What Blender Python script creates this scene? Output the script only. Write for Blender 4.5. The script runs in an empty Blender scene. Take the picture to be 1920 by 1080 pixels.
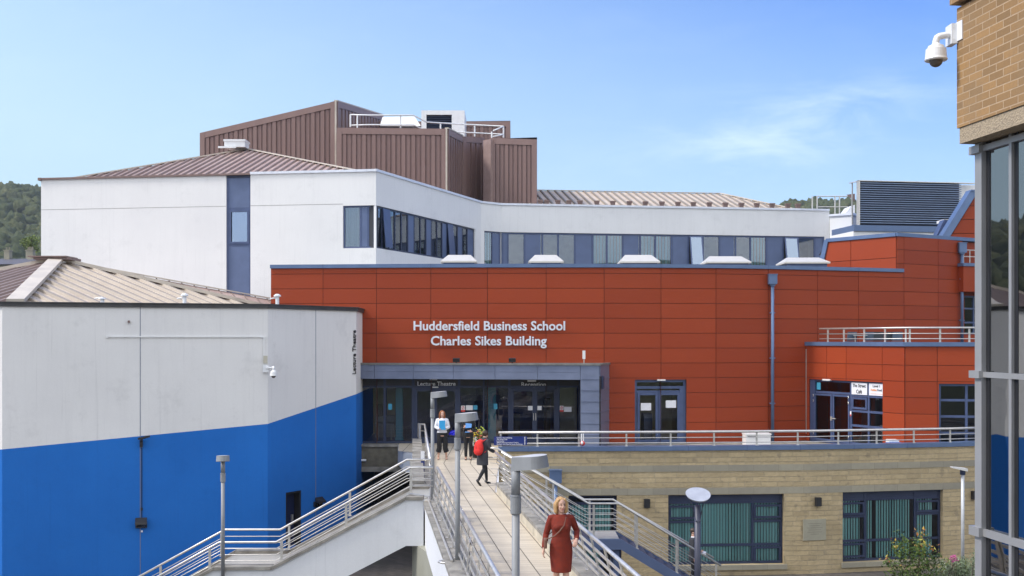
import bpy, bmesh, math, random
import numpy as np
from mathutils import Vector, Matrix, noise
random.seed(7)
SC = bpy.context.scene
COL = SC.collection
F, CX, HY, CZ = 2000.0, 960.0, 637.0, 4.3
R = math.radians
def P(px, py, Y):
    return Vector(((px-CX)/F*Y, Y, CZ-(py-HY)/F*Y))
def PX(px, Y): return (px-CX)/F*Y
def PZ(py, Y): return CZ-(py-HY)/F*Y

# ---------------------------------------------------------------- mesh builder
class MB:
    def __init__(s): s.v=[]; s.f=[]; s.uv=[]; s.t=[]; s.tone=0.5; s.m=[]; s.mi=0
    def face(s, pts, uv=None):
        n=len(s.v); s.v.extend([tuple(p) for p in pts]); s.f.append(list(range(n,n+len(pts))))
        if uv is None:
            a=Vector(pts[1])-Vector(pts[0]); b=Vector(pts[-1])-Vector(pts[0]); nn=a.cross(b)
            ax=max(range(3), key=lambda i:abs(nn[i]))
            i,j=[(1,2),(0,2),(0,1)][ax]
            uv=[(p[i],p[j]) for p in pts]
        s.uv.append(uv); s.t.append(s.tone); s.m.append(s.mi)
    def hexa(s, p):   # p: 8 corner points, bottom 4 (ccw) and top 4
        for q in ((3,2,1,0),(4,5,6,7),(0,1,5,4),(1,2,6,5),(2,3,7,6),(3,0,4,7)):
            s.face([p[i] for i in q])
    def box(s,x0,x1,y0,y1,z0,z1):
        s.hexa([(x0,y0,z0),(x1,y0,z0),(x1,y1,z0),(x0,y1,z0),(x0,y0,z1),(x1,y0,z1),(x1,y1,z1),(x0,y1,z1)])
    def bar(s,a,b,w,h,up=(0,0,1)):
        a=Vector(a); b=Vector(b); d=(b-a)
        if d.length<1e-6: return
        d.normalize(); up=Vector(up)
        if abs(d.dot(up))>.99: up=Vector((0,1,0))
        sx=d.cross(up).normalized(); u=sx.cross(d).normalized()
        c=[(-1,-1),(1,-1),(1,1),(-1,1)]
        A=[a+sx*(i*w/2)+u*(j*h/2) for i,j in c]; B=[b+sx*(i*w/2)+u*(j*h/2) for i,j in c]
        s.hexa([A[0],A[1],B[1],B[0],A[3],A[2],B[2],B[3]])
    def tube(s,pts,r,n=10,cap=True,flat=1.0,upv=None):
        pts=[Vector(p) for p in pts]; m=len(pts)
        rs=r if isinstance(r,(list,tuple)) else [r]*m
        rings=[]; prev=None
        for i,p in enumerate(pts):
            if i==0: d=pts[1]-p
            elif i==m-1: d=p-pts[i-1]
            else: d=(pts[i+1]-p).normalized()+(p-pts[i-1]).normalized()
            d.normalize()
            if prev is None:
                u=Vector(upv) if upv else (Vector((0,0,1)) if abs(d.z)<.9 else Vector((0,1,0)))
                a=d.cross(u).normalized()
            else:
                a=prev-d*prev.dot(d)
                a=a.normalized() if a.length>1e-6 else d.orthogonal().normalized()
            prev=a; b=d.cross(a)
            rings.append([p+(a*math.cos(2*math.pi*k/n)+b*(math.sin(2*math.pi*k/n)*flat))*rs[i] for k in range(n)])
        base=len(s.v)
        for rg in rings: s.v.extend([tuple(q) for q in rg])
        def add(ix):
            s.f.append(ix); s.uv.append([(0,0)]*len(ix)); s.t.append(s.tone); s.m.append(s.mi)
        for i in range(m-1):
            for k in range(n):
                k2=(k+1)%n
                add([base+i*n+k,base+i*n+k2,base+(i+1)*n+k2,base+(i+1)*n+k])
        if cap:
            add([base+k for k in range(n)][::-1]); add([base+(m-1)*n+k for k in range(n)])
    def loft(s,rings,n=20):   # rings: (cx,cy,cz,rx,ry) horizontal ellipses
        base=len(s.v)
        for (cx,cy,cz,rx,ry) in rings:
            for k in range(n):
                a=2*math.pi*k/n; s.v.append((cx+rx*math.cos(a),cy+ry*math.sin(a),cz))
        def add(ix):
            s.f.append(ix); s.uv.append([(0,0)]*len(ix)); s.t.append(s.tone); s.m.append(s.mi)
        for i in range(len(rings)-1):
            for k in range(n):
                k2=(k+1)%n
                add([base+i*n+k,base+i*n+k2,base+(i+1)*n+k2,base+(i+1)*n+k])
        add([base+k for k in range(n)][::-1]); add([base+(len(rings)-1)*n+k for k in range(n)])
    def ell(s,c,r,n=14,m=9,rot=None):
        c=Vector(c); rings=[]
        pts=[]
        base=len(s.v)
        for i in range(1,m):
            t=math.pi*i/m
            for k in range(n):
                a=2*math.pi*k/n
                q=Vector((r[0]*math.sin(t)*math.cos(a),r[1]*math.sin(t)*math.sin(a),-r[2]*math.cos(t)))
                if rot: q=rot@q
                s.v.append(tuple(c+q))
        bt=Vector((0,0,-r[2])); tp=Vector((0,0,r[2]))
        if rot: bt=rot@bt; tp=rot@tp
        s.v.append(tuple(c+bt)); s.v.append(tuple(c+tp)); ib=len(s.v)-2; it=len(s.v)-1
        def add(ix):
            s.f.append(ix); s.uv.append([(0,0)]*len(ix)); s.t.append(s.tone); s.m.append(s.mi)
        for i in range(m-2):
            for k in range(n):
                k2=(k+1)%n; add([base+i*n+k,base+i*n+k2,base+(i+1)*n+k2,base+(i+1)*n+k])
        for k in range(n):
            k2=(k+1)%n; add([ib,base+k2,base+k]); add([it,base+(m-2)*n+k,base+(m-2)*n+k2])
    def prism(s,poly,z0,z1):  # poly ccw list of (x,y); z1 may be list
        n=len(poly); Z1=z1 if isinstance(z1,(list,tuple)) else [z1]*n
        b=[(x,y,z0) for x,y in poly]; t=[(poly[i][0],poly[i][1],Z1[i]) for i in range(n)]
        s.face(b[::-1]); s.face(t)
        acc=0
        for i in range(n):
            j=(i+1)%n; L=math.dist(poly[i],poly[j])
            s.face([b[i],b[j],t[j],t[i]],[(acc,z0),(acc+L,z0),(acc+L,Z1[j]),(acc,Z1[i])]); acc+=L
    def yprism(s,poly,y0,y1): # polygon in (x,z), extruded along y
        n=len(poly)
        a=[(x,y0,z) for x,z in poly]; b=[(x,y1,z) for x,z in poly]
        s.face(a,[(x,z) for x,z in poly]); s.face(b[::-1])
        for i in range(n):
            j=(i+1)%n; s.face([a[j],a[i],b[i],b[j]])
    def mesh(s,name,off=Vector((0,0,0)),smooth=False):
        me=bpy.data.meshes.new(name)
        v=[(a-off.x,b-off.y,c-off.z) for a,b,c in s.v]
        me.from_pydata(v,[],s.f)
        ul=me.uv_layers.new(name='UVMap')
        flat=[c for u in s.uv for p in u for c in p]
        ul.data.foreach_set('uv',flat)
        at=me.attributes.new('tone','FLOAT','FACE'); at.data.foreach_set('value',s.t)
        if any(s.m): me.polygons.foreach_set('material_index',s.m)
        if smooth: me.polygons.foreach_set('use_smooth',[True]*len(s.f))
        me.update(); return me
    def build(s,name,mat,parent=None,smooth=False,local=False,tag_=None):
        off=Vector((0,0,0)) if (local or parent is None) else wloc(parent)
        me=s.mesh(name,off,smooth)
        for m in (mat if isinstance(mat,(list,tuple)) else [mat]): me.materials.append(m)
        o=bpy.data.objects.new(name,me); COL.objects.link(o)
        if parent is not None: o.parent=parent
        if smooth=='auto':
            pass
        return o
def wloc(o):
    l=Vector((0,0,0))
    while o is not None: l=l+o.location; o=o.parent
    return l
def tag(o,label=None,cat=None,group=None,kind=None):
    if label: o['label']=label
    if cat: o['category']=cat
    if group: o['group']=group
    if kind: o['kind']=kind
    return o
def thing(name,label,cat,loc=(0,0,0),rz=0,group=None):
    o=bpy.data.objects.new(name,None); COL.objects.link(o); o.location=loc; o.rotation_euler=(0,0,rz)
    o.empty_display_size=.2
    return tag(o,label,cat,group)
def kids(o): return [c for c in bpy.data.objects if c.parent==o]
def copy_tree(o,parent=None):
    c=o.copy(); COL.objects.link(c); c.parent=parent
    for ch in kids(o): copy_tree(ch,c)
    return c
def remesh(mb,name,mat,parent,vox=.008,sm=3,local=True):
    o=mb.build(name,mat,parent,local=local)
    a=o.modifiers.new('r','REMESH'); a.mode='VOXEL'; a.voxel_size=vox; a.use_smooth_shade=True
    if sm:
        b=o.modifiers.new('s','SMOOTH'); b.factor=.5; b.iterations=sm
    dg=bpy.context.evaluated_depsgraph_get(); dg.update()
    me=bpy.data.meshes.new_from_object(o.evaluated_get(dg)); o.modifiers.clear(); o.data=me
    me.name=name
    if not me.materials: me.materials.append(mat)
    return o

# ---------------------------------------------------------------- materials
def srgb(r,g,b):
    f=lambda c:(c/255/12.92) if c/255<=.04045 else ((c/255+.055)/1.055)**2.4
    return (f(r),f(g),f(b))
class NT:
    def __init__(s,name):
        s.m=bpy.data.materials.new(name); s.m.use_nodes=True; s.t=s.m.node_tree; s.n=s.t.nodes; s.l=s.t.links
        s.b=s.n['Principled BSDF']; s.out=s.n['Material Output']
    def new(s,k,**kw):
        n=s.n.new(k)
        for a,v in kw.items(): setattr(n,a,v)
        return n
    def link(s,a,b): s.l.new(a,b)
    def setc(s,c,rough=.6,metal=0,spec=.5):
        s.b.inputs['Base Color'].default_value=(*c,1); s.b.inputs['Roughness'].default_value=rough
        s.b.inputs['Metallic'].default_value=metal; s.b.inputs['Specular IOR Level'].default_value=spec
    def tc(s,kind='Object'):
        return s.new('ShaderNodeTexCoord').outputs[kind]
    def mapping(s,src,scale=(1,1,1),rot=(0,0,0)):
        m=s.new('ShaderNodeMapping'); m.inputs['Scale'].default_value=scale; m.inputs['Rotation'].default_value=rot
        s.link(src,m.inputs['Vector']); return m.outputs[0]
    def noise(s,vec,scale,detail=4,rough=.55):
        n=s.new('ShaderNodeTexNoise'); n.inputs['Scale'].default_value=scale; n.inputs['Detail'].default_value=detail
        n.inputs['Roughness'].default_value=rough
        if vec is not None: s.link(vec,n.inputs['Vector'])
        return n.outputs['Fac']
    def ramp(s,fac,stops):
        r=s.new('ShaderNodeValToRGB'); e=r.color_ramp.elements
        while len(e)<len(stops): e.new(.5)
        for i,(p,c) in enumerate(stops): e[i].position=p; e[i].color=(*c,1) if len(c)==3 else c
        s.link(fac,r.inputs[0]); return r.outputs[0]
    def mix(s,fac,a,b,mode='MIX'):
        m=s.new('ShaderNodeMix',data_type='RGBA',blend_type=mode)
        for v,i in ((fac,0),(a,6),(b,7)):
            if isinstance(v,(int,float)): m.inputs[i].default_value=v
            elif isinstance(v,tuple): m.inputs[i].default_value=(*v,1) if len(v)==3 else v
            else: s.link(v,m.inputs[i])
        return m.outputs[2]
    def math(s,op,a,b=None):
        m=s.new('ShaderNodeMath',operation=op)
        for v,i in ((a,0),(b,1)):
            if v is None: continue
            if isinstance(v,(int,float)): m.inputs[i].default_value=v
            else: s.link(v,m.inputs[i])
        return m.outputs[0]
    def bump(s,h,strength=.3,dist=.01):
        b=s.new('ShaderNodeBump'); b.inputs['Strength'].default_value=strength; b.inputs['Distance'].default_value=dist
        s.link(h,b.inputs['Height']); s.link(b.outputs[0],s.b.inputs['Normal'])
    def base(s,c): s.link(c,s.b.inputs['Base Color'])
    def tone(s):
        a=s.new('ShaderNodeAttribute',attribute_name='tone'); return a.outputs['Fac']
def simple(name,c,rough=.6,metal=0,var=.12,scale=3,spec=.5,bump=0,stretch=(1,1,1)):
    k=NT(name); k.setc(c,rough,metal,spec)
    v=k.mapping(k.tc(),stretch)
    n=k.noise(v,scale,5)
    lo=tuple(x*(1-var) for x in c); hi=tuple(min(1,x*(1+var)) for x in c)
    k.base(k.ramp(n,[(.3,lo),(.7,hi)]))
    rr=k.math('MULTIPLY_ADD',n,.25); k.n[rr.node.name].inputs[2].default_value=max(0,rough-.12); k.link(rr,k.b.inputs['Roughness'])
    if bump: k.bump(k.noise(v,scale*12,4),bump,.01)
    return k.m
M={}
def render_mat(name,c,c2,streak=.06):
    k=NT(name); k.setc(c,.9,0,.2)
    o=k.tc()
    big=k.noise(o,.35,5); fine=k.noise(o,14,6,.7)
    st=k.noise(k.mapping(o,(3.2,3.2,.22)),1.6,5,.6)
    col=k.ramp(big,[(.3,c2),(.7,c)])
    col=k.mix(k.ramp(st,[(.5,(0,0,0)),(.9,(streak*2.2,)*3)]),col,tuple(x*.72 for x in c2))
    col=k.mix(k.ramp(fine,[(.3,(.0,0,0)),(.75,(.16,.16,.16))]),col,tuple(x*.8 for x in c2))
    pt=k.noise(o,.9,7,.72); col=k.mix(k.ramp(pt,[(.56,(0,0,0)),(.74,(streak*3,)*3)]),col,tuple(x*.6 for x in c2))
    dr_=k.noise(k.mapping(o,(6,6,.12)),1.9,4,.6); col=k.mix(k.ramp(dr_,[(.60,(0,0,0)),(.78,(streak*2.6,)*3)]),col,tuple(x*.55 for x in c2))
    k.base(col); k.bump(fine,.35,.01)
    return k.m
M['white']=render_mat('white_render',(.82,.82,.815),(.76,.76,.76),.08)
M['lecwhite']=render_mat('lecture_render',(.78,.77,.75),(.72,.71,.695),.11)
M['blue']=render_mat('blue_render',(.020,.165,.55),(.016,.140,.485),.06)
M['stairwhite']=render_mat('stair_render',(.74,.75,.76),(.66,.67,.68),.08)
M['khaki']=simple('pier_paint',(.30,.30,.25),.8,var=.1,scale=1.5)
def red_mat():
    k=NT('red_cladding'); k.setc((.33,.055,.02),.38,0,.22)
    o=k.tc(); grain=k.noise(k.mapping(o,(1.2,1.2,22)),2.2,6,.7); big=k.noise(o,.6,3)
    t=k.tone()
    c=k.mix(t,(.290,.045,.014),(.355,.058,.017))
    c=k.mix(k.ramp(grain,[(.35,(0,0,0)),(.75,(.42,.42,.42))]),c,(.22,.035,.012))
    c=k.mix(k.ramp(big,[(.35,(0,0,0)),(.8,(.3,.3,.3))]),c,(.27,.040,.012))
    k.base(c); k.bump(grain,.08,.004); 
    k.link(k.math('ADD',k.math('MULTIPLY',big,.25),.38),k.b.inputs['Roughness'])
    return k.m
M['red']=red_mat()
M['joint']=simple('joint_shadow_gap',(.10,.026,.015),.8)
M['coping']=simple('blue_grey_metal',(.115,.175,.305),.42,.3,var=.1,scale=2)
M['panel']=simple('blue_panel',(.105,.145,.26),.45,.1,var=.1,scale=1.5)
M['frame']=simple('dark_frame',(.028,.040,.085),.4,.1,var=.12)
M['frame2']=simple('slate_frame',(.07,.10,.20),.4,.1,var=.12)
M['zinc']=simple('zinc_cladding',(.17,.20,.29),.42,.35,var=.14,scale=1.3)
M['whitemetal']=simple('white_metal',(.78,.79,.80),.4,.05,var=.06)
M['capwhite']=simple('white_capping',(.70,.73,.80),.4,.1,var=.08)
def brown_mat():
    k=NT('brown_cladding'); k.setc((.2,.125,.11),.5,.1,.4)
    o=k.tc(); n=k.noise(k.mapping(o,(1.5,1.5,.2)),1.3,5); t=k.tone()
    c=k.mix(t,(.185,.112,.097),(.265,.175,.155)); c=k.mix(k.ramp(n,[(.4,(0,0,0)),(.8,(.4,.4,.4))]),c,(.16,.10,.09))
    k.base(c); return k.m
M['brown']=brown_mat()
M['browndark']=simple('brown_flashing',(.20,.135,.12),.5,.1,var=.15)
def roof_mat(name,a,b):
    k=NT(name); k.setc(a,.5,0,.4)
    o=k.tc(); n=k.noise(o,1.2,6,.65); n2=k.noise(o,9,4); t=k.tone()
    c=k.ramp(n,[(.35,a),(.7,b)]); c=k.mix(k.ramp(n2,[(.5,(0,0,0)),(.9,(.5,.5,.5))]),c,tuple(x*.55 for x in a))
    c=k.mix(t,c,tuple(x*.32 for x in b))  # tone darkens the roof ribs, painting in the shade of their sides
    k.base(c); return k.m
M['tan']=roof_mat('tan_roof_sheet',(.55,.45,.35),(.70,.60,.49))
M['brownroof']=roof_mat('brown_roof_sheet',(.42,.295,.25),(.55,.42,.37))
M['flash']=simple('roof_flashing',(.56,.50,.42),.55,0,var=.12,scale=1.5)
M['lead']=simple('dark_fascia',(.05,.05,.05),.6,var=.35,scale=2)
def stone_mat():
    k=NT('split_stone'); k.setc((.34,.28,.18),.9,0,.2)
    uv=k.tc('UV')
    wob=k.new('ShaderNodeTexNoise'); wob.inputs['Scale'].default_value=2.2; k.link(uv,wob.inputs['Vector'])
    vadd=k.new('ShaderNodeVectorMath',operation='MULTIPLY_ADD'); k.link(wob.outputs['Color'],vadd.inputs[0]); vadd.inputs[1].default_value=(.045,.022,0); k.link(uv,vadd.inputs[2])
    br=k.new('ShaderNodeTexBrick'); k.link(vadd.outputs[0],br.inputs['Vector'])
    br.offset=.5; br.squash=1.35; br.squash_frequency=3; br.offset_frequency=2
    br.inputs['Color1'].default_value=(.60,.475,.285,1); br.inputs['Color2'].default_value=(.45,.355,.215,1); br.inputs['Mortar'].default_value=(.50,.42,.29,1)
    for a,v in (('Scale',1),('Mortar Size',.011),('Mortar Smooth',.3),('Bias',-.1),('Brick Width',.58),('Row Height',.175)): br.inputs[a].default_value=v
    big=k.noise(uv,.9,4); fine=k.noise(k.mapping(uv,(1.2,1.8,1)),6,6,.7)
    c=k.mix(k.ramp(fine,[(.35,(0,0,0)),(.72,(.4,.4,.4))]),br.outputs['Color'],(.22,.18,.11))
    c=k.mix(k.ramp(big,[(.35,(0,0,0)),(.75,(.35,.35,.35))]),c,(.30,.235,.13))
    c=k.mix(k.ramp(k.noise(uv,2.7,2),[(.62,(0,0,0)),(.7,(.4,.4,.4))]),c,(.17,.15,.12))
    k.base(c)
    h=k.math('SUBTRACT',fine,k.math('MULTIPLY',br.outputs['Fac'],1.2))
    k.bump(h,.9,.035); return k.m
M['stone']=stone_mat()
def ashlar_mat():
    k=NT('smooth_ashlar'); k.setc((.34,.31,.24),.85,0,.2)
    uv=k.tc('UV'); br=k.new('ShaderNodeTexBrick'); k.link(uv,br.inputs['Vector'])
    br.inputs['Color1'].default_value=(.36,.33,.25,1); br.inputs['Color2'].default_value=(.27,.25,.20,1); br.inputs['Mortar'].default_value=(.22,.2,.15,1)
    for a,v in (('Scale',1),('Mortar Size',.006),('Bias',-.2),('Brick Width',.9),('Row Height',5)): br.inputs[a].default_value=v
    n=k.noise(uv,5,5); k.base(k.mix(k.ramp(n,[(.4,(0,0,0)),(.8,(.35,.35,.35))]),br.outputs['Color'],(.22,.2,.17))); return k.m
M['ashlar']=ashlar_mat()
def brick_mat():
    k=NT('buff_brick'); k.setc((.4,.25,.12),.85,0,.2)
    uv=k.tc('UV'); br=k.new('ShaderNodeTexBrick'); k.link(uv,br.inputs['Vector']); br.offset=.5
    br.inputs['Color1'].default_value=(.40,.235,.10,1); br.inputs['Color2'].default_value=(.25,.155,.075,1); br.inputs['Mortar'].default_value=(.50,.36,.23,1)
    for a,v in (('Scale',1),('Mortar Size',.0065),('Mortar Smooth',.2),('Bias',-.1),('Brick Width',.225),('Row Height',.075)): br.inputs[a].default_value=v
    n=k.noise(uv,28,6,.7); big=k.noise(uv,2.1,3)
    c=k.mix(k.ramp(n,[(.35,(0,0,0)),(.8,(.55,.55,.55))]),br.outputs['Color'],(.23,.15,.08))
    c=k.mix(k.ramp(big,[(.45,(0,0,0)),(.75,(.45,.45,.45))]),c,(.28,.20,.12))
    k.base(c); k.bump(k.math('SUBTRACT',k.math('MULTIPLY',n,.35),br.outputs['Fac']),.6,.008); return k.m
M['brick']=brick_mat()
def conc_mat():
    k=NT('pebble_concrete'); k.setc((.4,.33,.23),.95,0,.2)
    o=k.tc(); v=k.new('ShaderNodeTexVoronoi'); v.inputs['Scale'].default_value=55; k.link(o,v.inputs['Vector'])
    n=k.noise(o,3,5); c=k.mix(v.outputs['Distance'],(.50,.40,.27),(.26,.21,.15)); c=k.mix(k.ramp(n,[(.4,(0,0,0)),(.8,(.4,.4,.4))]),c,(.3,.25,.19))
    k.base(c); k.bump(v.outputs['Distance'],.6,.01); return k.m
M['conc']=conc_mat()
M['copingstone']=simple('grey_coping_stone',(.25,.235,.205),.9,var=.4,scale=2.6,bump=.3)
M['kerb']=simple('cream_kerb',(.50,.45,.35),.85,var=.2,scale=2.5,bump=.2)
def deck_mat():
    k=NT('deck_planks'); k.setc((.52,.45,.35),.8,0,.3)
    uv=k.tc('UV'); br=k.new('ShaderNodeTexBrick'); k.link(uv,br.inputs['Vector']); br.offset=0
    br.inputs['Color1'].default_value=(.62,.545,.425,1); br.inputs['Color2'].default_value=(.52,.455,.355,1); br.inputs['Mortar'].default_value=(.27,.23,.17,1)
    for a,v in (('Scale',1),('Mortar Size',.006),('Bias',0),('Brick Width',.46),('Row Height',.20)): br.inputs[a].default_value=v
    n=k.noise(uv,1.1,5); n2=k.noise(uv,9,5,.7)
    c=k.mix(k.ramp(n,[(.4,(0,0,0)),(.75,(.4,.4,.4))]),br.outputs['Color'],(.47,.39,.29))
    c=k.mix(k.ramp(n2,[(.55,(0,0,0)),(.85,(.5,.5,.5))]),c,(.36,.31,.25))
    # wider dark gap between the runs of planks
    sx=k.new('ShaderNodeSeparateXYZ'); k.link(uv,sx.inputs[0])
    fr=k.math('FRACT',k.math('DIVIDE',sx.outputs[0],.46)); gp=k.math('LESS_THAN',fr,.035)
    c=k.mix(k.ramp(k.noise(uv,.45,6,.7),[(.5,(0,0,0)),(.68,(.35,.35,.35))]),c,(.33,.29,.235)); c=k.mix(gp,c,(.09,.08,.065)); k.base(c); k.bump(k.math('SUBTRACT',1,br.outputs['Fac']),.3,.006); return k.m
M['deck']=deck_mat()
def pave_mat():
    k=NT('block_paving'); k.setc((.12,.11,.1),.85,0,.3)
    uv=k.tc('Object'); br=k.new('ShaderNodeTexBrick'); k.link(k.mapping(uv,rot=(0,0,.7)),br.inputs['Vector'])
    br.inputs['Color1'].default_value=(.115,.10,.09,1); br.inputs['Color2'].default_value=(.075,.068,.062,1); br.inputs['Mortar'].default_value=(.03,.03,.026,1)
    for a,v in (('Scale',1),('Mortar Size',.006),('Brick Width',.4),('Row Height',.2)): br.inputs[a].default_value=v
    n=k.noise(uv,.6,5); g=k.noise(uv,.25,4)
    c=k.mix(k.ramp(n,[(.4,(0,0,0)),(.8,(.5,.5,.5))]),br.outputs['Color'],(.06,.055,.05)); c=k.mix(k.ramp(g,[(.55,(0,0,0)),(.75,(.5,.5,.5))]),c,(.05,.07,.03)); k.base(c); return k.m
M['paving']=pave_mat()
M['steel']=simple('stainless_steel',(.62,.60,.56),.36,.6,var=.1,scale=8)
M['lampgrey']=simple('lamp_grey_paint',(.25,.26,.27),.5,0,var=.07,scale=6)
M['lamptop']=simple('lamp_lid',(.66,.66,.64),.4,.2,var=.08,scale=6)
M['black']=simple('black_plastic',(.015,.015,.017),.5,var=.2)
M['bollnavy']=simple('navy_paint',(.05,.055,.085),.45,.1,var=.15)
M['plastic']=simple('white_plastic',(.78,.78,.77),.35,var=.05)
M['dome']=simple('smoked_dome',(.12,.10,.08),.1,0,var=.1)
M['navy']=simple('navy_sign',(.012,.03,.18),.4,var=.08)
M['paper']=simple('white_paper',(.8,.8,.82),.7,var=.05)
M['signwhite']=simple('white_sign_board',(.74,.76,.82),.6,var=.05)
M['silver']=simple('silver_letters',(.78,.80,.86),.32,.35,var=.05)
M['greyletter']=simple('grey_letters',(.82,.83,.83),.5,0,var=.05)
M['orange']=simple('orange_ink',(.75,.28,.05),.6,var=.05)
M['redplastic']=simple('red_plastic',(.62,.05,.04),.45,var=.1)
M['inkblack']=simple('black_letters',(.012,.012,.012),.5,var=.1)
M['cyan']=simple('turquoise_paint',(.06,.32,.42),.5,var=.08)
M['cyanpaper']=simple('blue_paper',(.06,.36,.55),.6,var=.05)
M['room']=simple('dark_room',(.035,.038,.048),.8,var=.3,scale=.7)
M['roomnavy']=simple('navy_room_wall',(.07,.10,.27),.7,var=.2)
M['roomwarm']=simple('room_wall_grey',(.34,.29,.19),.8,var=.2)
def glass_mat(name,ior,tint,refl=(1,1,1),rough=.015):
    k=NT(name); k.n.remove(k.b)
    fr=k.new('ShaderNodeFresnel'); fr.inputs['IOR'].default_value=ior
    gl=k.new('ShaderNodeBsdfGlossy'); gl.inputs['Color'].default_value=(*refl,1); gl.inputs['Roughness'].default_value=rough
    w=k.noise(k.mapping(k.tc(),(1,1,1)),.9,2); bp=k.new('ShaderNodeBump'); bp.inputs['Strength'].default_value=.05; bp.inputs['Distance'].default_value=.01; k.link(w,bp.inputs['Height']); k.link(bp.outputs[0],gl.inputs['Normal'])
    tr=k.new('ShaderNodeBsdfTransparent'); tr.inputs['Color'].default_value=(*tint,1)
    mx=k.new('ShaderNodeMixShader'); k.link(fr.outputs[0],mx.inputs[0]); k.link(tr.outputs[0],mx.inputs[1]); k.link(gl.outputs[0],mx.inputs[2]); k.link(mx.outputs[0],k.out.inputs['Surface']); return k.m
M['glass']=glass_mat('window_glass',1.6,(.93,.97,.97))
M['glassup']=glass_mat('upper_window_glass',2.5,(.85,.9,.95),(.82,.9,1))
M['glassdark']=glass_mat('tinted_glass',1.7,(.75,.8,.86))
M['glasssky']=glass_mat('bright_glass',4.2,(.4,.5,.6),(.66,.8,1))
def mirror_mat():
    k=NT('mirror_glass'); k.setc((.25,.25,.25),.015,1,.5)
    w=k.noise(k.tc(),1.1,2); k.bump(w,.10,.02); return k.m
M['mirror']=mirror_mat()
def blind_mat():
    k=NT('teal_blind'); k.setc((.1,.33,.33),.8,0,.2)
    t=k.tone(); k.base(k.mix(t,(.20,.50,.52),(.45,.78,.76))); return k.m
M['blind']=blind_mat()
def louv():
    return simple('louvre_blue',(.22,.29,.42),.42,.1,var=.12,scale=2)
M['louvre']=louv()
M['rooffelt']=simple('roof_felt',(.16,.16,.16),.9,var=.2,scale=1)
M['skylight']=simple('skylight_cover',(.62,.59,.53),.35,.1,var=.05)
def leaf_mat(name,stops,rough=.6,mott=0):
    k=NT(name); k.setc((.08,.12,.03),rough,0,.3); t=k.tone()
    if mott: t=k.math('ADD',k.math('MULTIPLY',t,.6),k.math('MULTIPLY',k.math('SUBTRACT',k.noise(k.tc(),mott,5,.75),.35),1.6)); k.bump(k.noise(k.tc(),mott*1.3,4,.8),1.0,.8)
    k.base(k.ramp(t,stops))
    return k.m
M['wood']=leaf_mat('wood_foliage',[(0,(.028,.040,.014)),(.35,(.050,.068,.022)),(.7,(.085,.10,.035)),(1,(.15,.14,.06))],.9,.9)
M['lightleaf']=leaf_mat('light_foliage',[(0,(.12,.17,.04)),(1,(.27,.33,.09))])
M['bush']=leaf_mat('shrub_leaves',[(0,(.035,.07,.012)),(.5,(.09,.14,.025)),(.78,(.22,.26,.05)),(.88,(.42,.30,.05)),(1,(.45,.14,.06))])
M['greyleaf']=leaf_mat('silver_leaves',[(0,(.10,.14,.07)),(.7,(.22,.28,.16)),(1,(.42,.44,.34))])
M['bark']=simple('bark',(.08,.06,.04),.9,var=.3)
M['grass']=simple('hill_grass',(.07,.085,.03),.95,var=.4,scale=.02)
M['slate']=simple('slate_roof',(.10,.10,.12),.7,var=.2)
M['skin']=simple('skin',(.58,.35,.26),.5,var=.06,scale=10)
# fabrics
def fabric(name,c,var=.15): return simple(name,c,.85,var=var,scale=18,bump=.25)
M['reddress']=fabric('rust_red_knit',(.18,.018,.006))
M['blackcloth']=fabric('black_cloth',(.012,.012,.014))
M['whiteblouse']=fabric('white_blouse',(.75,.76,.80),.05)
M['greycoat']=fabric('charcoal_coat',(.035,.037,.045))
M['redbag']=fabric('red_nylon',(.62,.025,.02))
M['hairblonde']=simple('blonde_hair',(.50,.30,.13),.5,var=.35,scale=40,stretch=(1,1,.15))
M['hairginger']=simple('ginger_hair',(.30,.11,.04),.5,var=.35,scale=40,stretch=(1,1,.15))
M['hairbrown']=simple('brown_hair',(.045,.028,.018),.5,var=.35,scale=40,stretch=(1,1,.15))
M['folder']=simple('blue_folder',(.02,.30,.62),.45,var=.05)
M['folder2']=simple('pale_blue_folder',(.14,.36,.78),.45,var=.05)
M['leather']=simple('brown_leather',(.16,.075,.05),.5,var=.2)
M['lip']=simple('lips',(.40,.10,.09),.4,var=.05)
M['eye']=simple('eyes',(.03,.025,.02),.2,var=.1)

# ---------------------------------------------------------------- vertical plane helper
class PL:
    def __init__(s,A,B,flip=False):
        s.A=Vector((A[0],A[1])); s.B=Vector((B[0],B[1])); s.L=(s.B-s.A).length; s.u=(s.B-s.A)/s.L
        n=Vector((s.u.y,-s.u.x)); s.n=-n if flip else n      # n points towards the camera when A is left of B
    def s(s,px):
        k=(px-CX)/F   # X = k Y
        return (k*s.A.y-s.A.x)/(s.u.x-k*s.u.y)
    def Y(s,px): return s.A.y+s.u.y*PL.s(s,px)
    def z(s,px,py): return CZ-(py-HY)/F*s.Y(px)
    def pt(s,a,z,d=0):
        p=s.A+s.u*a+s.n*d; return Vector((p.x,p.y,z))
    def box(s,mb,s0,s1,z0,z1,d0,d1):
        q=[s.pt(s0,z0,d1),s.pt(s1,z0,d1),s.pt(s1,z0,d0),s.pt(s0,z0,d0),s.pt(s0,z1,d1),s.pt(s1,z1,d1),s.pt(s1,z1,d0),s.pt(s0,z1,d0)]
        mb.hexa(q)
def plpx(x0,Y0,x1,Y1): return PL((PX(x0,Y0),Y0),(PX(x1,Y1),Y1))
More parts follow.
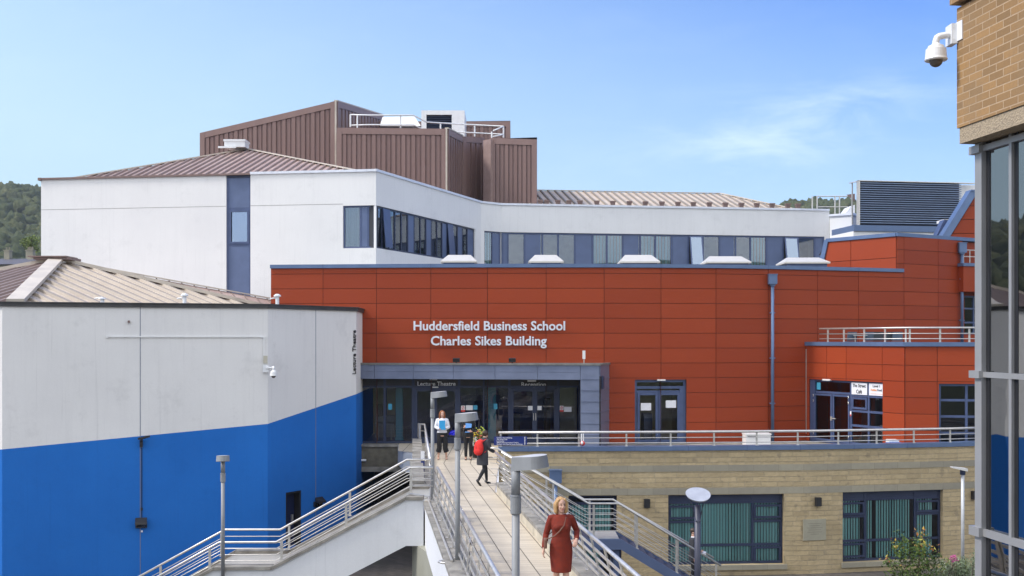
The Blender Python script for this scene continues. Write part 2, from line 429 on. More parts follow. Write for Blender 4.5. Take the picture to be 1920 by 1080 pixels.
def wall(mb,pl,z0,z1,holes=(),s0=0,s1=None,reveal=.15,uo=0,d=0):
    s1=pl.L if s1 is None else s1
    ss=sorted({s0,s1,*[min(max(h[i],s0),s1) for h in holes for i in (0,1)]}); zz=sorted({z0,z1,*[min(max(h[i],z0),z1) for h in holes for i in (2,3)]})
    for i in range(len(ss)-1):
        for j in range(len(zz)-1):
            a,b,c,e=ss[i],ss[i+1],zz[j],zz[j+1]
            if b-a<1e-5 or e-c<1e-5: continue
            m,n=(a+b)/2,(c+e)/2
            if any(h[0]<m<h[1] and h[2]<n<h[3] for h in holes): continue
            mb.face([pl.pt(a,c,d),pl.pt(b,c,d),pl.pt(b,e,d),pl.pt(a,e,d)],[(uo+a,c),(uo+b,c),(uo+b,e),(uo+a,e)])
    for h in holes:
        a,b,c,e=h; g=d-reveal
        for p,q in (((a,c),(a,e)),((b,e),(b,c)),((a,e),(b,e)),((b,c),(a,c))):
            mb.face([pl.pt(p[0],p[1],d),pl.pt(p[0],p[1],g),pl.pt(q[0],q[1],g),pl.pt(q[0],q[1],d)],[(uo+p[0],p[1]),(uo+p[0]+reveal,p[1]),(uo+q[0]+reveal,q[1]),(uo+q[0],q[1])])
def clad(mb,pl,z0,z1,rows,cols,holes=(),gap=.020,th=.03,s0=0,s1=None):
    """separate panels with open joints, proud of the backing wall"""
    s1=pl.L if s1 is None else s1
    cs=[s0]+sorted(c for c in cols if s0+.02<c<s1-.02)+[s1]; rs=[z0]+sorted(r for r in rows if z0+.02<r<z1-.02)+[z1]
    for i in range(len(cs)-1):
        for j in range(len(rs)-1):
            mb.tone=random.random()
            a,b,c,e=cs[i]+gap/2,cs[i+1]-gap/2,rs[j]+gap/2,rs[j+1]-gap/2
            hs=[h for h in holes if h[0]<b and h[1]>a and h[2]<e and h[3]>c]
            xs=sorted({a,b,*[min(max(h[k],a),b) for h in hs for k in (0,1)]}); ys=sorted({c,e,*[min(max(h[k],c),e) for h in hs for k in (2,3)]})
            for p in range(len(xs)-1):
                for q in range(len(ys)-1):
                    if xs[p+1]-xs[p]<.01 or ys[q+1]-ys[q]<.01: continue
                    m,n=(xs[p]+xs[p+1])/2,(ys[q]+ys[q+1])/2
                    if any(h[0]<m<h[1] and h[2]<n<h[3] for h in hs): continue
                    pl.box(mb,xs[p],xs[p+1],ys[q],ys[q+1],.002,th)
    mb.tone=.5
def text(name,body,pl,s,z,width,cap,mat,parent=None,d=.02,ext=.012,bold=0,rot90=False,center=True):
    cu=bpy.data.curves.new(name,'FONT'); cu.body=body; cu.size=1; cu.extrude=.5; cu.offset=bold; cu.resolution_u=3
    if center: cu.align_x='CENTER'
    o=bpy.data.objects.new(name,cu); COL.objects.link(o)
    dg=bpy.context.evaluated_depsgraph_get(); dg.update()
    me=bpy.data.meshes.new_from_object(o.evaluated_get(dg)); bpy.data.objects.remove(o); bpy.data.curves.remove(cu)
    xs=[v.co.x for v in me.vertices]; w=max(xs)-min(xs); kx=width/w if width else cap/.7; ky=cap/.7
    off=wloc(parent) if parent else Vector((0,0,0))
    for v in me.vertices:
        x,y,t=v.co.x*kx,v.co.y*ky,v.co.z*ext
        if rot90: q=pl.pt(s-y,z+x,d+t+ext/2)
        else: q=pl.pt(s+x,z+y,d+t+ext/2)
        v.co=q-off
    me.materials.clear(); me.materials.append(mat); me.name=name
    ob=bpy.data.objects.new(name,me); COL.objects.link(ob)
    if parent: ob.parent=parent
    return ob
def blinds(mb,pl,s0,s1,z0,z1,d,pitch=.105,w=.092):
    a=s0
    while a<s1-.01:
        mb.tone=random.uniform(.25,1)
        b=min(a+w,s1)
        k=random.uniform(.01,.035)
        mb.hexa([pl.pt(a,z0,d+k),pl.pt(b,z0,d-k),pl.pt(b,z0,d-k-.004),pl.pt(a,z0,d+k-.004),pl.pt(a,z1,d+k),pl.pt(b,z1,d-k),pl.pt(b,z1,d-k-.004),pl.pt(a,z1,d+k-.004)])
        a+=pitch
    mb.tone=.5
def window(parent,pl,s0,s1,z0,z1,vm=(),hm=(),fw=.055,rec=.12,cas=(),fill=(),blind=None,glass='glass',frame='frame',room='room',name='window',label=None,depth=.9,skip=(),pitch=.105):
    """vm: [s] or (s,z0,z1); hm: [z] or (z,s0,s1); cas: inner casement rects; fill: rects of solid panel; blind: list of rects"""
    fr=MB(); d0,d1=-rec-.05,-rec+.03
    for a,b,c,e in ((s0,s0+fw,z0,z1),(s1-fw,s1,z0,z1)): pl.box(fr,a,b,c,e,d0,d1)
    pl.box(fr,s0+fw,s1-fw,z0,z0+fw,d0,d1); pl.box(fr,s0+fw,s1-fw,z1-fw,z1,d0,d1)
    for v in vm:
        v=(v,z0+fw,z1-fw) if not isinstance(v,tuple) else v
        pl.box(fr,v[0]-fw/2,v[0]+fw/2,v[1],v[2],d0+.003,d1-.003)
    for h in hm:
        h=(h,s0+fw,s1-fw) if not isinstance(h,tuple) else h
        pl.box(fr,h[1],h[2],h[0]-fw/2,h[0]+fw/2,d0+.006,d1-.006)
    for (a,b,c,e) in cas:
        f2=fw*.9
        for q in ((a,a+f2,c,e),(b-f2,b,c,e),(a+f2,b-f2,c,c+f2),(a+f2,b-f2,e-f2,e)): pl.box(fr,*q,-rec+.033,-rec+.06)
    o=fr.build(name,M[frame],parent)
    if label: o['label']=label
    g=MB(); g.face([pl.pt(s0+.01,z0+.01,-rec-.01),pl.pt(s1-.01,z0+.01,-rec-.01),pl.pt(s1-.01,z1-.01,-rec-.01),pl.pt(s0+.01,z1-.01,-rec-.01)]); g.build('pane',M[glass],o)
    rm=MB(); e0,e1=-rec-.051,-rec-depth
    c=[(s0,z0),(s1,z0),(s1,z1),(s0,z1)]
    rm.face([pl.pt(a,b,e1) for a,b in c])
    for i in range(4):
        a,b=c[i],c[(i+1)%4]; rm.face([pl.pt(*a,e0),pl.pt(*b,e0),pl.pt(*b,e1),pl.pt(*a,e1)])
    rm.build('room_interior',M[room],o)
    if fill:
        for q in fill:
            p=MB(); pl.box(p,*q,-rec-.008,-rec+.012); p.build('panel',M['panel'],o)
    if blind:
        for q in blind:
            bm_=MB(); blinds(bm_,pl,*q,-rec-.10,pitch=pitch,w=pitch*.88); bm_.build('blind',M['blind'],o)
    return o
# ================================================================ camera, world, sun
cam=bpy.data.cameras.new('camera'); co=bpy.data.objects.new('camera',cam); COL.objects.link(co)
co.location=(0,0,CZ); co.rotation_euler=(R(90),0,0); cam.sensor_width=36; cam.lens=F/1920*36; cam.shift_y=(HY-540)/1920
cam.clip_start=.1; cam.clip_end=6000; SC.camera=co
SUN=Vector((-.66,-.10,.74)).normalized()
CLOUD_FILL=9.3
w=bpy.data.worlds.new('World'); SC.world=w; w.use_nodes=True
nt=w.node_tree; bg=nt.nodes['Background']; L=nt.links
sky=nt.nodes.new('ShaderNodeTexSky'); sky.sky_type='NISHITA'; sky.sun_disc=False
sky.sun_elevation=math.asin(SUN.z); sky.sun_rotation=math.atan2(SUN.x,SUN.y); sky.altitude=100; sky.air_density=1.0; sky.dust_density=.7; sky.ozone_density=2.0
tcn=nt.nodes.new('ShaderNodeTexCoord'); sep=nt.nodes.new('ShaderNodeSeparateXYZ'); L.new(tcn.outputs['Generated'],sep.inputs[0])
def wm(op,a,b=None,c=None):
    n=nt.nodes.new('ShaderNodeMath'); n.operation=op
    for i,v in enumerate((a,b,c)):
        if v is None: continue
        if isinstance(v,(int,float)): n.inputs[i].default_value=v
        else: L.new(v,n.inputs[i])
    return n.outputs[0]
yy=wm('MAXIMUM',sep.outputs[1],.05)
cu_=wm('DIVIDE',sep.outputs[0],yy); cv_=wm('DIVIDE',sep.outputs[2],yy)
comb=nt.nodes.new('ShaderNodeCombineXYZ'); L.new(cu_,comb.inputs[0]); L.new(cv_,comb.inputs[1])
mp=nt.nodes.new('ShaderNodeMapping'); mp.inputs['Rotation'].default_value=(0,0,-.28); mp.inputs['Scale'].default_value=(5,17,1); L.new(comb.outputs[0],mp.inputs[0])
ns=nt.nodes.new('ShaderNodeTexNoise'); ns.inputs['Scale'].default_value=1.7; ns.inputs['Detail'].default_value=9; ns.inputs['Roughness'].default_value=.62; ns.inputs['Distortion'].default_value=.5
L.new(mp.outputs[0],ns.inputs['Vector'])
# a thin streak of cirrus low on the right of the view
dx=wm('DIVIDE',wm('SUBTRACT',cu_,.255),.125); dz=wm('DIVIDE',wm('SUBTRACT',wm('SUBTRACT',cv_,.192),wm('MULTIPLY',wm('SUBTRACT',cu_,.24),.22)),.034)
g=wm('EXPONENT',wm('MULTIPLY',wm('ADD',wm('MULTIPLY',dx,dx),wm('MULTIPLY',dz,dz)),-1))
cl=wm('MULTIPLY',g,wm('MAXIMUM',wm('MULTIPLY',wm('SUBTRACT',ns.outputs['Fac'],.42),1.35),0))
cl2=wm('MULTIPLY',wm('MAXIMUM',wm('SUBTRACT',ns.outputs['Fac'],.5),0),.12)
clf=wm('MINIMUM',wm('ADD',cl,cl2),.6)
hs=nt.nodes.new('ShaderNodeHueSaturation'); hs.inputs['Saturation'].default_value=1.2; hs.inputs['Hue'].default_value=.5; L.new(sky.outputs[0],hs.inputs['Color'])
mx=nt.nodes.new('ShaderNodeMix'); mx.data_type='RGBA'; L.new(clf,mx.inputs[0]); mt_=nt.nodes.new('ShaderNodeMix'); mt_.data_type='RGBA'; mt_.blend_type='MULTIPLY'; mt_.inputs[0].default_value=1; L.new(hs.outputs[0],mt_.inputs[6]); mt_.inputs[7].default_value=(.88,.90,1.17,1)
# bright summer haze: stronger towards the left (sun side) and the horizon
cuc=wm('MAXIMUM',wm('MINIMUM',cu_,.8),-.8)
fh=wm('SUBTRACT',wm('SUBTRACT',.97,wm('MULTIPLY',cuc,.85)),wm('MULTIPLY',wm('MINIMUM',cv_,2.0),2.1))
fh=wm('MULTIPLY',wm('MINIMUM',wm('MAXIMUM',fh,0),.92),wm('MINIMUM',wm('MAXIMUM',wm('MULTIPLY',sep.outputs[1],4),0),1))
mh=nt.nodes.new('ShaderNodeMix'); mh.data_type='RGBA'; L.new(fh,mh.inputs[0]); L.new(mt_.outputs[2],mh.inputs[6]); mh.inputs[7].default_value=(3.2,4.4,5.1,1); L.new(mh.outputs[2],mx.inputs[6]); mx.inputs[7].default_value=(6.5,7.2,8.6,1)
# broken white cloud added behind the viewer, out of view, as front fill light
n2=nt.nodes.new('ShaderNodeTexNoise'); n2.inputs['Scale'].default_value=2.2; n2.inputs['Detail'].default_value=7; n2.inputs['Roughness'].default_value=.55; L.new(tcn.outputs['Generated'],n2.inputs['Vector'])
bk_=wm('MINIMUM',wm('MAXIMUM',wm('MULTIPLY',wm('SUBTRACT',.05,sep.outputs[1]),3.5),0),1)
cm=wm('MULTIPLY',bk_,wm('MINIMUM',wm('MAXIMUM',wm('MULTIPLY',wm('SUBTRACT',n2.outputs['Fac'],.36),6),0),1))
mx2=nt.nodes.new('ShaderNodeMix'); mx2.data_type='RGBA'; L.new(cm,mx2.inputs[0]); L.new(mx.outputs[2],mx2.inputs[6]); mx2.inputs[7].default_value=(CLOUD_FILL*.955,CLOUD_FILL*.98,CLOUD_FILL*1.02,1)
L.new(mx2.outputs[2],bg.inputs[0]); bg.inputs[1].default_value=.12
sl=bpy.data.lights.new('sun','SUN'); sl.energy=2.1; sl.angle=R(12); sl.color=(1,.95,.87); so=bpy.data.objects.new('sun',sl); COL.objects.link(so)
so.rotation_euler=SUN.to_track_quat('Z','Y').to_euler()
SC.view_settings.view_transform='Standard'; SC.view_settings.look='None'; SC.view_settings.exposure=.75; SC.view_settings.gamma=1
SC.render.engine='CYCLES'
try: SC.cycles.use_denoising=True
except Exception: pass
SC.cycles.max_bounces=6; SC.cycles.transparent_max_bounces=12

# ================================================================ terrain
GZ=-4.0
def hill(x,y):
    r=math.hypot(x,y); a=math.atan2(x,y)
    t=min(1,max(0,(r-190)/430)); t=t*t*(3-2*t)
    top=63+2.0*math.sin(5*a)+18*math.exp(-((a+.43)/.10)**2)+15*math.exp(-((a-.28)/.12)**2)
    return GZ+t*top*(.93+.12*noise.noise(Vector((x*.006,y*.006,1))))
mb=MB()
rad=[0,60,120,190,240,290,340,390,440,490,540,590,640,700,900,1000]; NA=144
vi=[[ (r*math.sin(2*math.pi*k/NA),r*math.cos(2*math.pi*k/NA)) for k in range(NA)] for r in rad]
for i in range(1,len(rad)):
    for k in range(NA):
        k2=(k+1)%NA; q=[vi[i-1][k],vi[i-1][k2],vi[i][k2],vi[i][k]]
        pts=[(x,y,(hill(x,y) if math.hypot(x,y)<2000 else 40)) for x,y in q]
        if i==1: pts=pts[1:]
        mb.face(pts[::-1])
tag(mb.build('hillside',M['grass'],smooth=True),kind='structure')
mb=MB(); mb.box(-75,70,-40,120,GZ-.3,GZ+.01)
tag(mb.build('ground',M['paving']),kind='structure')
# wood on the hill: one mass of overlapping crowns
def ico(sub):
    b=bmesh.new(); bmesh.ops.create_icosphere(b,subdivisions=sub,radius=1); V=np.array([v.co[:] for v in b.verts]); b.verts.index_update()
    Fc=np.array([[v.index for v in f.verts] for f in b.faces]); b.free(); return V,Fc
def crown_var(sub,seed,amp):
    V,Fc=ico(sub); out=[]
    for p in V:
        q=Vector(p); n=noise.noise(q*1.7+Vector((seed*7,0,0)))*amp+noise.noise(q*4.2+Vector((0,seed*5,0)))*amp*.7
        out.append((q*(1+n))[:])
    return np.array(out),Fc
def mass(name,spots,sub,mat,nvar=5,amp=.45):
    vs=[crown_var(sub,i+1,amp) for i in range(nvar)]; AV=[];AF=[];AT=[];base=0
    for (x,y,z,r,h) in spots:
        V,Fc=vs[random.randrange(nvar)]; a=random.random()*6.28; c,s=math.cos(a),math.sin(a)
        X=V[:,0]*c-V[:,1]*s; Y=V[:,0]*s+V[:,1]*c
        AV.append(np.stack([x+X*r,y+Y*r,z+V[:,2]*h],1)); AF.append(Fc+base); base+=len(V)
        t0=random.random()*.7; AT.append(np.clip(t0+(np.random.rand(len(Fc))-.3)*.45,0,1))
    V=np.concatenate(AV); Fc=np.concatenate(AF); T=np.concatenate(AT)
    me=bpy.data.meshes.new(name); me.vertices.add(len(V)); me.vertices.foreach_set('co',V.ravel())
    me.loops.add(Fc.size); me.loops.foreach_set('vertex_index',Fc.ravel().astype(np.int32)); me.polygons.add(len(Fc))
    me.polygons.foreach_set('loop_start',np.arange(0,Fc.size,3,dtype=np.int32)); me.update(calc_edges=True)
    at=me.attributes.new('tone','FLOAT','FACE'); at.data.foreach_set('value',T); me.materials.append(mat)
    o=bpy.data.objects.new(name,me); COL.objects.link(o); return o
np.random.seed(3)
def sector(a0,a1,r0,r1,area,rmin,rmax):
    n=int((R(a1-a0))*(r1*r1-r0*r0)/2/area); out=[]
    for _ in range(n):
        a=R(random.uniform(a0,a1)); r=math.sqrt(random.uniform(r0*r0,r1*r1)); x,y=r*math.sin(a),r*math.cos(a)
        cr=random.uniform(rmin,rmax); out.append((x,y,hill(x,y)+cr*.7,cr,cr*random.uniform(.9,1.2)))
    return out
tag(mass('hillside_wood',sector(-27.5,-22,300,640,24,2.8,4.6)+sector(12,19,300,640,24,2.8,4.6),3,M['wood'],5,.55),
    'dense broadleaf wood covering the far hillsides','wood',kind='stuff')
tag(mass('distant_wood',sector(-60,-27.5,330,640,110,5,7)+sector(-22,12,380,640,130,5,7)+sector(19,50,380,640,130,5,7),1,M['wood'],4,.4),
    'far belt of woodland along the valley rim','wood',kind='stuff')
# leafy tree at the foot of the hill (leaf clumps)
def leaf_cloud(mb,blobs,n,size,tone=(0,1),flat=.5):
    for _ in range(n):
        c,r=random.choice(blobs); 
        d=Vector((random.gauss(0,1),random.gauss(0,1),random.gauss(0,1))).normalized()*random.uniform(.55,1.05)
        p=Vector(c)+Vector((d.x*r[0],d.y*r[1],d.z*r[2])); a=Vector((random.gauss(0,1),random.gauss(0,1),random.gauss(0,flat))).normalized(); b=a.orthogonal().normalized()
        q=Matrix.Rotation(random.random()*6.28,3,a)@b; s=size*random.uniform(.6,1.3); mb.tone=random.uniform(*tone)
        mb.face([p-a*s,p+q*s*.55,p+a*s,p-q*s*.55])
    mb.tone=.5
def tree(name,label,x,y,z,h,w_,mat,n,size,group=None):
    t=thing(name,label,'tree',(x,y,z),0,group)
    k=MB(); k.tube([(x,y,z-.5),(x+.1,y,z+h*.35),(x,y,z+h*.7)],[w_*.09,w_*.06,w_*.02],8)
    for i in range(5):
        a=i*1.3; k.tube([(x,y,z+h*(.3+.06*i)),(x+math.cos(a)*w_*.3,y+math.sin(a)*w_*.3,z+h*(.5+.07*i))],[w_*.035,w_*.012],6)
    k.build('trunk',M['bark'],t,smooth=True)
    c=MB(); bl=[]
    for i in range(9):
        a=random.random()*6.28; rr=random.random()*w_*.28; bl.append(((x+math.cos(a)*rr,y+math.sin(a)*rr,z+h*random.uniform(.42,.82)),(w_*.24,w_*.24,h*.18)))
    leaf_cloud(c,bl,n,size); c.build('crown',mat,t); return t
p=P(58,480,150); tree('deciduous_tree','bright green round tree at the foot of the wooded hill above the houses',p.x,150,p.z-1,4.2,3.1,M['lightleaf'],1500,.16)
p=P(8,496,140); tree('deciduous_tree','low dark bush-like tree at the left edge beside the slate-roofed houses',p.x,140,p.z-2,3.2,3.4,M['wood'],1300,.16)
# far houses under the hill
def house(x,y,z,wd,dp,h,rh,label,chim):
    t=thing('terraced_house',label,'house',(x,y,z))
    b=MB(); b.box(x-wd/2,x+wd/2,y,y+dp,z-6,z+h); b.yprism([(0,0)]*0 or [(x-wd/2,z+h),(x+wd/2,z+h),(x+wd/2,z+h+.05)],y+.1,y+.2)
    b.build('wall',M['ashlar'],t)
    r=MB(); ov=.3
    A=[(x-wd/2-ov,y-ov,z+h),(x+wd/2+ov,y-ov,z+h),(x+wd/2+ov,y+dp/2,z+h+rh),(x-wd/2-ov,y+dp/2,z+h+rh)]
    B=[(x+wd/2+ov,y+dp+ov,z+h),(x-wd/2-ov,y+dp+ov,z+h),(x-wd/2-ov,y+dp/2,z+h+rh),(x+wd/2+ov,y+dp/2,z+h+rh)]
    for q in (A,B): r.face(q); r.face([(a,b2,c-.15) for a,b2,c in q][::-1])
    for sx in (-1,1): r.face([(x+sx*wd/2,y,z+h),(x+sx*wd/2,y+dp,z+h),(x+sx*wd/2,y+dp/2,z+h+rh)])
    ro=r.build('roof',M['slate'],t)
    for c in chim:
        m=MB(); m.box(x+c-.35,x+c+.35,y+dp/2-.4,y+dp/2+.4,z+h+rh-.4,z+h+rh+1.0); m.box(x+c-.42,x+c+.42,y+dp/2-.47,y+dp/2+.47,z+h+rh+1.0,z+h+rh+1.1)
        for o in (-.18,.18): m.tube([(x+c+o,y+dp/2,z+h+rh+1.1),(x+c+o,y+dp/2,z+h+rh+1.5)],.1,6)
        m.build('chimney',M['ashlar'],ro)
p=P(12,492,135); house(p.x,135,p.z-.6,4.4,6,.35,.95,'slate-roofed terraced house with two chimneys at the far left',(-1.2,1.6))
p=P(58,492,132); house(p.x,132,p.z-.6,3.8,6,.35,.95,'slate-roofed terraced house tucked against the white block, right of its twin',(-1.3,))

# ================================================================ standing-seam helper
def seam_roof(mb,fl,E0,E1,T0,T1,pitch,rw=.07,rh=.06,ribs=True,ribshade=.75):
    """roof face E0-E1 (eave) T0-T1 (top, may coincide); ribs run up the slope"""
    E0,E1,T0,T1=map(Vector,(E0,E1,T0,T1))
    mb.tone=.1; mb.face([E0,E1,T1,T0] if (T0-T1).length>1e-4 else [E0,E1,T0])
    u=(E1-E0).normalized(); nrm=u.cross((T0-E0) if (T0-E0).cross(u).length>1e-3 else (T1-E0)).normalized()
    if nrm.z<0: nrm=-nrm
    v=nrm.cross(u); v=v if v.z>0 else -v
    L_=(E1-E0).length; t0=((T0-E0).dot(u),(T0-E0).dot(v)); t1=((T1-E0).dot(u),(T1-E0).dot(v))
    poly=[(0,0),(L_,0),t1,t0]
    if not ribs: return
    s=min(0,t0[0])+pitch/2; end=max(L_,t1[0])
    while s<end:
        ys=[]
        for i in range(4):
            a,b=poly[i],poly[(i+1)%4]
            if (a[0]-s)*(b[0]-s)<0: ys.append(a[1]+(b[1]-a[1])*(s-a[0])/(b[0]-a[0]))
        if len(ys)>=2:
            lo,hi=min(ys),max(ys)
            if hi-lo>.15:
                a=E0+u*s+v*lo; b=E0+u*s+v*hi; k=rw/2
                A=[a-u*k,a+u*k,a+u*k*.6+nrm*rh,a-u*k*.6+nrm*rh]; B=[b-u*k,b+u*k,b+u*k*.6+nrm*rh,b-u*k*.6+nrm*rh]
                mb.tone=ribshade+random.random()*.12  # shade of the rib sides painted in as a darker tone
                mb.hexa([A[0],A[1],B[1],B[0],A[3],A[2],B[2],B[3]])
        s+=pitch
    mb.tone=.5
def strip(mb,a,b,w_,h=.05):
    mb.bar(Vector(a)+Vector((0,0,h/2+.04)),Vector(b)+Vector((0,0,h/2+.04)),w_,h)

# ================================================================ lecture theatre
LT=thing('lecture_theatre','many-sided lecture theatre, white render above bright blue, with a low ribbed metal roof','building',(-14,42,GZ))
C1=(PX(502,38),38.0); C2=(PX(668,41.9),41.9); dirx=(Vector(C1)-Vector((PX(4,35.6),35.6)))
C0=(PX(4,35.6),35.6); Cm=(C0[0]-7.7,C0[1]+4.0); Cn=(C0[0]-11,C0[1]+13); Cr=(C2[0]-.3,50.0)
TZ=5.44
p1=PL(C0,C1); p2=PL(C1,C2); p0=PL(Cm,C0); pm=PL(Cn,Cm); p3=PL(C2,Cr)
zb0=p1.z(4,842.6); zb1=p1.z(502,794.8); zb2=p2.z(668,739)
zbm=zb0-.55; zbn=zbm-.6
up=MB(); lo=MB()
def split_wall(pl,za,zb,uo=0,hole=None):
    L_=pl.L
    up.face([pl.pt(0,za),pl.pt(L_,zb),pl.pt(L_,TZ),pl.pt(0,TZ)])
    if not hole: lo.face([pl.pt(0,GZ),pl.pt(L_,GZ),pl.pt(L_,zb),pl.pt(0,za)])
    else:
        a,b,c,e=hole; f=lambda s:za+(zb-za)*s/L_
        lo.face([pl.pt(0,GZ),pl.pt(a,GZ),pl.pt(a,f(a)),pl.pt(0,za)]); lo.face([pl.pt(b,GZ),pl.pt(L_,GZ),pl.pt(L_,zb),pl.pt(b,f(b))])
        lo.face([pl.pt(a,e),pl.pt(b,e),pl.pt(b,f(b)),pl.pt(a,f(a))]); lo.face([pl.pt(a,GZ),pl.pt(b,GZ),pl.pt(b,c),pl.pt(a,c)])
        for p,q in (((a,c),(a,e)),((b,e),(b,c)),((a,e),(b,e)),((b,c),(a,c))): lo.face([pl.pt(*p),pl.pt(*p,-.35),pl.pt(*q,-.35),pl.pt(*q)])
split_wall(pm,zbn,zbm); split_wall(p0,zbm,zb0); split_wall(p1,zb0,zb1)
dh=(p2.s(536),p2.s(565),-3.3,p2.z(550,921.5)); split_wall(p2,zb1,zb2,hole=dh)
up.face([p3.pt(0,zb2),p3.pt(p3.L,zb2),p3.pt(p3.L,TZ),p3.pt(0,TZ)]); lo.face([p3.pt(0,GZ),p3.pt(p3.L,GZ),p3.pt(p3.L,zb2),p3.pt(0,zb2)])
pbk=PL(Cr,Cn); up.face([pbk.pt(0,GZ),pbk.pt(pbk.L,GZ),pbk.pt(pbk.L,TZ),pbk.pt(0,TZ)])
up.build('upper_wall',M['lecwhite'],LT); lo.build('lower_wall',M['blue'],LT)
sealant=simple('grey_sealant',(.17,.19,.25),.8)
for pl,px,a,b in ((p1,263,GZ,TZ),(p2,592,GZ,TZ)):
    j=MB(); s=pl.s(px); pl.box(j,s-.012,s+.012,a,b,-.004,.006); j.build('expansion_joint',sealant,LT)
f=MB()
for pl in (pm,p0,p1,p2,p3): 
    pl.box(f,-.04,pl.L+.04,TZ-.02,TZ+.10,-.25,.07); pl.box(f,-.06,pl.L+.06,TZ+.10,TZ+.135,-.28,.10)
f.build('fascia',M['lead'],LT)
AP=Vector((PX(108,45),45,7.62)); e1=Vector((.26,-.966,0)); e2=Vector((.966,.26,0)); T_=9.4; dz=Vector((0,0,-2.12))
H1=AP+e1*T_+dz; H2=AP+e2*T_+dz; H3=AP-e1*T_+dz; H4=AP-e2*T_+dz; Q=Vector((-7.6,49.5,5.5))
rf=MB(); rb=MB()
seam_roof(rf,None,H1,H2,AP,AP,.66,.24,.10,ribshade=.6)
seam_roof(rb,None,H4,H1,AP,AP,.66,.26,.10); seam_roof(rb,None,H2,Q,AP,AP,.5,.06,.04); rb.face([H3,H4,AP]); rb.face([Q,H3,AP])
ro=rf.build('roof',M['tan'],LT); rb.build('side_roof',M['brownroof'],LT)
fl=MB(); strip(fl,AP,H1,.56,.14); strip(fl,AP,H2,.42,.14); strip(fl,AP,H4,.42,.14); strip(fl,AP,Q,.18,.05)
fl.build('ridge_flashing',M['flash'],LT)
c=MB(); c.box(AP.x-.75,AP.x+.75,AP.y-.6,AP.y+.6,AP.z+.02,AP.z+.12); c.box(AP.x-.95,AP.x+.65,AP.y-.7,AP.y+.5,AP.z+.12,AP.z+.17); c.build('ridge_cap',M['browndark'],LT)
fr_=MB(); fr_.face([(x,y,5.36) for x,y in (Cm,C0,C1,C2,Cr,Cn)]); fr_.build('gutter_deck',M['rooffelt'],LT)
# roof vents
for px,py,Y,h in ((346,566,39,.42),(520,566,40.5,.40),(192,566,38,.20)):
    q=P(px,py,Y); v=MB(); v.tube([(q.x,q.y,q.z-.35),(q.x,q.y,q.z+h*.5)],.07,10); v.tube([(q.x,q.y,q.z+h*.5),(q.x,q.y,q.z+h*.62),(q.x,q.y,q.z+h*.75)],[.14,.14,.05],10)
    v.tube([(q.x-.28,q.y,q.z+.12),(q.x,q.y,q.z+.16)],.025,6); tag(v.build('roof_vent',M['whitemetal'],LT,smooth=False))
# door
dm=MB(); a,b,c_,e_=dh
p2.box(dm,a,b,c_,e_,-.36,-.31); d_=dm.build('door',simple('navy_door',(.006,.014,.06),.5),LT)
dm=MB(); p2.box(dm,a,a+.07,c_,e_,-.30,-.02); p2.box(dm,b-.07,b,c_,e_,-.30,-.02); p2.box(dm,a+.07,b-.07,e_-.07,e_,-.30,-.02); dm.build('door_frame',M['black'],d_)
dm=MB(); p2.box(dm,b-.22,b-.17,-2.4,-2.15,-.31,-.24); dm.build('door_handle',M['steel'],d_)
# conduit
cd=MB(); zc=p1.z(350,631.5); s0_,s1_=p1.s(203),p1.s(496)
p1.box(cd,s0_,s1_,zc-.022,zc+.022,.004,.045); p1.box(cd,s1_-.045,s1_,p1.z(496,672),zc-.022,.004,.045); p1.box(cd,s0_-.06,s0_,zc-.05,zc+.05,.004,.06); cd.build('conduit',M['plastic'],LT)
cd=MB(); s_=p1.s(498); p1.box(cd,s_-.08,s_+.06,p1.z(498,681),p1.z(498,667),.004,.09); cd.build('junction_box',simple('beige_box',(.5,.47,.38),.6),LT)
cd=MB(); s_=p1.s(263)+.05; p1.box(cd,s_-.012,s_+.012,p1.z(263,972),p1.z(263,826),.004,.028); p1.box(cd,s_-.03,s_+.03,p1.z(263,957),p1.z(263,952),.004,.05); cd.build('cable',M['black'],LT)
cd=MB(); s_=p1.s(242); p1.box(cd,s_-.04,s_+.03,p1.z(242,605),p1.z(242,601),.004,.10); cd.build('wall_pipe_stub',M['browndark'],LT)
for px,py in ((265,837),(266,996)):
    cd=MB(); s_=p1.s(px); z_=p1.z(px,py); p1.box(cd,s_-.03,s_+.03,z_-.03,z_+.03,.004,.03); cd.build('cable_clip',M['paper'],LT)
# letters on the return wall, running upwards
tx=text('lettering','Lecture Theatre',p2,p2.s(666.2),p2.z(665,703)+.02,1.72,.19,M['inkblack'],None,d=.02,ext=.02,bold=.012,rot90=True,center=False)
tag(tx,'black upright letters reading Lecture Theatre at the end of the white wall','sign')

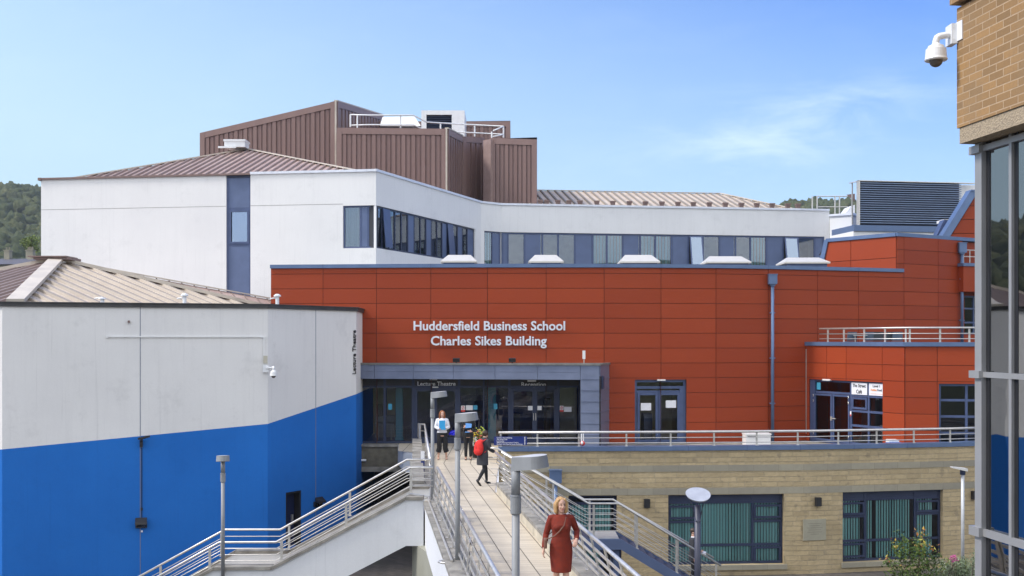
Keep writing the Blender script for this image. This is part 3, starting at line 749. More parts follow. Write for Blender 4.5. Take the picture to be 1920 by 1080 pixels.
def floodlight(label,pl,px,py,kind,group='black floodlights on the blue wall'):
    s=pl.s(px); z=pl.z(px,py); b=pl.pt(s,z); t=thing('floodlight',label,'wall light',b,0,group)
    m=MB()
    if kind=='arm':
        pl.box(m,s-.05,s+.05,z-.22,z+.02,.01,.10); m.bar(pl.pt(s,z,.1),pl.pt(s+.04,z+.06,.34),.06,.05); m.build('bracket',M['black'],t)
        m=MB(); m.bar(pl.pt(s-.04,z+.08,.2),pl.pt(s+.24,z+.17,.42),.20,.07); m.build('lamp_head',M['black'],t)
    else:
        w2=.19; pl.box(m,s-w2,s+w2,z-.17,z+.02,.01,.10)
        m.build('housing',M['black'],t); m=MB()
        m.hexa([pl.pt(s-w2,z-.02,.30),pl.pt(s+w2,z-.02,.30),pl.pt(s+w2,z+.02,.10),pl.pt(s-w2,z+.02,.10),pl.pt(s-w2,z+.05,.28),pl.pt(s+w2,z+.05,.28),pl.pt(s+w2,z+.19,.10),pl.pt(s-w2,z+.19,.10)])
        m.build('visor',M['black'],t); m=MB(); pl.box(m,s-w2+.03,s+w2-.03,z-.14,z-.03,.10,.15); m.build('lens',M['glassdark'],t)
    return t
floodlight('small tilted black floodlight on the seam at the top of the blue paint',p1,265,826,'arm')
floodlight('boxy black bulkhead light low on the blue wall at the end of the cable',p1,265,980,'box')
floodlight('black wedge light on the blue wall right of the dark doorway',p2,594,941,'box')
def cctv(label,root,mount,arm_pts,c,r,sc=1,grp=None):
    t=thing('cctv_camera',label,'camera',root,0,grp)
    m=MB(); mount(m); m.build('bracket',M['whitemetal'],t)
    m=MB(); m.tube(arm_pts,r*.33,12); m.build('arm',M['whitemetal'],t,smooth=True)
    c=Vector(c); m=MB()
    m.loft([(c.x,c.y,c.z-.55*r,r*1.0,r*1.0),(c.x,c.y,c.z-.45*r,r*1.06,r*1.06),(c.x,c.y,c.z-.3*r,r,r),(c.x,c.y,c.z+.55*r,r*.93,r*.93),(c.x,c.y,c.z+.62*r,r*.78,r*.78),(c.x,c.y,c.z+.85*r,r*.72,r*.72),(c.x,c.y,c.z+1.0*r,r*.4,r*.4),(c.x,c.y,c.z+1.15*r,r*.34,r*.34)],28)
    m.build('housing',M['plastic'],t); m=MB(); m.loft([(c.x,c.y,c.z-.55*r-.62*r*math.sin(k*.26),.62*r*math.cos(k*.26)+.01*r,.62*r*math.cos(k*.26)+.01*r) for k in range(0,7)],20); m.build('dome',M['dome'],t,smooth=True)
    return t
s_=p1.s(494); z_=p1.z(494,691); b_=p1.pt(p1.L,z_); 
def mnt(m): p1.box(m,s_-.02,p1.L+.02,z_-.13,z_+.13,.006,.12)
q=P(513,700,37.5)
cctv('white dome camera on the corner of the white-and-blue lecture theatre wall',b_,mnt,[p1.pt(p1.L-.05,z_+.02,.12),p1.pt(p1.L+.12,z_+.03,.2),(q.x,q.y,q.z+.22),(q.x,q.y,q.z+.1)],(q.x,q.y,q.z-.02),.125)

# ================================================================ white rendered block
WB=thing('white_building','tall white rendered teaching block with blue-framed ribbon windows and white cappings','building',(0,66,GZ))
W=[(PX(77,54.6),54.6),(PX(705,52),52.0),(PX(902,64),64.0),(PX(940,65),65.0),(PX(1555,67.9),67.9)]
WT=12.5; WZ0,WZ1=8.78,10.86
q1,q2,q3,q4=[PL(W[i],W[i+1]) for i in range(4)]
mb=MB()
hb=(q1.s(424),q1.s(469.5),5.0,WT); h1=(q1.s(643),q1.L,WZ0,WZ1)
wall(mb,q1,5.0,WT,[hb,h1],reveal=.12)
h2=(0,q2.s(891),WZ0,WZ1); wall(mb,q2,5.0,WT,[h2],reveal=.12)
h3=(.25,q3.L,WZ0,WZ1); wall(mb,q3,5,WT,[h3],reveal=.12)
h4=(0,q4.s(1546),WZ0,WZ1); wall(mb,q4,5,WT,[h4],reveal=.12)
back=[(W[4][0],84),(W[0][0],80)]
for a,b in ((W[4],back[0]),(back[0],back[1]),(back[1],W[0])): wall(mb,PL(a,b),5,WT)
mb.build('wall',M['white'],WB)
mb=MB(); mb.face([(x,y,WT-.1) for x,y in W+back]); mb.build('flat_roof',M['rooffelt'],WB)
mb=MB()
q1.box(mb,hb[1],q1.L,WT,WT+.12,-.3,.07)
for pl in (q2,q3,q4): pl.box(mb,0,pl.L,WT,WT+.12,-.3,.07)
for x,y in W[1:4]: mb.prism([(x+.09*math.cos(k*.785),y+.09*math.sin(k*.785)) for k in range(8)],WT-.002,WT+.123)
mb.build('capping',M['capwhite'],WB)
mb=MB(); q1.box(mb,-.1,hb[1]-.001,WT-.02,WT+.07,-.3,.09); q1.box(mb,-.12,.05,WT-.06,WT+.08,-.3,.11); mb.build('gutter',M['browndark'],WB)
# horizontal day joint
mb=MB(); zj=q1.z(200,391); q1.box(mb,0,hb[0],zj-.012,zj+.012,-.003,.005); q1.box(mb,hb[1],h1[0],zj-.012,zj+.012,-.003,.005); mb.build('render_joint',simple('joint_grey',(.36,.35,.34),.9),WB)
# tall blue strip
zt,zb_=q1.z(445,391),q1.z(445,459)
window(WB,q1,hb[0],hb[1],5.0,WT-.02,hm=[zt,zb_],fw=.11,cas=[(hb[0]+.13,hb[1]-.1,zb_+.06,zt-.06)],fill=[(hb[0]+.08,hb[1]-.08,5.1,zb_-.06),(hb[0]+.08,hb[1]-.08,zt+.06,WT-.12)],frame='frame2',glass='glasssky',name='stair_window',label='tall blue strip with one pane between two blue panels')
# ribbon on the front, round the corner
x=lambda p:q1.s(p)
window(WB,q1,h1[0],h1[1]-.02,WZ0,WZ1,vm=[x(675),x(689)],fw=.08,fill=[(x(676),x(688),WZ0+.1,WZ1-.1),(x(690),h1[1]-.1,WZ0+.1,WZ1-.1)],blind=[(x(645),x(674),WZ0,WZ1)],glass='glassup',name='ribbon_window',frame='frame2',pitch=.15)
# ribbon on the oblique wall
xs=[709,720,733,744,756,768,780,791.5,802,812,822.5,832,841,851,861,870,879,891]; kinds='gogggpggpggpogpgpg'
s=[q2.s(v) for v in xs]; s[0]=.02
fills=[(s[i]+.03,s[i+1]-.03,WZ0+.08,WZ1-.08) for i in range(len(s)-1) if kinds[i]=='p']
window(WB,q2,.02,s[-1],WZ0,WZ1,vm=s[1:-1],fw=.09,fill=fills,blind=[(s[i],s[i+1],WZ0,WZ1) for i in (0,1,2)],glass='glassup',name='ribbon_window',frame='frame',label='long ribbon window on the oblique wall',pitch=.22)
for i in (1,12):   # top-hung lights tilted open
    m=MB(); a,b=s[i],s[i+1]; m.hexa([q2.pt(a,WZ0+.1,.12),q2.pt(b,WZ0+.1,.12),q2.pt(b,WZ0+.1,.08),q2.pt(a,WZ0+.1,.08),q2.pt(a,WZ1-.05,-.05),q2.pt(b,WZ1-.05,-.05),q2.pt(b,WZ1-.05,-.09),q2.pt(a,WZ1-.05,-.09)]); m.build('open_casement',M['frame2'],WB)
# ribbon on the long wall
window(WB,q3,h3[0],h3[1]-.03,WZ0,WZ1,vm=[q3.s(925)],fw=.08,fill=[(q3.s(926),h3[1]-.1,WZ0+.1,WZ1-.1)],blind=[(h3[0],q3.s(925),WZ0,WZ1)],glass='glassup',name='ribbon_window',frame='frame2',pitch=.2)
y4=lambda p:q4.s(p)
segs=[(940,951,'p'),(954,983,'w'),(985,1014,'p'),(1021,1046,'w'),(1048,1077,'w'),(1080,1110,'p'),(1114,1137,'b'),(1140,1167,'b'),(1170,1198,'p'),(1204,1228,'b'),(1231,1258,'b'),(1262,1290,'p'),(1293,1317,'o'),(1321,1349,'w'),(1351,1377,'p'),(1383,1406,'w'),(1410,1436,'b'),(1440,1468,'p'),(1471,1496,'o'),(1499,1527,'w'),(1530,1545,'p')]
vm=[y4((segs[i][1]+segs[i+1][0])/2) for i in range(len(segs)-1)]
window(WB,q4,.03,h4[1],WZ0,WZ1,vm=vm,fw=.11,fill=[(y4(a),y4(b),WZ0+.1,WZ1-.1) for a,b,k in segs if k=='p'],blind=[(y4(a),y4(b),WZ0,WZ1) for a,b,k in segs if k=='b'],glass='glassup',name='ribbon_window',frame='frame2',room='roomwarm',label='long ribbon window of the far wall',pitch=.2,depth=2.5)
for a,b,k in segs:
    if k=='o':
        m=MB(); A_,B_=y4(a),y4(b); m.hexa([q4.pt(A_,WZ0+.05,.42),q4.pt(B_,WZ0+.05,.42),q4.pt(B_,WZ0+.05,.38),q4.pt(A_,WZ0+.05,.38),q4.pt(A_,WZ1-.08,0),q4.pt(B_,WZ1-.08,0),q4.pt(B_,WZ1-.08,-.04),q4.pt(A_,WZ1-.08,-.04)])
        oc=m.build('open_casement',M['frame2'],WB); m=MB(); m.face([q4.pt(A_+.08,WZ0+.12,.415),q4.pt(B_-.08,WZ0+.12,.415),q4.pt(B_-.08,WZ1-.16,.025),q4.pt(A_+.08,WZ1-.16,.025)]); m.build('pane',M['glasssky'],oc)
m=MB(); q3.box(m,0,.25,WT-.3,WT-.29,0,.01)
# left hipped roof
E0=Vector((W[0][0]+1.0,55.0,12.5)); E1=Vector((W[1][0]-.3,53.0,12.5)); A2=Vector((PX(465,61),61,15.15)); B0=Vector((W[0][0]+1.0,68,12.5)); B1=Vector((W[1][0]+4.0,66,12.5))
m=MB(); seam_roof(m,None,E0,E1,A2,A2,.42,.13,.09,ribshade=.55); m.build('hipped_roof',M['brownroof'],WB)
m=MB(); seam_roof(m,None,B0,E0,A2,A2,.42,.1,.08); seam_roof(m,None,E1,B1,A2,A2,.42,.1,.08); m.face([B1,B0,A2]); m.build('side_roof',M['brownroof'],WB)
m=MB(); strip(m,A2,E0,.3,.06); strip(m,A2,E1,.3,.06); m.build('ridge_flashing',M['flash'],WB)
m=MB(); q=P(444,271,60.5); m.box(q.x-.58,q.x+.58,q.y-.5,q.y+.5,q.z-.22,q.z+.2); m.box(q.x-.62,q.x+.62,q.y-.54,q.y+.54,q.z+.1,q.z+.2); m.box(q.x-.9,q.x+.1,q.y-.6,q.y-.52,q.z-.3,q.z-.2); m.build('roof_cowl',M['whitemetal'],WB)
# right long roof
RZ=14.5; E2=Vector((1.1,66.5,12.45)); E3=Vector((PX(1524,69),69.0,12.45)); T2=Vector((1.1,73,RZ)); T3=Vector((14.6,73+12.6*(E3.y-E2.y)/(E3.x-E2.x),RZ)); 
m=MB(); seam_roof(m,None,E2,E3,T2,T3,.50,.17,.09,ribshade=.85); seam_roof(m,None,E3,Vector((E3.x+.3,79,12.45)),T3,T3,.42,.1,.08); m.face([(E3.x+.3,79,12.45),(1.1,79,12.45),T2,T3]); m.build('long_roof',M['tan'],WB)
m=MB(); strip(m,T3,E3,.25,.06); strip(m,T2,T3,.2,.04); m.build('hip_flashing',M['flash'],WB)
for px in [1013,1025,1046,1067,1087.5,1119,1149,1180,1210,1241,1271,1300,1330,1360,1390,1419,1447.5,1477,1496]:
    t_=(px-1013)/483; Yv=67.3+t_*1.9; q=P(px,378+t_*7,Yv); m=MB(); m.hexa([(q.x-.10,q.y-.12,q.z-.3),(q.x+.10,q.y-.12,q.z-.3),(q.x+.10,q.y+.12,q.z-.3),(q.x-.10,q.y+.12,q.z-.3),(q.x-.15,q.y-.16,q.z+.02),(q.x+.15,q.y-.16,q.z+.02),(q.x+.15,q.y+.16,q.z+.02),(q.x-.15,q.y+.16,q.z+.02)]); m.box(q.x-.17,q.x+.17,q.y-.18,q.y+.18,q.z+.02,q.z+.10); m.build('eaves_vent',M['browndark'],WB)

# ================================================================ brown plant tower
BT=thing('plant_tower','brown ribbed metal plant tower with a sloping top rising behind the white block','building',(-4,70,12.3))
def ribbed(mb,pl,zf0,zt,zb=12.3,pitch=.62,edge=.35,tile=None):
    """ribbed cladding wall on plane; zt(s) gives the top height"""
    L_=pl.L; n=max(1,round((L_-2*edge)/pitch)); p_=(L_-2*edge)/n
    mb.tone=.45; mb.face([pl.pt(0,zb),pl.pt(L_,zb),pl.pt(L_,zt(L_)),pl.pt(0,zt(0))])
    def slab(a,b,lo_,dt,d,tone):
        mb.tone=tone
        mb.hexa([pl.pt(a,lo_,d),pl.pt(b,lo_,d),pl.pt(b,lo_,0),pl.pt(a,lo_,0),pl.pt(a,zt(a)-dt,d),pl.pt(b,zt(b)-dt,d),pl.pt(b,zt(b)-dt,0),pl.pt(a,zt(a)-dt,0)])
    for i in range(n):
        a=edge+i*p_; slab(a+.02,a+p_*.40,zb,.4,.09,random.uniform(.3,.6)); slab(a+p_*.52,a+p_*.86,zb,.4,.05,random.uniform(.2,.5))
    slab(0,edge-.03,zb,.0,.12,.7); slab(L_-edge+.03,L_,zb,.0,.12,.7)
    mb.tone=.8
    mb.hexa([pl.pt(edge-.03,zt(edge)-.38,.11),pl.pt(L_-edge+.03,zt(L_-edge)-.38,.11),pl.pt(L_-edge+.03,zt(L_-edge)-.38,0),pl.pt(edge-.03,zt(edge)-.38,0),pl.pt(edge-.03,zt(edge),.11),pl.pt(L_-edge+.03,zt(L_-edge),.11),pl.pt(L_-edge+.03,zt(L_-edge),0),pl.pt(edge-.03,zt(edge),0)])
    mb.tone=.5
def vol(name,x0,Y0,x1,Y1,yl,yr,depth,side=None,base=12.3,hidden_top=True):
    pl=plpx(x0,Y0,x1,Y1); zl=PZ(yl,Y0); zr=PZ(yr,Y1)
    m=MB(); ribbed(m,pl,0,lambda s:zl+(zr-zl)*s/pl.L,base)
    A,B=pl.A,pl.B; n=-pl.n*depth if side is None else Vector(side)
    Cc=B+n; D=A+n
    zc=zr if not isinstance(side,tuple) or len(side)<3 else side[2]
    return pl,zl,zr,m
# main wedge
pl,zl,zr,m=vol('w',376,68,630,67,250,190,8)
A,B=pl.A,pl.B; Cb=Vector((PX(716,80),80)); Db=Vector((A.x,80)); zC=PZ(216,80); 
sd=PL((B.x,B.y),(Cb.x,Cb.y)); ribbed(m,sd,0,lambda s:zr+(zC-zr)*s/sd.L,12.3,pitch=.9)
m.face([pl.pt(0,zl),pl.pt(pl.L,zr),(Cb.x,Cb.y,zC),(Db.x,Db.y,zl-.2)]); wall(m,PL((Cb.x,Cb.y),(Db.x,Db.y)),12.3,zl-.3); wall(m,PL((Db.x,Db.y),(A.x,A.y)),12.3,zl)
m.build('wedge_wall',M['brown'],BT)
# front block
pl2,z2l,z2r,m=vol('f',632,66,838,65.4,240,242,6)
s2=PL((pl2.B.x,pl2.B.y),(PX(866,69),69)); z2s=PZ(256,69); ribbed(m,s2,0,lambda s:z2r+(z2s-z2r)*s/s2.L,12.3,pitch=.55,edge=.12)
m.face([pl2.pt(0,z2l-.05),pl2.pt(pl2.L,z2r-.05),(PX(866,69),69,z2s-.05),(PX(866,69),74,z2s-.05),(pl2.A.x,74,z2l-.05)]); wall(m,PL((pl2.A.x,74),(pl2.A.x,66)),12.3,z2l-.05)
m.build('front_wall',M['brown'],BT)
m=MB()
m.bar((pl2.B.x-.02,pl2.B.y-.14,13),(pl2.B.x-.02,pl2.B.y-.14,z2r+.02),.1,.1); m.bar(pl2.pt(pl2.L,z2r+.04,.1),(PX(866,69),68.9,z2s+.04),.24,.07); m.bar(pl.pt(pl.L,zr+.04,.05),(Cb.x,Cb.y,zC+.04),.24,.07); m.bar(pl.pt(pl.L+.02,13,.14),pl.pt(pl.L+.02,zr,.14),.1,.1)
m.build('corner_trim',M['flash'],BT)
# right-hand parts
pl3,z3l,z3r,m=vol('r',866,69,906,71,256,258,5); 
m.face([pl3.pt(0,z3l-.04),pl3.pt(pl3.L,z3r-.04),(pl3.B.x,78,z3r-.04),(pl3.A.x,78,z3l-.04)]); m.build('recessed_wall',M['brown'],BT)
pl4=plpx(906,68.6,920,68.2); m=MB(); pl4.box(m,0,pl4.L,12.3,PZ(262,68.4),-3,.0); m.build('pilaster',simple('brown_pilaster',(.30,.21,.19),.5,.1),BT)
pl5,z5l,z5r,m=vol('q',920,68.5,1007,68,259,262,5)
zz=z5l-.04; pb=(pl5.B.x,76); 
m.face([pl5.pt(0,zz),pl5.pt(pl5.L,zz),(pb[0],pb[1],zz),(pl5.A.x,76,zz)]); wall(m,PL((pl5.B.x,pl5.B.y),pb),12.3,zz); m.build('right_wall',M['brown'],BT)
m=MB(); pl5.box(m,.02,pl5.L,12.42,12.6,.11,.2); m.build('base_flashing',M['browndark'],BT)
pl6,z6l,z6r,m=vol('b',700,79,957,78.5,228,228,5,base=15); m.face([pl6.pt(0,z6l-.04),pl6.pt(pl6.L,z6l-.04),(pl6.B.x,86,z6l-.04),(pl6.A.x,86,z6l-.04)]); wall(m,PL((pl6.B.x,pl6.B.y),(pl6.B.x,86)),12.3,z6l-.04); m.build('rear_wall',M['brown'],BT)
# plant on top
m=MB(); a=P(790,207,74); b=P(871,207,74); zb=PZ(262,74); m.box(a.x,a.x+.35,74,77,zb,a.z); m.box(PX(847,74),b.x,74,77,zb,a.z); m.box(a.x+.35,PX(847,74),74,77,PZ(215,74),a.z); m.box(a.x+.35,PX(847,74),74.5,77,zb,PZ(215,74)); t_=thing('air_handling_unit','white cased air handling unit with a dark louvre on top of the brown tower','air handler',(a.x,74,zb)); m.build('casing',M['whitemetal'],t_)
m=MB(); n=11
for i in range(n):
    z_=zb+.3+(PZ(216,74)-zb-.3)*i/n; m.hexa([(a.x+.36,74.05,z_),(PX(847,74)-.01,74.05,z_),(PX(847,74)-.01,74.25,z_+.08),(a.x+.36,74.25,z_+.08),(a.x+.36,74.05,z_+.03),(PX(847,74)-.01,74.05,z_+.03),(PX(847,74)-.01,74.25,z_+.11),(a.x+.36,74.25,z_+.11)])
m.box(a.x+.36,PX(847,74)-.01,74.3,74.35,zb,PZ(216,74)); m.build('louvre',M['frame'],t_)
a=P(706,236,75); m=MB(); m.hexa([(PX(712,75),75,a.z),(PX(789,75),75,a.z),(PX(789,75),78,a.z),(PX(700,75),78,a.z),(PX(716,75),75.4,PZ(217,75)),(PX(776,75),75.4,PZ(216,75)),(PX(776,75),78,PZ(216,75)),(PX(716,75),78,PZ(217,75))]); tag(m.build('duct_housing',M['whitemetal']),'low white duct housing beside the dark-louvred unit on the brown tower','duct')

def railing(name,label,path,h,wires,spacing=None,posts=None,group=None,cat='railing',rt=.024,rw=.009,pw=.045,wire_path=None,postmat='steel',plate=False,extra=None,low=0):
    """path: top-rail polyline; h: post drop; wires: offsets below the top rail"""
    t=thing(name,label,cat,Vector(path[0])-Vector((0,0,h)),0,group)
    m=MB(); m.tube(path,rt,10); m.build('handrail',M['steel'],t,smooth=True)
    for w_ in wires:
        m=MB(); pts=[Vector(p)-Vector((0,0,w_)) for p in path]; m.tube(pts,rw,6); m.build('rail',M['steel'],t,smooth=True)
    P_=[Vector(p) for p in path]
    if posts is None:
        posts=[]; acc=0; nxt=spacing*.3
        for i in range(len(P_)-1):
            L_=(P_[i+1]-P_[i]).length
            while nxt<=acc+L_: posts.append((P_[i].lerp(P_[i+1],(nxt-acc)/L_),(P_[i+1]-P_[i]).normalized())); nxt+=spacing
            acc+=L_
    for p,d in posts:
        m=MB(); dd=Vector((d.x,d.y,0)).normalized()
        m.bar(p-Vector((0,0,h)),p-Vector((0,0,.03)),.014,pw,up=(dd.x,dd.y,0)) if not plate else m.bar(p-Vector((0,0,h)),p-Vector((0,0,.03)),pw,pw*.3,up=(dd.x,dd.y,0))
        sd_=Vector((-dd.y,dd.x,0))*.02
        m.bar(p-Vector((0,0,h))+sd_,p-Vector((0,0,.03))+sd_,.010,pw,up=(dd.x,dd.y,0)); m.box(p.x-.05,p.x+.05,p.y-.05,p.y+.05,p.z-h,p.z-h+.012)
        m.tube([p-Vector((0,0,.05)),p],.010,6)
        m.build('post',M[postmat],t)
    return t
# galvanised rail round the tower roof
g1=thing('roof_railing','pale tubular guard rail along the top of the brown tower','railing',(PX(657,66.5),66.5,z2l))
for dy in (0,.85):
    m=MB(); pts=[P(657,215,66.5),P(690,214,66.5),P(775,214,66.5),P(800,228,68),P(868,236,70),P(944,236,70.5),P(925,250,67.9)]
    zt_=[215,216,216,229,233,237,245]; zl_=[235,234,234,246,248,252,256]
    pts=[P(px_,(a if dy==0 else b),Y_) for px_,a,b,Y_ in zip((657,690,775,800,868,944,925),zt_,zl_,(66.5,66.5,66.5,68,70,70.5,68.6))]
    m.tube(pts,.045,8); m.build('handrail' if dy==0 else 'rail',M['whitemetal'],g1,smooth=True)
for px_,a,b,Y_ in ((657,215,238,66.5),(670,215,240,66.5),(751,216,240,66.6),(826,230,250,68.8),(890,234,256,70.2),(944,237,258,70.5),(922,247,260,68.7)):
    m=MB(); m.tube([P(px_,a,Y_),P(px_,b,Y_)],.05,8); m.build('post',M['whitemetal'],g1)

# ================================================================ far right: louvre screen, gable
LS=thing('louvre_screen','dark blue horizontal louvre screen round rooftop plant on the right','louvre screen',(PX(1600,64),64,10.6))
l1=plpx(1609,64,1800,65); z0_=l1.z(1700,421); zt_=l1.z(1609,340)
m=MB(); n=19
for i in range(n):
    z_=z0_+.05+(zt_-z0_-.15)*i/(n-1)
    m.hexa([l1.pt(0,z_-.02,.16),l1.pt(l1.L,z_-.02,.16),l1.pt(l1.L,z_-.02,.02),l1.pt(0,z_-.02,.02),l1.pt(0,z_+.02,.16),l1.pt(l1.L,z_+.02,.16),l1.pt(l1.L,z_+.05,.02),l1.pt(0,z_+.05,.02)])
m.build('louvre',M['louvre'],LS); m=MB(); l1.box(m,0,l1.L,z0_-.1,zt_,-.15,-.1); m.build('backing',M['frame'],LS)
m=MB(); l1.box(m,-.06,.02,z0_-.1,zt_+.04,-.1,.2); l1.box(m,-.18,-.12,z0_,zt_-.05,-.5,-.42); l1.box(m,-.06,l1.L+.9,zt_+.0,zt_+.05,-.1,.2); m.bar(l1.pt(-.02,zt_,0),l1.pt(-.25,zt_-.03,-.6),.1,.05)
m.build('frame',M['steel'],LS)
m=MB(); l1.box(m,-.35,l1.L,z0_-.46,z0_-.1,-3,.2); m.build('plinth',M['coping'],LS)
m=MB(); l1.box(m,-.35,l1.L+1,z0_-1.8,z0_-.46,-3,.1); m.build('base_wall',M['white'],LS)
m=MB(); l1.box(m,l1.L+.02,l1.L+3,z0_-1,zt_-.02,-3,-.3); m.build('white_casing',M['whitemetal'],LS)
W5=thing('parapet_wall','short white parapet stub with its own capping next to the louvre screen','wall',(PX(1556,66.6),66.6,8))
l2=plpx(1555.5,66.8,1597,66); m=MB(); l2.box(m,0,l2.L,5,l2.z(1570,405),-3,0); m.build('wall_panel',M['white'],W5); m=MB(); l2.box(m,-.02,l2.L+.1,l2.z(1570,405),l2.z(1570,401),-3,.08); m.build('capping',M['capwhite'],W5)
m=MB(); q=P(1578,404,67.6); m.hexa([(q.x,67.6,q.z-.2),(PX(1603,67.6),67.6,q.z-.2),(PX(1603,67.6),69,q.z-.2),(q.x,69,q.z-.2),(PX(1596,67.6),67.6,PZ(386,67.6)),(PX(1603,67.6),67.6,PZ(384,67.6)),(PX(1603,67.6),69,PZ(384,67.6)),(PX(1596,67.6),69,PZ(386,67.6))]); tag(m.build('vent_cowl',M['whitemetal']),'white sloping vent cowl squeezed left of the louvre screen frame','vent')
m=MB(); m.hexa([(PX(1588,68.2),68.2,PZ(366,68.2)),(PX(1603,68.2),68.2,PZ(378,68.2)),(PX(1603,69),69,PZ(378,69)),(PX(1588,69),69,PZ(366,69)),(PX(1587,68.2),68.2,PZ(365,68.2)),(PX(1603,68.2),68.2,PZ(363,68.2)),(PX(1603,69),69,PZ(363,69)),(PX(1587,69),69,PZ(365,69))]); tag(m.build('extract_hood',M['browndark']),'grey triangular extract hood jutting left from the louvre screen','vent')
g2=thing('roof_railing','thin galvanised guard rail on the roof before the far trees','railing',P(1522,398,74))
for a,b in ((368,368),(388,388)):
    m=MB(); m.tube([P(1532,a,74),P(1590,b,74)],.04,6); m.build('rail',M['steel'],g2)
for px_ in (1523,1532,1565.5,1574):
    m=MB(); m.tube([P(px_,368,74),P(px_,402,74)],.05,6); m.build('post',M['steel'],g2)

GB=thing('red_gable','terracotta-clad gable with a steep blue-grey coping at the right','building',(PX(1840,56),56,8.5))
m=MB(); Yg=56
def gx(px,py,Y=Yg): p=P(px,py,Y); return (p.x,p.z)
def tri_clad():
    zs=[PZ(v,Yg) for v in (470,438,411.5,386,362,352)]
    for i in range(len(zs)-1):
        m.tone=random.random(); a,b=zs[i]+.02,zs[i+1]-.01
        xl=lambda z:PX(1779+(470-(HY-(z-CZ)*F/Yg))*( (1829-1779)/(443-362))-13,Yg)
        m.yprism([(xl(a),a),(PX(1900,Yg),a),(PX(1900,Yg),b),(xl(b),b)],Yg,Yg+.05)
tri_clad(); m.build('cladding',M['red'],GB)
m=MB(); m.yprism([gx(1762,470),gx(1900,470),gx(1900,359),gx(1829,359)],Yg+.06,Yg+.5); m.build('gable_wall',M['joint'],GB)
m=MB(); m.yprism([gx(1748,470),gx(1763,470),gx(1832,359),gx(1817,359)],Yg-.15,Yg+.5); m.build('coping',M['coping'],GB); m=MB(); m.yprism([gx(1817,359.2),gx(1900,361.2),gx(1900,357.5),gx(1818,356.5)],Yg-.2,Yg+.5); m.build('coping',M['coping'],GB)
m=MB(); m.yprism([gx(1744,460,57),gx(1757,460,57),gx(1779,414,57),gx(1766,413,57)],56.7,57.3); m.yprism([gx(1757,460,57),gx(1775,460,57),gx(1800,416,57),gx(1779,414,57)],57,57.4); m.build('sloping_window',M['frame2'],GB)
m=MB(); m.box(PX(1770,58),PX(1785,58),58,59,PZ(416,58),PZ(411,58)); m.build('lamp_strip',M['plastic'],GB)

# ================================================================ thin summer haze
m=MB(); m.box(-1010,1010,-1010,1010,-5.2,99)
hz=m.build('haze',None); hz.data.materials.clear()
hm_=bpy.data.materials.new('haze'); hm_.use_nodes=True; hn=hm_.node_tree; hn.nodes.clear(); ho=hn.nodes.new('ShaderNodeOutputMaterial'); hv=hn.nodes.new('ShaderNodeVolumePrincipled')
hv.inputs['Color'].default_value=(.86,.92,1,1); hv.inputs['Density'].default_value=.00024; hv.inputs['Anisotropy'].default_value=.3; hn.links.new(hv.outputs[0],ho.inputs['Volume']); hz.data.materials.append(hm_); tag(hz,kind='stuff')
SC.cycles.volume_bounces=0
# ================================================================ red-clad wing
RW=thing('business_school_wing','long curved wing clad in terracotta-red panels with a grey-framed entrance','building',(2,50,0))
ROWS=[7.039-.617*k for k in range(13)]
JP=[508,606,706,808,914,1024,1132.5,1239,1342,1440,1532,1609,1692]
def Yf(px):
    T=[(508,44.6),(700,44.2),(900,44.0),(1132,44.0),(1342,44.4),(1450,45.0),(1532,45.7),(1609,46.3),(1692,47.1),(1758,48.2),(1803,49.2)]
    for (a,b),(c,d) in zip(T,T[1:]):
        if px<=c: return b+(d-b)*(px-a)/(c-a)
    return T[-1][1]
cl=MB(); bk=MB(); cp=MB(); RT=7.30
doorz=(0.0,2.65)
for i in range(len(JP)-1):
    a,b=JP[i],JP[i+1]; pl=plpx(a,Yf(a),b,Yf(b)); hs=[]
    if a<1088 and b>600: hs.append((max(0,pl.s(600)) if a<600 else 0,min(pl.L,pl.s(1089)) if b>1089 else pl.L,-1,2.76))
    for c,d in ((1190,1287),):
        if a<d and b>c: hs.append((max(0,pl.s(c)),min(pl.L,pl.s(d)),-.05,doorz[1]))
    hs=[h for h in hs if h[1]-h[0]>.01]
    clad(cl,pl,0.0,RT-.02,ROWS,[],hs); wall(bk,pl,0,RT,hs,reveal=.3)
    pl.box(cp,-.012,pl.L+.012,RT-.02,RT+.13,-.35,.10); 
pe=plpx(508,44.6,508,60); q_=P(508,0,44.6); 
wall(bk,PL((q_.x,60),(q_.x,44.6)),0,RT); 
cl.build('cladding',M['red'],RW); bk.build('backing_wall',M['joint'],RW); cp.build('coping',M['coping'],RW)
cj=MB()
for px in (606,808,1024,1239,1440,1609): q=P(px,0,Yf(px)); cj.box(q.x-.012,q.x+.012,q.y-.105,q.y+.2,RT-.03,RT+.134)
cj.build('coping_joint',M['frame2'],RW)
m=MB(); m.face([(PX(p,Yf(p)),Yf(p)+.05,RT-.08) for p in JP]+[(PX(1692,60),60,RT-.08),(PX(508,60)+3.3,60,RT-.08)]); m.build('flat_roof',M['rooffelt'],RW)
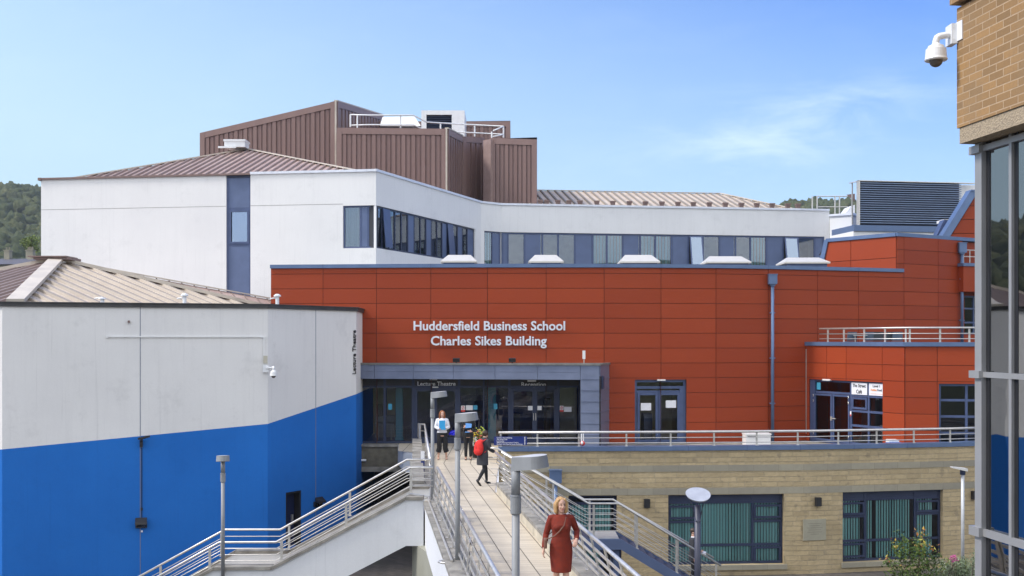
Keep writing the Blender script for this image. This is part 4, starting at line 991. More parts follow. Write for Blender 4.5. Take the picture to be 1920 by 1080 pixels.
# tall volume on the right
K=(PX(1681,47),47.0); TV=PL((PX(1535,50.2),50.2),K); ZT=8.86
m=MB(); b_=MB(); sl_=.5
rws=[ROWS[0]+.617*2,ROWS[0]+.617]
for i,(za,zb2_) in enumerate(((7.2,7.92),(7.92,ZT))):
    f=lambda z:(z-7.2)/(ZT-7.2)*sl_
    for s0_,s1_ in ((None,TV.s(1596)),(TV.s(1596),TV.L)):
        m.tone=random.random(); A0=f(za)+.03 if s0_ is None else s0_+.012; A1=f(zb2_)+.03 if s0_ is None else s0_+.012
        c_=[TV.pt(A0,za+.012,.03),TV.pt(s1_-.012,za+.012,.03),TV.pt(s1_-.012,zb2_-.012,.03),TV.pt(A1,zb2_-.012,.03)]; m.face(c_)
        e=[TV.pt(A0,za+.012,0.002),TV.pt(s1_-.012,za+.012,0.002),TV.pt(s1_-.012,zb2_-.012,0.002),TV.pt(A1,zb2_-.012,0.002)]
        for k in range(4): m.face([c_[k],e[k],e[(k+1)%4],c_[(k+1)%4]])
b_.face([TV.pt(0,7.1),TV.pt(TV.L,7.1),TV.pt(TV.L,ZT),TV.pt(sl_,ZT)])
JR=[(1681,47.0),(1694,47.2),(1758,48.2),(1804,49.2)]
for (a,ya),(b,yb) in zip(JR,JR[1:]):
    pl=plpx(a,ya,b,yb); clad(m,pl,0,ZT,[8.89-.617*k+.006 for k in range(1,15)],[]); wall(b_,pl,0,ZT)
m.build('cladding',M['red'],RW); b_.build('backing_wall',M['joint'],RW)
m=MB(); TV.box(m,sl_-.05,TV.L,ZT,ZT+.16,-.3,.09)
JT=[(1681,47.0),(1804,49.2),(1880,50.6)]
for (a,ya),(b,yb) in zip(JT,JT[1:]): plpx(a,ya,b,yb).box(m,-.05,plpx(a,ya,b,yb).L,ZT-.003,ZT+.157,-.3,.09)
m.build('coping',M['coping'],RW); m=MB(); m.bar(TV.pt(0,7.1,.02),TV.pt(sl_-.02,ZT+.08,.02),.22,.16,up=tuple(TV.n)+(0,)); m.build('coping',M['coping'],RW)
m=MB(); m.face([(TV.pt(sl_,ZT-.03)),TV.pt(TV.L,ZT-.03),(PX(1880,50.6),50.6,ZT-.03),(PX(1880,57),57,ZT-.03),(PX(1535,57),57,ZT-.03)]); m.build('upper_roof',M['rooffelt'],RW)
# recessed part by the frame edge
pr=plpx(1804,49.4,1880,50.7); m=MB(); b_=MB(); hw=(pr.s(1807),pr.s(1845),4.55,6.35)
clad(m,pr,3.6,ZT,[8.89-.617*k for k in range(1,9)],[],[hw]); wall(b_,pr,3.6,ZT,[hw]); m.build('cladding',M['red'],RW); b_.build('backing_wall',M['joint'],RW)
window(RW,pr,*hw,vm=[pr.s(1828)],hm=[5.1,5.75],fw=.08,rec=.1,frame='frame2',blind=None,name='side_window',depth=1.2)
pb_=plpx(1806.5,48.6,1880,49.3); m=MB(); pb_.box(m,0,pb_.L,7.66,7.80,-.7,.0); m.build('balcony_ledge',M['coping'],RW)
m=MB(); pb_.box(m,.05,pb_.L,6.5,7.66,-.6,-.06); m.build('balcony_front',M['red'],RW)
tr=thing('balcony_railing','short stub of steel balcony rail high at the right beside the glass building','railing',pb_.pt(.1,7.8))
for z_ in (8.42,8.12): m=MB(); m.tube([pb_.pt(.25,z_,-.3),pb_.pt(pb_.L,z_,-.3)],.022,8); m.build('rail',M['steel'],tr)
for s_ in (.27,.62,1.6): m=MB(); m.tube([pb_.pt(s_,7.8,-.3),pb_.pt(s_,8.42,-.3)],.022,8); m.build('post',M['steel'],tr)
# downpipes
def downpipe(label,px,Y,ytop,ybox,zbot,bw=.17):
    q=P(px,ytop,Y); t=thing('downpipe',label,'drainpipe',(q.x,q.y,zbot),0,'blue-grey rainwater pipes')
    m=MB(); zb_=PZ(ybox,Y); m.box(q.x-bw,q.x+bw,q.y-.18,q.y+.1,zb_,q.z-.03); m.box(q.x-bw-.02,q.x+bw+.02,q.y-.2,q.y+.12,q.z-.03,q.z); m.box(q.x-bw*.6,q.x+bw*.6,q.y-.12,q.y+.06,zb_-.07,zb_); m.build('hopper',M['coping'],t)
    m=MB(); m.tube([(q.x,q.y-.05,zb_),(q.x,q.y-.05,zbot)],.07,12); m.build('pipe',M['coping'],t,smooth=True)
    z_=zb_-1.2
    while z_>zbot+.3:
        m=MB(); m.box(q.x-.11,q.x+.10,q.y-.10,q.y+.03,z_-.025,z_+.025); m.build('bracket',M['coping'],t); z_-=1.9
downpipe('tall blue-grey downpipe with square hopper on the red wall above the white cabinet',1448,Yf(1448)-.17,514,533,0)
downpipe('blue-grey downpipe with hopper at the right-hand edge of the red wall',1803,48.95,455,474,4.0)
downpipe('short navy rainwater hopper and pipe on the stone wall behind the woman in red',1041.5,36.95,880,905,GZ,.21)
# roof lights
for i,(xa,xb,yt,yb) in enumerate(((826,894,477.5,491),(991,1057,477.5,491),(1163,1238,477.5,492),(1324,1409,480,495),(1472,1557,484.5,497))):
    Y=47.2+i*.15; z1_=PZ(yt,Y+.6); x0_,x1_=PX(xa,Y),PX(xb,Y); lean=(i-1)*.15; t=thing('rooflight',['white pitched rooflight leftmost on the red wing roof','white pitched rooflight above the building name','white pitched rooflight between the name and the tall downpipe','white pitched rooflight directly above the tall downpipe','white pitched rooflight rightmost, by the slanted coping'][i],'rooflight',((x0_+x1_)/2,Y,RT),0,'rooflights along the red wing roof')
    m=MB(); m.box(x0_+.12,x1_-.12,Y+.1,Y+1.6,RT-.1,RT+.42); m.build('kerb',M['frame2'],t)
    m=MB(); zb_=RT+.42; h_=(x1_-x0_)
    lft=[(x0_,Y,zb_),(x1_,Y,zb_),(x1_-.02,Y,zb_+.07),(x0_+.02,Y,zb_+.07)]
    m.box(x0_,x1_,Y,Y+1.7,zb_,zb_+.07)
    zt2=max(z1_,zb_+.32); xa_,xb_=x0_+.30,x1_-.30+min(0,0)
    b4=[(x0_,Y,zb_+.07),(x1_,Y,zb_+.07),(x1_,Y+1.7,zb_+.07),(x0_,Y+1.7,zb_+.07)]; t4=[(xa_,Y+.75,zt2),(xb_,Y+.75,zt2),(xb_,Y+.95,zt2),(xa_,Y+.95,zt2)]
    m.face([b4[0],b4[1],t4[1],t4[0]]); m.face([b4[1],b4[2],t4[2],t4[1]]); m.face([b4[2],b4[3],t4[3],t4[2]]); m.face([b4[3],b4[0],t4[0],t4[3]]); m.face(t4)
    m.build('cover',M['skylight'],t)
# building name
pn=plpx(706,43.97,1132,43.97)
nm=thing('building_sign','large silver letters naming the business school on the red cladding','sign',pn.pt(pn.s(917),4.9))
text('lettering','Huddersfield Business School',pn,pn.s(917.5),PZ(619,44),6.24,.37,M['silver'],nm,d=.055,ext=.04,bold=.022)
text('lettering','Charles Sikes Building',pn,pn.s(916),PZ(647,44),4.77,.37,M['silver'],nm,d=.055,ext=.04,bold=.022)
# canopy
CA=[(PX(600,43.75),43.75),(PX(1088,42.35),42.35),(PX(1125,42.2),42.2),(PX(1143,43.8),43.98)]
cz0,cz1=2.71,3.30
m=MB(); ca=PL(CA[0],CA[1]); cb=PL(CA[1],CA[2]); cc=PL(CA[2],CA[3])
g_=.012
js=[ca.s(v) for v in (600,702,775,850,928,1008,1088)]
for i in range(len(js)-1):
    for a,b in ((cz0,cz0+.29),(cz0+.30,cz1-.02)): m.tone=random.random(); ca.box(m,js[i]+.006,js[i+1]-.006,a,b,-.06,random.uniform(-.004,.006))
ca.box(m,0,ca.L,cz0+.03,cz1-.03,-.25,-.062)
rs=[0,.53,.98,1.42,1.86,2.30,2.74,3.30]
for i in range(len(rs)-1):
    cb.box(m,.01,cb.L-.03,rs[i]+.012,rs[i+1]-.012,-.3,0); cc.box(m,.06,cc.L,rs[i]+.012,rs[i+1]-.012,-.2,0)
    cb.box(m,.01,cb.L-.03,rs[i+1]-.012,rs[i+1]+.012,-.3,.025); cc.box(m,.06,cc.L,rs[i+1]-.012,rs[i+1]+.012,-.2,.025)
m.build('canopy_cladding',M['zinc'],RW)
m=MB(); m.prism([CA[0],CA[1],CA[2],CA[3],(CA[0][0],44.2)],cz1,cz1+.045); 
for pl_ in (ca,cb,cc): pl_.box(m,-.02,pl_.L+.02,cz1-.02,cz1+.06,-.05,.05)
m.build('canopy_roof',simple('weathered_zinc',(.17,.17,.16),.6,.2,var=.3),RW)
m=MB(); m.prism([(CA[0][0],CA[0][1]+.1),(CA[1][0],CA[1][1]+.1),(CA[1][0],44.2),(CA[0][0],44.2)],cz0-.01,cz0+.05); m.build('soffit',M['frame'],RW)
m=MB(); cb.box(m,cb.L-.05,cb.L+.02,0,2.85,-.1,-.01); m.build('shadow_slot',M['black'],RW)
m=MB(); cc.box(m,.12,.30,2.35,2.85,.03,.12); m.build('canopy_box',M['frame'],RW)
# entrance screen
eg=plpx(600,44.35,1100,44.35); S=eg.s
m=MB(); fz=2.36
for p,w_ in ((668,.10),(721.6,.10),(775,.12),(861,.10),(907,.07),(955,.10),(1046.5,.09),(1087.5,.12)): eg.box(m,S(p)-w_/2,S(p)+w_/2,0,2.76,-.06,.06)
eg.box(m,S(601),S(1088),0,.09,-.055,.055); eg.box(m,S(601),S(1088),fz-.05,fz+.03,-.05,.055)
for a,b,c in ((775,861,815),(955,1046.5,1002.5)):
    eg.box(m,S(c)-.10,S(c)+.10,.09,fz-.08,-.04,.05)
    for v in (a,b): eg.box(m,S(v)+(-.17 if v==b else .05),S(v)+(-.05 if v==b else .17),.09,fz-.08,-.04,.045)
    eg.box(m,S(a)+.17,S(b)-.17,fz-.20,fz-.05,-.04,.045); eg.box(m,S(a)+.17,S(b)-.17,.09,.25,-.04,.045)
es=m.build('entrance_screen',M['frame'],RW)
m=MB(); m.face([eg.pt(S(601),.05),eg.pt(S(1088),.05),eg.pt(S(1088),fz),eg.pt(S(601),fz)]); m.build('pane',M['glassdark'],es)
m=MB(); eg.box(m,S(601),S(1088),fz+.03,2.78,-.03,.02); m.build('header_panel',simple('charcoal_header',(.035,.033,.033),.5),es)
for a in (1000.5,1004.5): m=MB(); eg.box(m,S(a)-.012,S(a)+.012,.95,1.25,.05,.10); m.build('door_handle',M['steel'],es)
text('lettering','Lecture Theatre',eg,S(818.5),PZ(723.5,44.3),1.58,.18,M['greyletter'],es,d=.03,ext=.02,bold=.012)
text('lettering','Reception',eg,S(1000.5),PZ(724.5,44.3),1.02,.17,M['greyletter'],es,d=.03,ext=.02,bold=.012)
m=MB(); eg.box(m,S(811),S(822),PZ(727,44.3),PZ(724.7,44.3),.06,.12); eg.box(m,S(806),S(820),PZ(712.5,44.3),PZ(710.5,44.3),.06,.12); eg.box(m,S(989),S(1005),PZ(715.5,44.3),PZ(712.5,44.3),.06,.16); m.build('door_sensor',M['plastic'],es)
def sheet(x0,x1,y0,y1,mat,pl,parent,d=.02,nm='notice'):
    m=MB(); pl.box(m,pl.s(x0),pl.s(x1),pl.z(x0,y1),pl.z(x0,y0),d,d+.006); return m.build(nm,M[mat],parent)
for a in ((990,998.5,761,769,'paper'),(1007.5,1015.5,761,769,'paper'),(1057.5,1071.5,763,772,'paper'),(873.5,886.5,760,769,'paper'),(728,735,757,768,'cyanpaper'),(925.5,932.5,757,767,'cyanpaper'),(887.5,895,760,768,'cyanpaper')): sheet(*a,eg,es,d=.012 if a[0] not in (990,1007.5) else .05)
for a,b in ((864.5,872),(1049.5,1056.5)):
    n_=sheet(a,b,760.5,772,'paper',eg,es); m=MB()
    eg.box(m,S(a),S(b),eg.z(a,772),eg.z(a,768.5),.027,.032)
    sA,sB,zA,zB=S(a)+.03,S(b)-.03,eg.z(a,767.8),eg.z(a,761.5); pts=[eg.pt((sA+sB)/2+(sB-sA)*.45*math.cos(k*.5236),(zA+zB)/2+(zB-zA)*.45*math.sin(k*.5236),.03) for k in range(13)]
    m.tube(pts,.009,5); m.bar(pts[2],pts[8],.016,.006,up=(0,1,0)); m.build('prohibition_mark',M['redplastic'],n_)
# lobby interior
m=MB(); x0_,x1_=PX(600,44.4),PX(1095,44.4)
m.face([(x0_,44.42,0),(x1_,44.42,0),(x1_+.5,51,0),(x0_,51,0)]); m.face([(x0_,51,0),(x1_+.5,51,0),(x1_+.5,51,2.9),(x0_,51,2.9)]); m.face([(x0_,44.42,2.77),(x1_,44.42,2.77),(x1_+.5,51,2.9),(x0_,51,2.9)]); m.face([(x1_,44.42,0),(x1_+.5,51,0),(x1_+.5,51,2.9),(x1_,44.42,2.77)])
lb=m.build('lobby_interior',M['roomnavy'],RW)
m=MB(); q=lambda p,Y:PX(p,Y)
m.box(q(726,47.5),q(741,47.5),47.5,47.6,.0,2.7); m.box(q(1050,46.5),q(1082,46.5),46.6,46.7,0,2.6); m.box(q(700,49),q(722,49),49,49.1,0,2.7); m.build('partition',simple('partition_tan',(.42,.36,.25),.8),lb)
m=MB(); m.box(q(742,45.6),q(755,45.6),45.6,45.85,0,2.7); m.box(q(741,45.55),q(756,45.55),45.55,45.9,0,.14); m.box(q(915,45.4),q(930,45.4),45.5,45.7,0,2.7); m.build('pillar',M['cyan'],lb)
m=MB(); m.box(q(702,45.8),q(738,45.8),45.8,46.5,.62,.70); m.box(q(706,45.9),q(709,45.9),45.9,46,0,.62); m.box(q(732,45.9),q(735,45.9),45.9,46,0,.62); m.box(q(704,47),q(740,47),47,47.4,.0,.95); m.build('desk',simple('desk_white',(.30,.32,.33),.5),lb)
m=MB(); m.box(q(672,45.6),q(684,45.6),45.6,46.2,0,.85); m.box(q(705,46.5),q(716,46.5),46.6,46.9,.95,1.5); m.box(q(960,46),q(975,46),46,46.4,0,1.1); m.box(q(1020,47),q(1032,47),47,47.4,0,1.7); m.build('furniture',M['black'],lb)
# floodlights and aerial on the canopy
for px,lab in ((855.5,'small black floodlight on the canopy edge, left of the pair'),(960.5,'small black floodlight on the canopy edge, right of the pair')):
    Y=43.3; q_=P(px,684,Y); t=thing('floodlight',lab,'wall light',(q_.x,Y,cz1+.04),0,'floodlights on the canopy')
    m=MB(); m.hexa([(q_.x-.14,Y-.08,3.40),(q_.x+.14,Y-.08,3.40),(q_.x+.14,Y+.06,3.38),(q_.x-.14,Y+.06,3.38),(q_.x-.14,Y-.1,3.53),(q_.x+.14,Y-.1,3.53),(q_.x+.14,Y+.1,3.56),(q_.x-.14,Y+.1,3.56)]); m.build('lamp_head',M['black'],t)
    m=MB(); m.box(q_.x-.03,q_.x+.03,Y-.03,Y+.03,3.33,3.40); m.build('bracket',M['black'],t)
q_=P(1095,684,43.2); t=thing('aerial','white upright aerial on a thin stem at the right end of the canopy','aerial',(q_.x,43.2,3.34)); m=MB(); m.tube([(q_.x,43.2,3.3),(q_.x,43.2,3.55)],.02,6); m.build('stem',M['steel'],t); m=MB(); m.box(q_.x-.06,q_.x+.05,43.14,43.24,3.52,3.86); m.build('aerial_case',M['plastic'],t)
# double door in the red wall
pd=plpx(1132.5,Yf(1132.5),1342,Yf(1342)); a,b=pd.s(1190),pd.s(1287)
do=window(RW,pd,a,b,0,2.65,hm=[2.32,(2.14,a+.1,b-.25)],vm=[((a+.1+b-.28)/2,.05,2.14)],fw=.11,rec=.12,frame='frame2',room='roomwarm',depth=2.5,name='double_door',cas=[(a+.13,(a+b)/2-.1,.06,2.10),((a+b)/2-.06,b-.27,.06,2.10)])
m=MB(); pd.box(m,b-.27,b-.11,0,2.3,-.16,-.07); m.build('side_panel',M['frame2'],do)
sheet(1202.5,1222,756,770,'paper',pd,do,d=-.12); sheet(1249.5,1269,751,765,'paper',pd,do,d=-.12)
m=MB(); pd.box(m,pd.s(1232),pd.s(1247),2.60,2.66,-.05,.08); m.build('door_light',M['plastic'],do)
m=MB(); pd.box(m,pd.s(1213),pd.s(1229),0,1.2,-1.2,-.6); m.build('litter_bin',M['frame'],do)

# ================================================================ cafe bay
BY=thing('cafe_bay','projecting terracotta-clad bay with the cafe doors and a balcony on top','building',(PX(1697,40.8),40.8,0))
bl=plpx(1512,45.5,1697,40.8); br=plpx(1697,40.8,1880,40.2); BZ=4.05
c1=(bl.s(1518),bl.s(1656),0,2.63); c2=(br.s(1760),br.s(1872),0,2.63)
m=MB(); b_=MB(); R2=[3.325-.62*k for k in range(6)]
clad(m,bl,0,BZ,R2,[bl.s(v) for v in (1551,1587.5,1655)],[c1]); clad(m,br,0,BZ,R2,[br.s(1757)],[c2]); wall(b_,bl,0,BZ,[c1],reveal=.3); wall(b_,br,0,BZ,[c2],reveal=.3)
m.build('cladding',M['red'],BY); b_.build('backing_wall',M['joint'],BY)
m=MB(); bl.box(m,-.05,bl.L,BZ,BZ+.16,-.3,.09); br.box(m,-.08,br.L,BZ-.002,BZ+.158,-.3,.09); m.build('coping',M['coping'],BY)
m=MB(); m.prism([tuple(bl.A),tuple(bl.B),tuple(br.B),(PX(1880,50),50),(PX(1512,47),47)],3.6,3.75); m.build('balcony_floor',M['rooffelt'],BY)
m=MB(); bl.box(m,.02,.05,.3,3.9,.03,.06); m.build('corner_strip',M['steel'],BY)
s=bl.s; mid=s(1593)
cd_=window(BY,bl,*c1,vm=[mid,(s(1626),0,2.6),(s(1559),.05,2.05)],hm=[(2.10,c1[0],mid),(2.04,mid,c1[1]),(1.42,mid,c1[1]),(.83,mid,c1[1]),(.1,c1[0],c1[1])],fw=.09,rec=.10,frame='frame2',room='room',depth=2.6,name='cafe_door',cas=[(c1[0]+.22,s(1559)-.02,.08,2.04),(s(1559)+.02,mid-.05,.08,2.04),(mid+.08,s(1626)-.06,1.50,1.98)])
m=MB(); bl.box(m,c1[0],c1[0]+.28,0,2.60,-.14,-.03); m.build('side_panel',M['frame2'],cd_)
m=MB(); bl.box(m,s(1557),s(1566),1.02,1.06,-.05,.0); bl.box(m,s(1557),s(1559),.95,1.12,-.05,.01)
for z_ in (1.95,1.72,.35):
    for v in (1524.5,1590): m.tube([bl.pt(s(v),z_+.05,.0),bl.pt(s(v)+.05,z_,.02),bl.pt(s(v),z_-.05,.0)],.013,5)
m.build('door_handle',M['steel'],cd_)
s1c=thing('cafe_sign','white board lettered The Street Cafe above the cafe side light','sign',bl.pt(s(1610),2.1))
m=MB(); bl.box(m,mid+.06,s(1626)-.05,2.09,2.57,-.06,-.045); m.build('board',M['signwhite'],s1c)
cx_=(mid+s(1626))/2; text('lettering','The Street',bl,cx_,2.39,.70,.13,M['inkblack'],s1c,d=-.045,ext=.008,bold=.012); text('lettering','Café',bl,cx_,2.14,.30,.15,M['inkblack'],s1c,d=-.045,ext=.008,bold=.012)
s2c=thing('cafe_sign','white Level 1 board with orange lettering, right of the cafe name board','sign',bl.pt(s(1641),2.1))
m=MB(); bl.box(m,s(1626)+.05,c1[1]-.06,2.09,2.57,-.06,-.045); m.build('board',M['signwhite'],s2c)
cx_=(s(1626)+c1[1])/2+.03; text('lettering','Level 1',bl,cx_,2.42,.36,.10,M['inkblack'],s2c,d=-.045,ext=.008,bold=.01); text('lettering','Hudders',bl,cx_-.14,2.27,.32,.09,M['orange'],s2c,d=-.045,ext=.008,bold=.01); text('lettering','Food',bl,cx_+.16,2.27,.22,.09,M['inkblack'],s2c,d=-.045,ext=.008,bold=.01)
m=MB(); bl.box(m,cx_-.3,cx_+.3,2.15,2.162,-.045,-.041); m.build('underline',M['orange'],s2c)
m=MB(); bl.box(m,s(1545),s(1559),2.60,2.66,-.02,.10); m.build('door_light',M['plastic'],cd_); m=MB(); bl.box(m,mid+.0,mid+.07,1.2,1.4,-.03,-.02); m.build('notice',M['paper'],cd_); m=MB(); bl.box(m,mid+.0,mid+.07,1.2,1.27,-.02,-.015); m.build('notice',M['redplastic'],cd_)
m=MB(); bl.box(m,c1[0]+.33,c1[0]+.55,2.2,2.5,-.10,-.09); m.build('notice',M['cyanpaper'],cd_)
window(BY,br,*c2,vm=[br.s(1813)],hm=[.75,1.38,2.0],fw=.09,rec=.1,frame='frame2',room='room',depth=2.5,name='cafe_window',label='gridded dark window right of the bay corner')

def chair(label,x,y,z,rz,mat,group):
    t=thing('chair',label,'chair',(x,y,z),rz,group)
    m=MB(); m.box(-.22,.22,-.22,.2,.43,.47); m.build('seat',mat,t,local=True)
    m=MB(); m.hexa([(-.21,.18,.5),(.21,.18,.5),(.21,.21,.5),(-.21,.21,.5),(-.19,.24,.86),(.19,.24,.86),(.19,.27,.86),(-.19,.27,.86)]); m.build('backrest',mat,t,local=True)
    for a in (-1,1):
        for b in (-1,1): m=MB(); m.tube([(a*.2,b*.19,0),(a*.19,b*.17,.43)],.014,6); m.build('leg',M['steel'],t,local=True)
    return t
pale=simple('pale_chair_shell',(.35,.42,.36),.5)
q=bl.pt(s(1622),0,-1.3); chair('pale shell chair just inside the cafe glass, left of two',q.x,q.y,.12,R(180),pale,'pale chairs inside the cafe')
q=bl.pt(s(1643),0,-1.1); chair('pale shell chair just inside the cafe glass, right of two',q.x,q.y,.12,R(180),pale,'pale chairs inside the cafe')
gch=simple('grey_weave',(.10,.14,.19),.6); gc2=simple('dark_weave',(.05,.06,.07),.6)
for px,mt,lab in ((1594,gch,'blue-grey balcony chair furthest left behind the rail'),(1628,gch,'blue-grey balcony chair right of the slatted table'),(1645,gc2,'dark balcony chair in the middle of the row'),(1664,gc2,'dark balcony chair, second from the right'),(1680,gch,'blue-grey balcony chair furthest right behind the rail')):
    Yc=43.7+(1700-px)*.006; q=P(px,0,Yc); chair(lab,q.x,Yc,3.76,random.uniform(-.3,.3)+R(180),mt,'chairs on the balcony')
t=thing('balcony_table','slatted pale table between the balcony chairs','table',(PX(1611,44.1),44.1,3.76)); m=MB()
for k in range(4): m.box(PX(1600,44.1),PX(1622,44.1),43.8+k*.16,43.92+k*.16,4.46,4.50)
m.build('tabletop',simple('pale_slats',(.35,.37,.36),.6),t)
for dx in (1602,1620): m=MB(); m.tube([(PX(dx,44.1),44.0,3.76),(PX(dx,44.1),44.0,4.46)],.02,6); m.build('leg',M['steel'],t)
path=[bl.pt(.65,4.76,-.12),bl.pt(bl.L-.0,4.76,-.12),br.pt(br.L,4.76,-.12)]
railing('balcony_railing','steel railing with two thin rails along the balcony above the cafe',path,.56,(.22,.42),posts=[(bl.pt(bl.s(v),4.76,-.12),Vector((bl.u.x,bl.u.y,0))) for v in (1548,1578,1616,1655,1694)]+[(br.pt(br.s(v),4.76,-.12),Vector((br.u.x,br.u.y,0))) for v in (1707,1764,1819,1860)],rt=.035,rw=.018,pw=.07)

# ================================================================ stone podium and terrace
PD=thing('stone_podium','coursed buff sandstone lower storey with teal-blinded windows under the terrace','building',(PX(1400,37.6),37.6,GZ))
PP=[(935,37.1),(1210,37.3),(1520,37.75),(1785,38.75),(1875,39.4)]; LZ=.418
wins=[(0,1066,1157,929.5,1003.5),(1,1253,1470,928.5,1061),(2,1580,1768,923,1055)]
st=MB(); ab=MB(); lg=MB(); acc=0; pls=[]
for i,((a,ya),(b,yb)) in enumerate(zip(PP,PP[1:])):
    pl=plpx(a,ya,b,yb); pls.append(pl); hs=[(pl.s(w_[1]),pl.s(w_[2]),pl.z(w_[1],w_[4]),pl.z(w_[1],w_[3])) for w_ in wins if w_[0]==i]
    if i==0: hs.append((pl.s(1095),pl.s(1166),GZ,-2.62))
    wall(st,pl,GZ,LZ,hs,reveal=.22,uo=acc)
    for z0_,z1_ in ((-.32,-.10),(-1.13,-.90)):
        for k in range(1):
            A_,B_=(0,pl.L); 
            c_=[pl.pt(A_,z0_,.012),pl.pt(B_,z0_,.012),pl.pt(B_,z1_,.012),pl.pt(A_,z1_,.012)]; ab.face(c_,[(acc,z0_),(acc+pl.L,z0_),(acc+pl.L,z1_),(acc,z1_)])
            ab.face([pl.pt(A_,z1_,.012),pl.pt(B_,z1_,.012),pl.pt(B_,z1_,0),pl.pt(A_,z1_,0)]); ab.face([pl.pt(A_,z0_,0),pl.pt(B_,z0_,0),pl.pt(B_,z0_,.012),pl.pt(A_,z0_,.012)])
    pl.box(lg,-.01,pl.L+.01,LZ,LZ+.15,-.35,.06); acc+=pl.L
xl=PX(935,37.1); xr=PX(1875,39.4)
wall(st,PL((xl,44.0),(xl,37.1)),GZ,LZ,uo=-7)
st.build('stone_wall',M['stone'],PD); ab.build('ashlar_band',M['ashlar'],PD); lg.build('ledge',M['coping'],PD)
lj=MB()
for i,pxs in ((0,(990,1090,1190)),(1,(1290,1400,1500)),(2,(1600,1700))):
    for p_ in pxs: pls[i].box(lj,pls[i].s(p_)-.008,pls[i].s(p_)+.008,LZ-.01,LZ+.155,-.3,.064)
lj.build('ledge_joint',M['frame2'],PD)
m=MB(); m.prism([(xl+.01,37.4)]+[(PX(a,ya),ya+.3) for a,ya in PP[1:]]+[(xr,50),(xl+.01,44.4)],-.2,-.004); m.build('terrace_floor',M['copingstone'],PD)
m=MB(); sl2=pls[1]; 
for i,pl in ((1,pls[1]),(2,pls[2])):
    w_=wins[i]; a,b=pl.s(w_[1])-.06,pl.s(w_[2])+.1; z_=pl.z(w_[1],w_[4]); pl.box(m,a,b,z_-.17,z_-.002,-.2,.07)
m.build('sill',M['ashlar'],PD)
# windows
pl=pls[1]; s=pl.s; z0_,z1_=pl.z(1253,1061),pl.z(1253,928.5); hd=pl.z(1300,943)
f=lambda y:pl.z(1360,y)
window(PD,pl,s(1253),s(1470),z0_,z1_,vm=[s(1309),s(1414)],hm=[f(943),(f(979),s(1253),s(1309)),(f(979),s(1414),s(1470)),(f(1023.5),s(1253),s(1470))],fw=.085,rec=.2,
 cas=[(s(1256),s(1307),f(974),f(948)),(s(1416),s(1467),f(974),f(948)),(s(1416),s(1467),f(1058),f(1027))],fill=[],blind=[(s(1255),s(1468),z0_,f(943))],name='large_window',label='wide teal-blinded window behind the navy lamp post')
m=MB(); pl.box(m,s(1254),s(1469),f(943)+.03,z1_-.01,-.22,-.19); m.build('header_panel',M['frame'],PD)
pl=pls[2]; s=pl.s; z0_,z1_=pl.z(1580,1055),pl.z(1580,923); g=lambda y:pl.z(1600,y)
window(PD,pl,s(1580),s(1768),z0_,z1_,vm=[s(1627),s(1721)],hm=[g(938.5),(g(970),s(1580),s(1627)),(g(969),s(1721),s(1768)),(g(1016),s(1580),s(1768))],fw=.085,rec=.2,
 cas=[(s(1582),s(1625),g(967),g(943)),(s(1723),s(1766),g(966),g(943)),(s(1582),s(1625),g(1047),g(1020))],blind=[(s(1582),s(1620),z0_,g(939)),(s(1629),s(1643),z0_,g(939)),(s(1650),s(1714),z0_,g(939)),(s(1723),s(1756),z0_,g(939))],name='large_window',label='teal-blinded window with dark gaps, behind the leafy shrub')
m=MB(); pl.box(m,s(1581),s(1767),g(938.5)+.03,z1_-.01,-.22,-.19); m.build('header_panel',M['frame'],PD)
pl=pls[0]; s=pl.s; z0_,z1_=pl.z(1066,1003.5),pl.z(1066,929.5)
window(PD,pl,s(1066),s(1157),z0_,z1_,vm=[s(1110)],hm=[z1_-.3],fw=.085,rec=.2,blind=[(s(1068),s(1148),z0_,z1_-.3)],name='landing_window',label='teal-blinded window behind the stair landing')
window(PD,pl,s(1095),s(1166),GZ,-2.62,vm=[s(1130)],fw=.09,rec=.2,blind=[(s(1097),s(1128),GZ,-2.7)],name='lower_door',room='room')
def sconce(label,i,px,py):
    pl=pls[i]; s_=pl.s(px); z_=pl.z(px,py); t=thing('wall_light',label,'wall light',pl.pt(s_,z_-.14),0,'black box lights on the stone wall'); m=MB(); pl.box(m,s_-.10,s_+.10,z_-.15,z_+.15,.02,.16); m.build('housing',M['black'],t)
    m=MB(); pl.box(m,s_-.055,s_+.055,z_-.10,z_+.10,-.0,.02); m.build('back_plate',M['black'],t); m=MB(); pl.box(m,s_-.08,s_+.08,z_-.158,z_-.15,.04,.14); m.build('lens',M['glassdark'],t)
sconce('black box light right of the landing window',1 if 1212>1210 else 0,1212,943); sconce('black box light between the two large teal windows above the plaque',2,1532,940); sconce('black box light at the right edge by the glass building',3,1824,928)
pq=thing('wall_plaque','buff stone plaque with engraved lines between the two large windows','plaque',pls[2].pt(pls[2].s(1526),pls[2].z(1526,1013)))
pl=PL(pls[1].pt(0,0).xy,pls[1].pt(1,0).xy); pl=pls[2]; s=pl.s; sa,sb_=s(1521.5),s(1550); pl=pls[2]
m=MB(); za,zb_=pl.z(1530,1012.5),pl.z(1530,973); a_,b_=s(1526)-.42,s(1526)+.44; pl.box(m,a_,b_,za,zb_,.004,.045); m.build('slab',simple('plaque_stone',(.34,.32,.24),.8,var=.1),pq)
m=MB()
for k in range(6): w_=(.26,.20,.30,.24,.28,.16)[k]; z_=zb_-.16-k*.075; pl.box(m,(a_+b_)/2-w_,(a_+b_)/2+w_,z_,z_+.012,.045,.048)
m.build('engraved_line',simple('engraving',(.20,.18,.14),.8),pq)
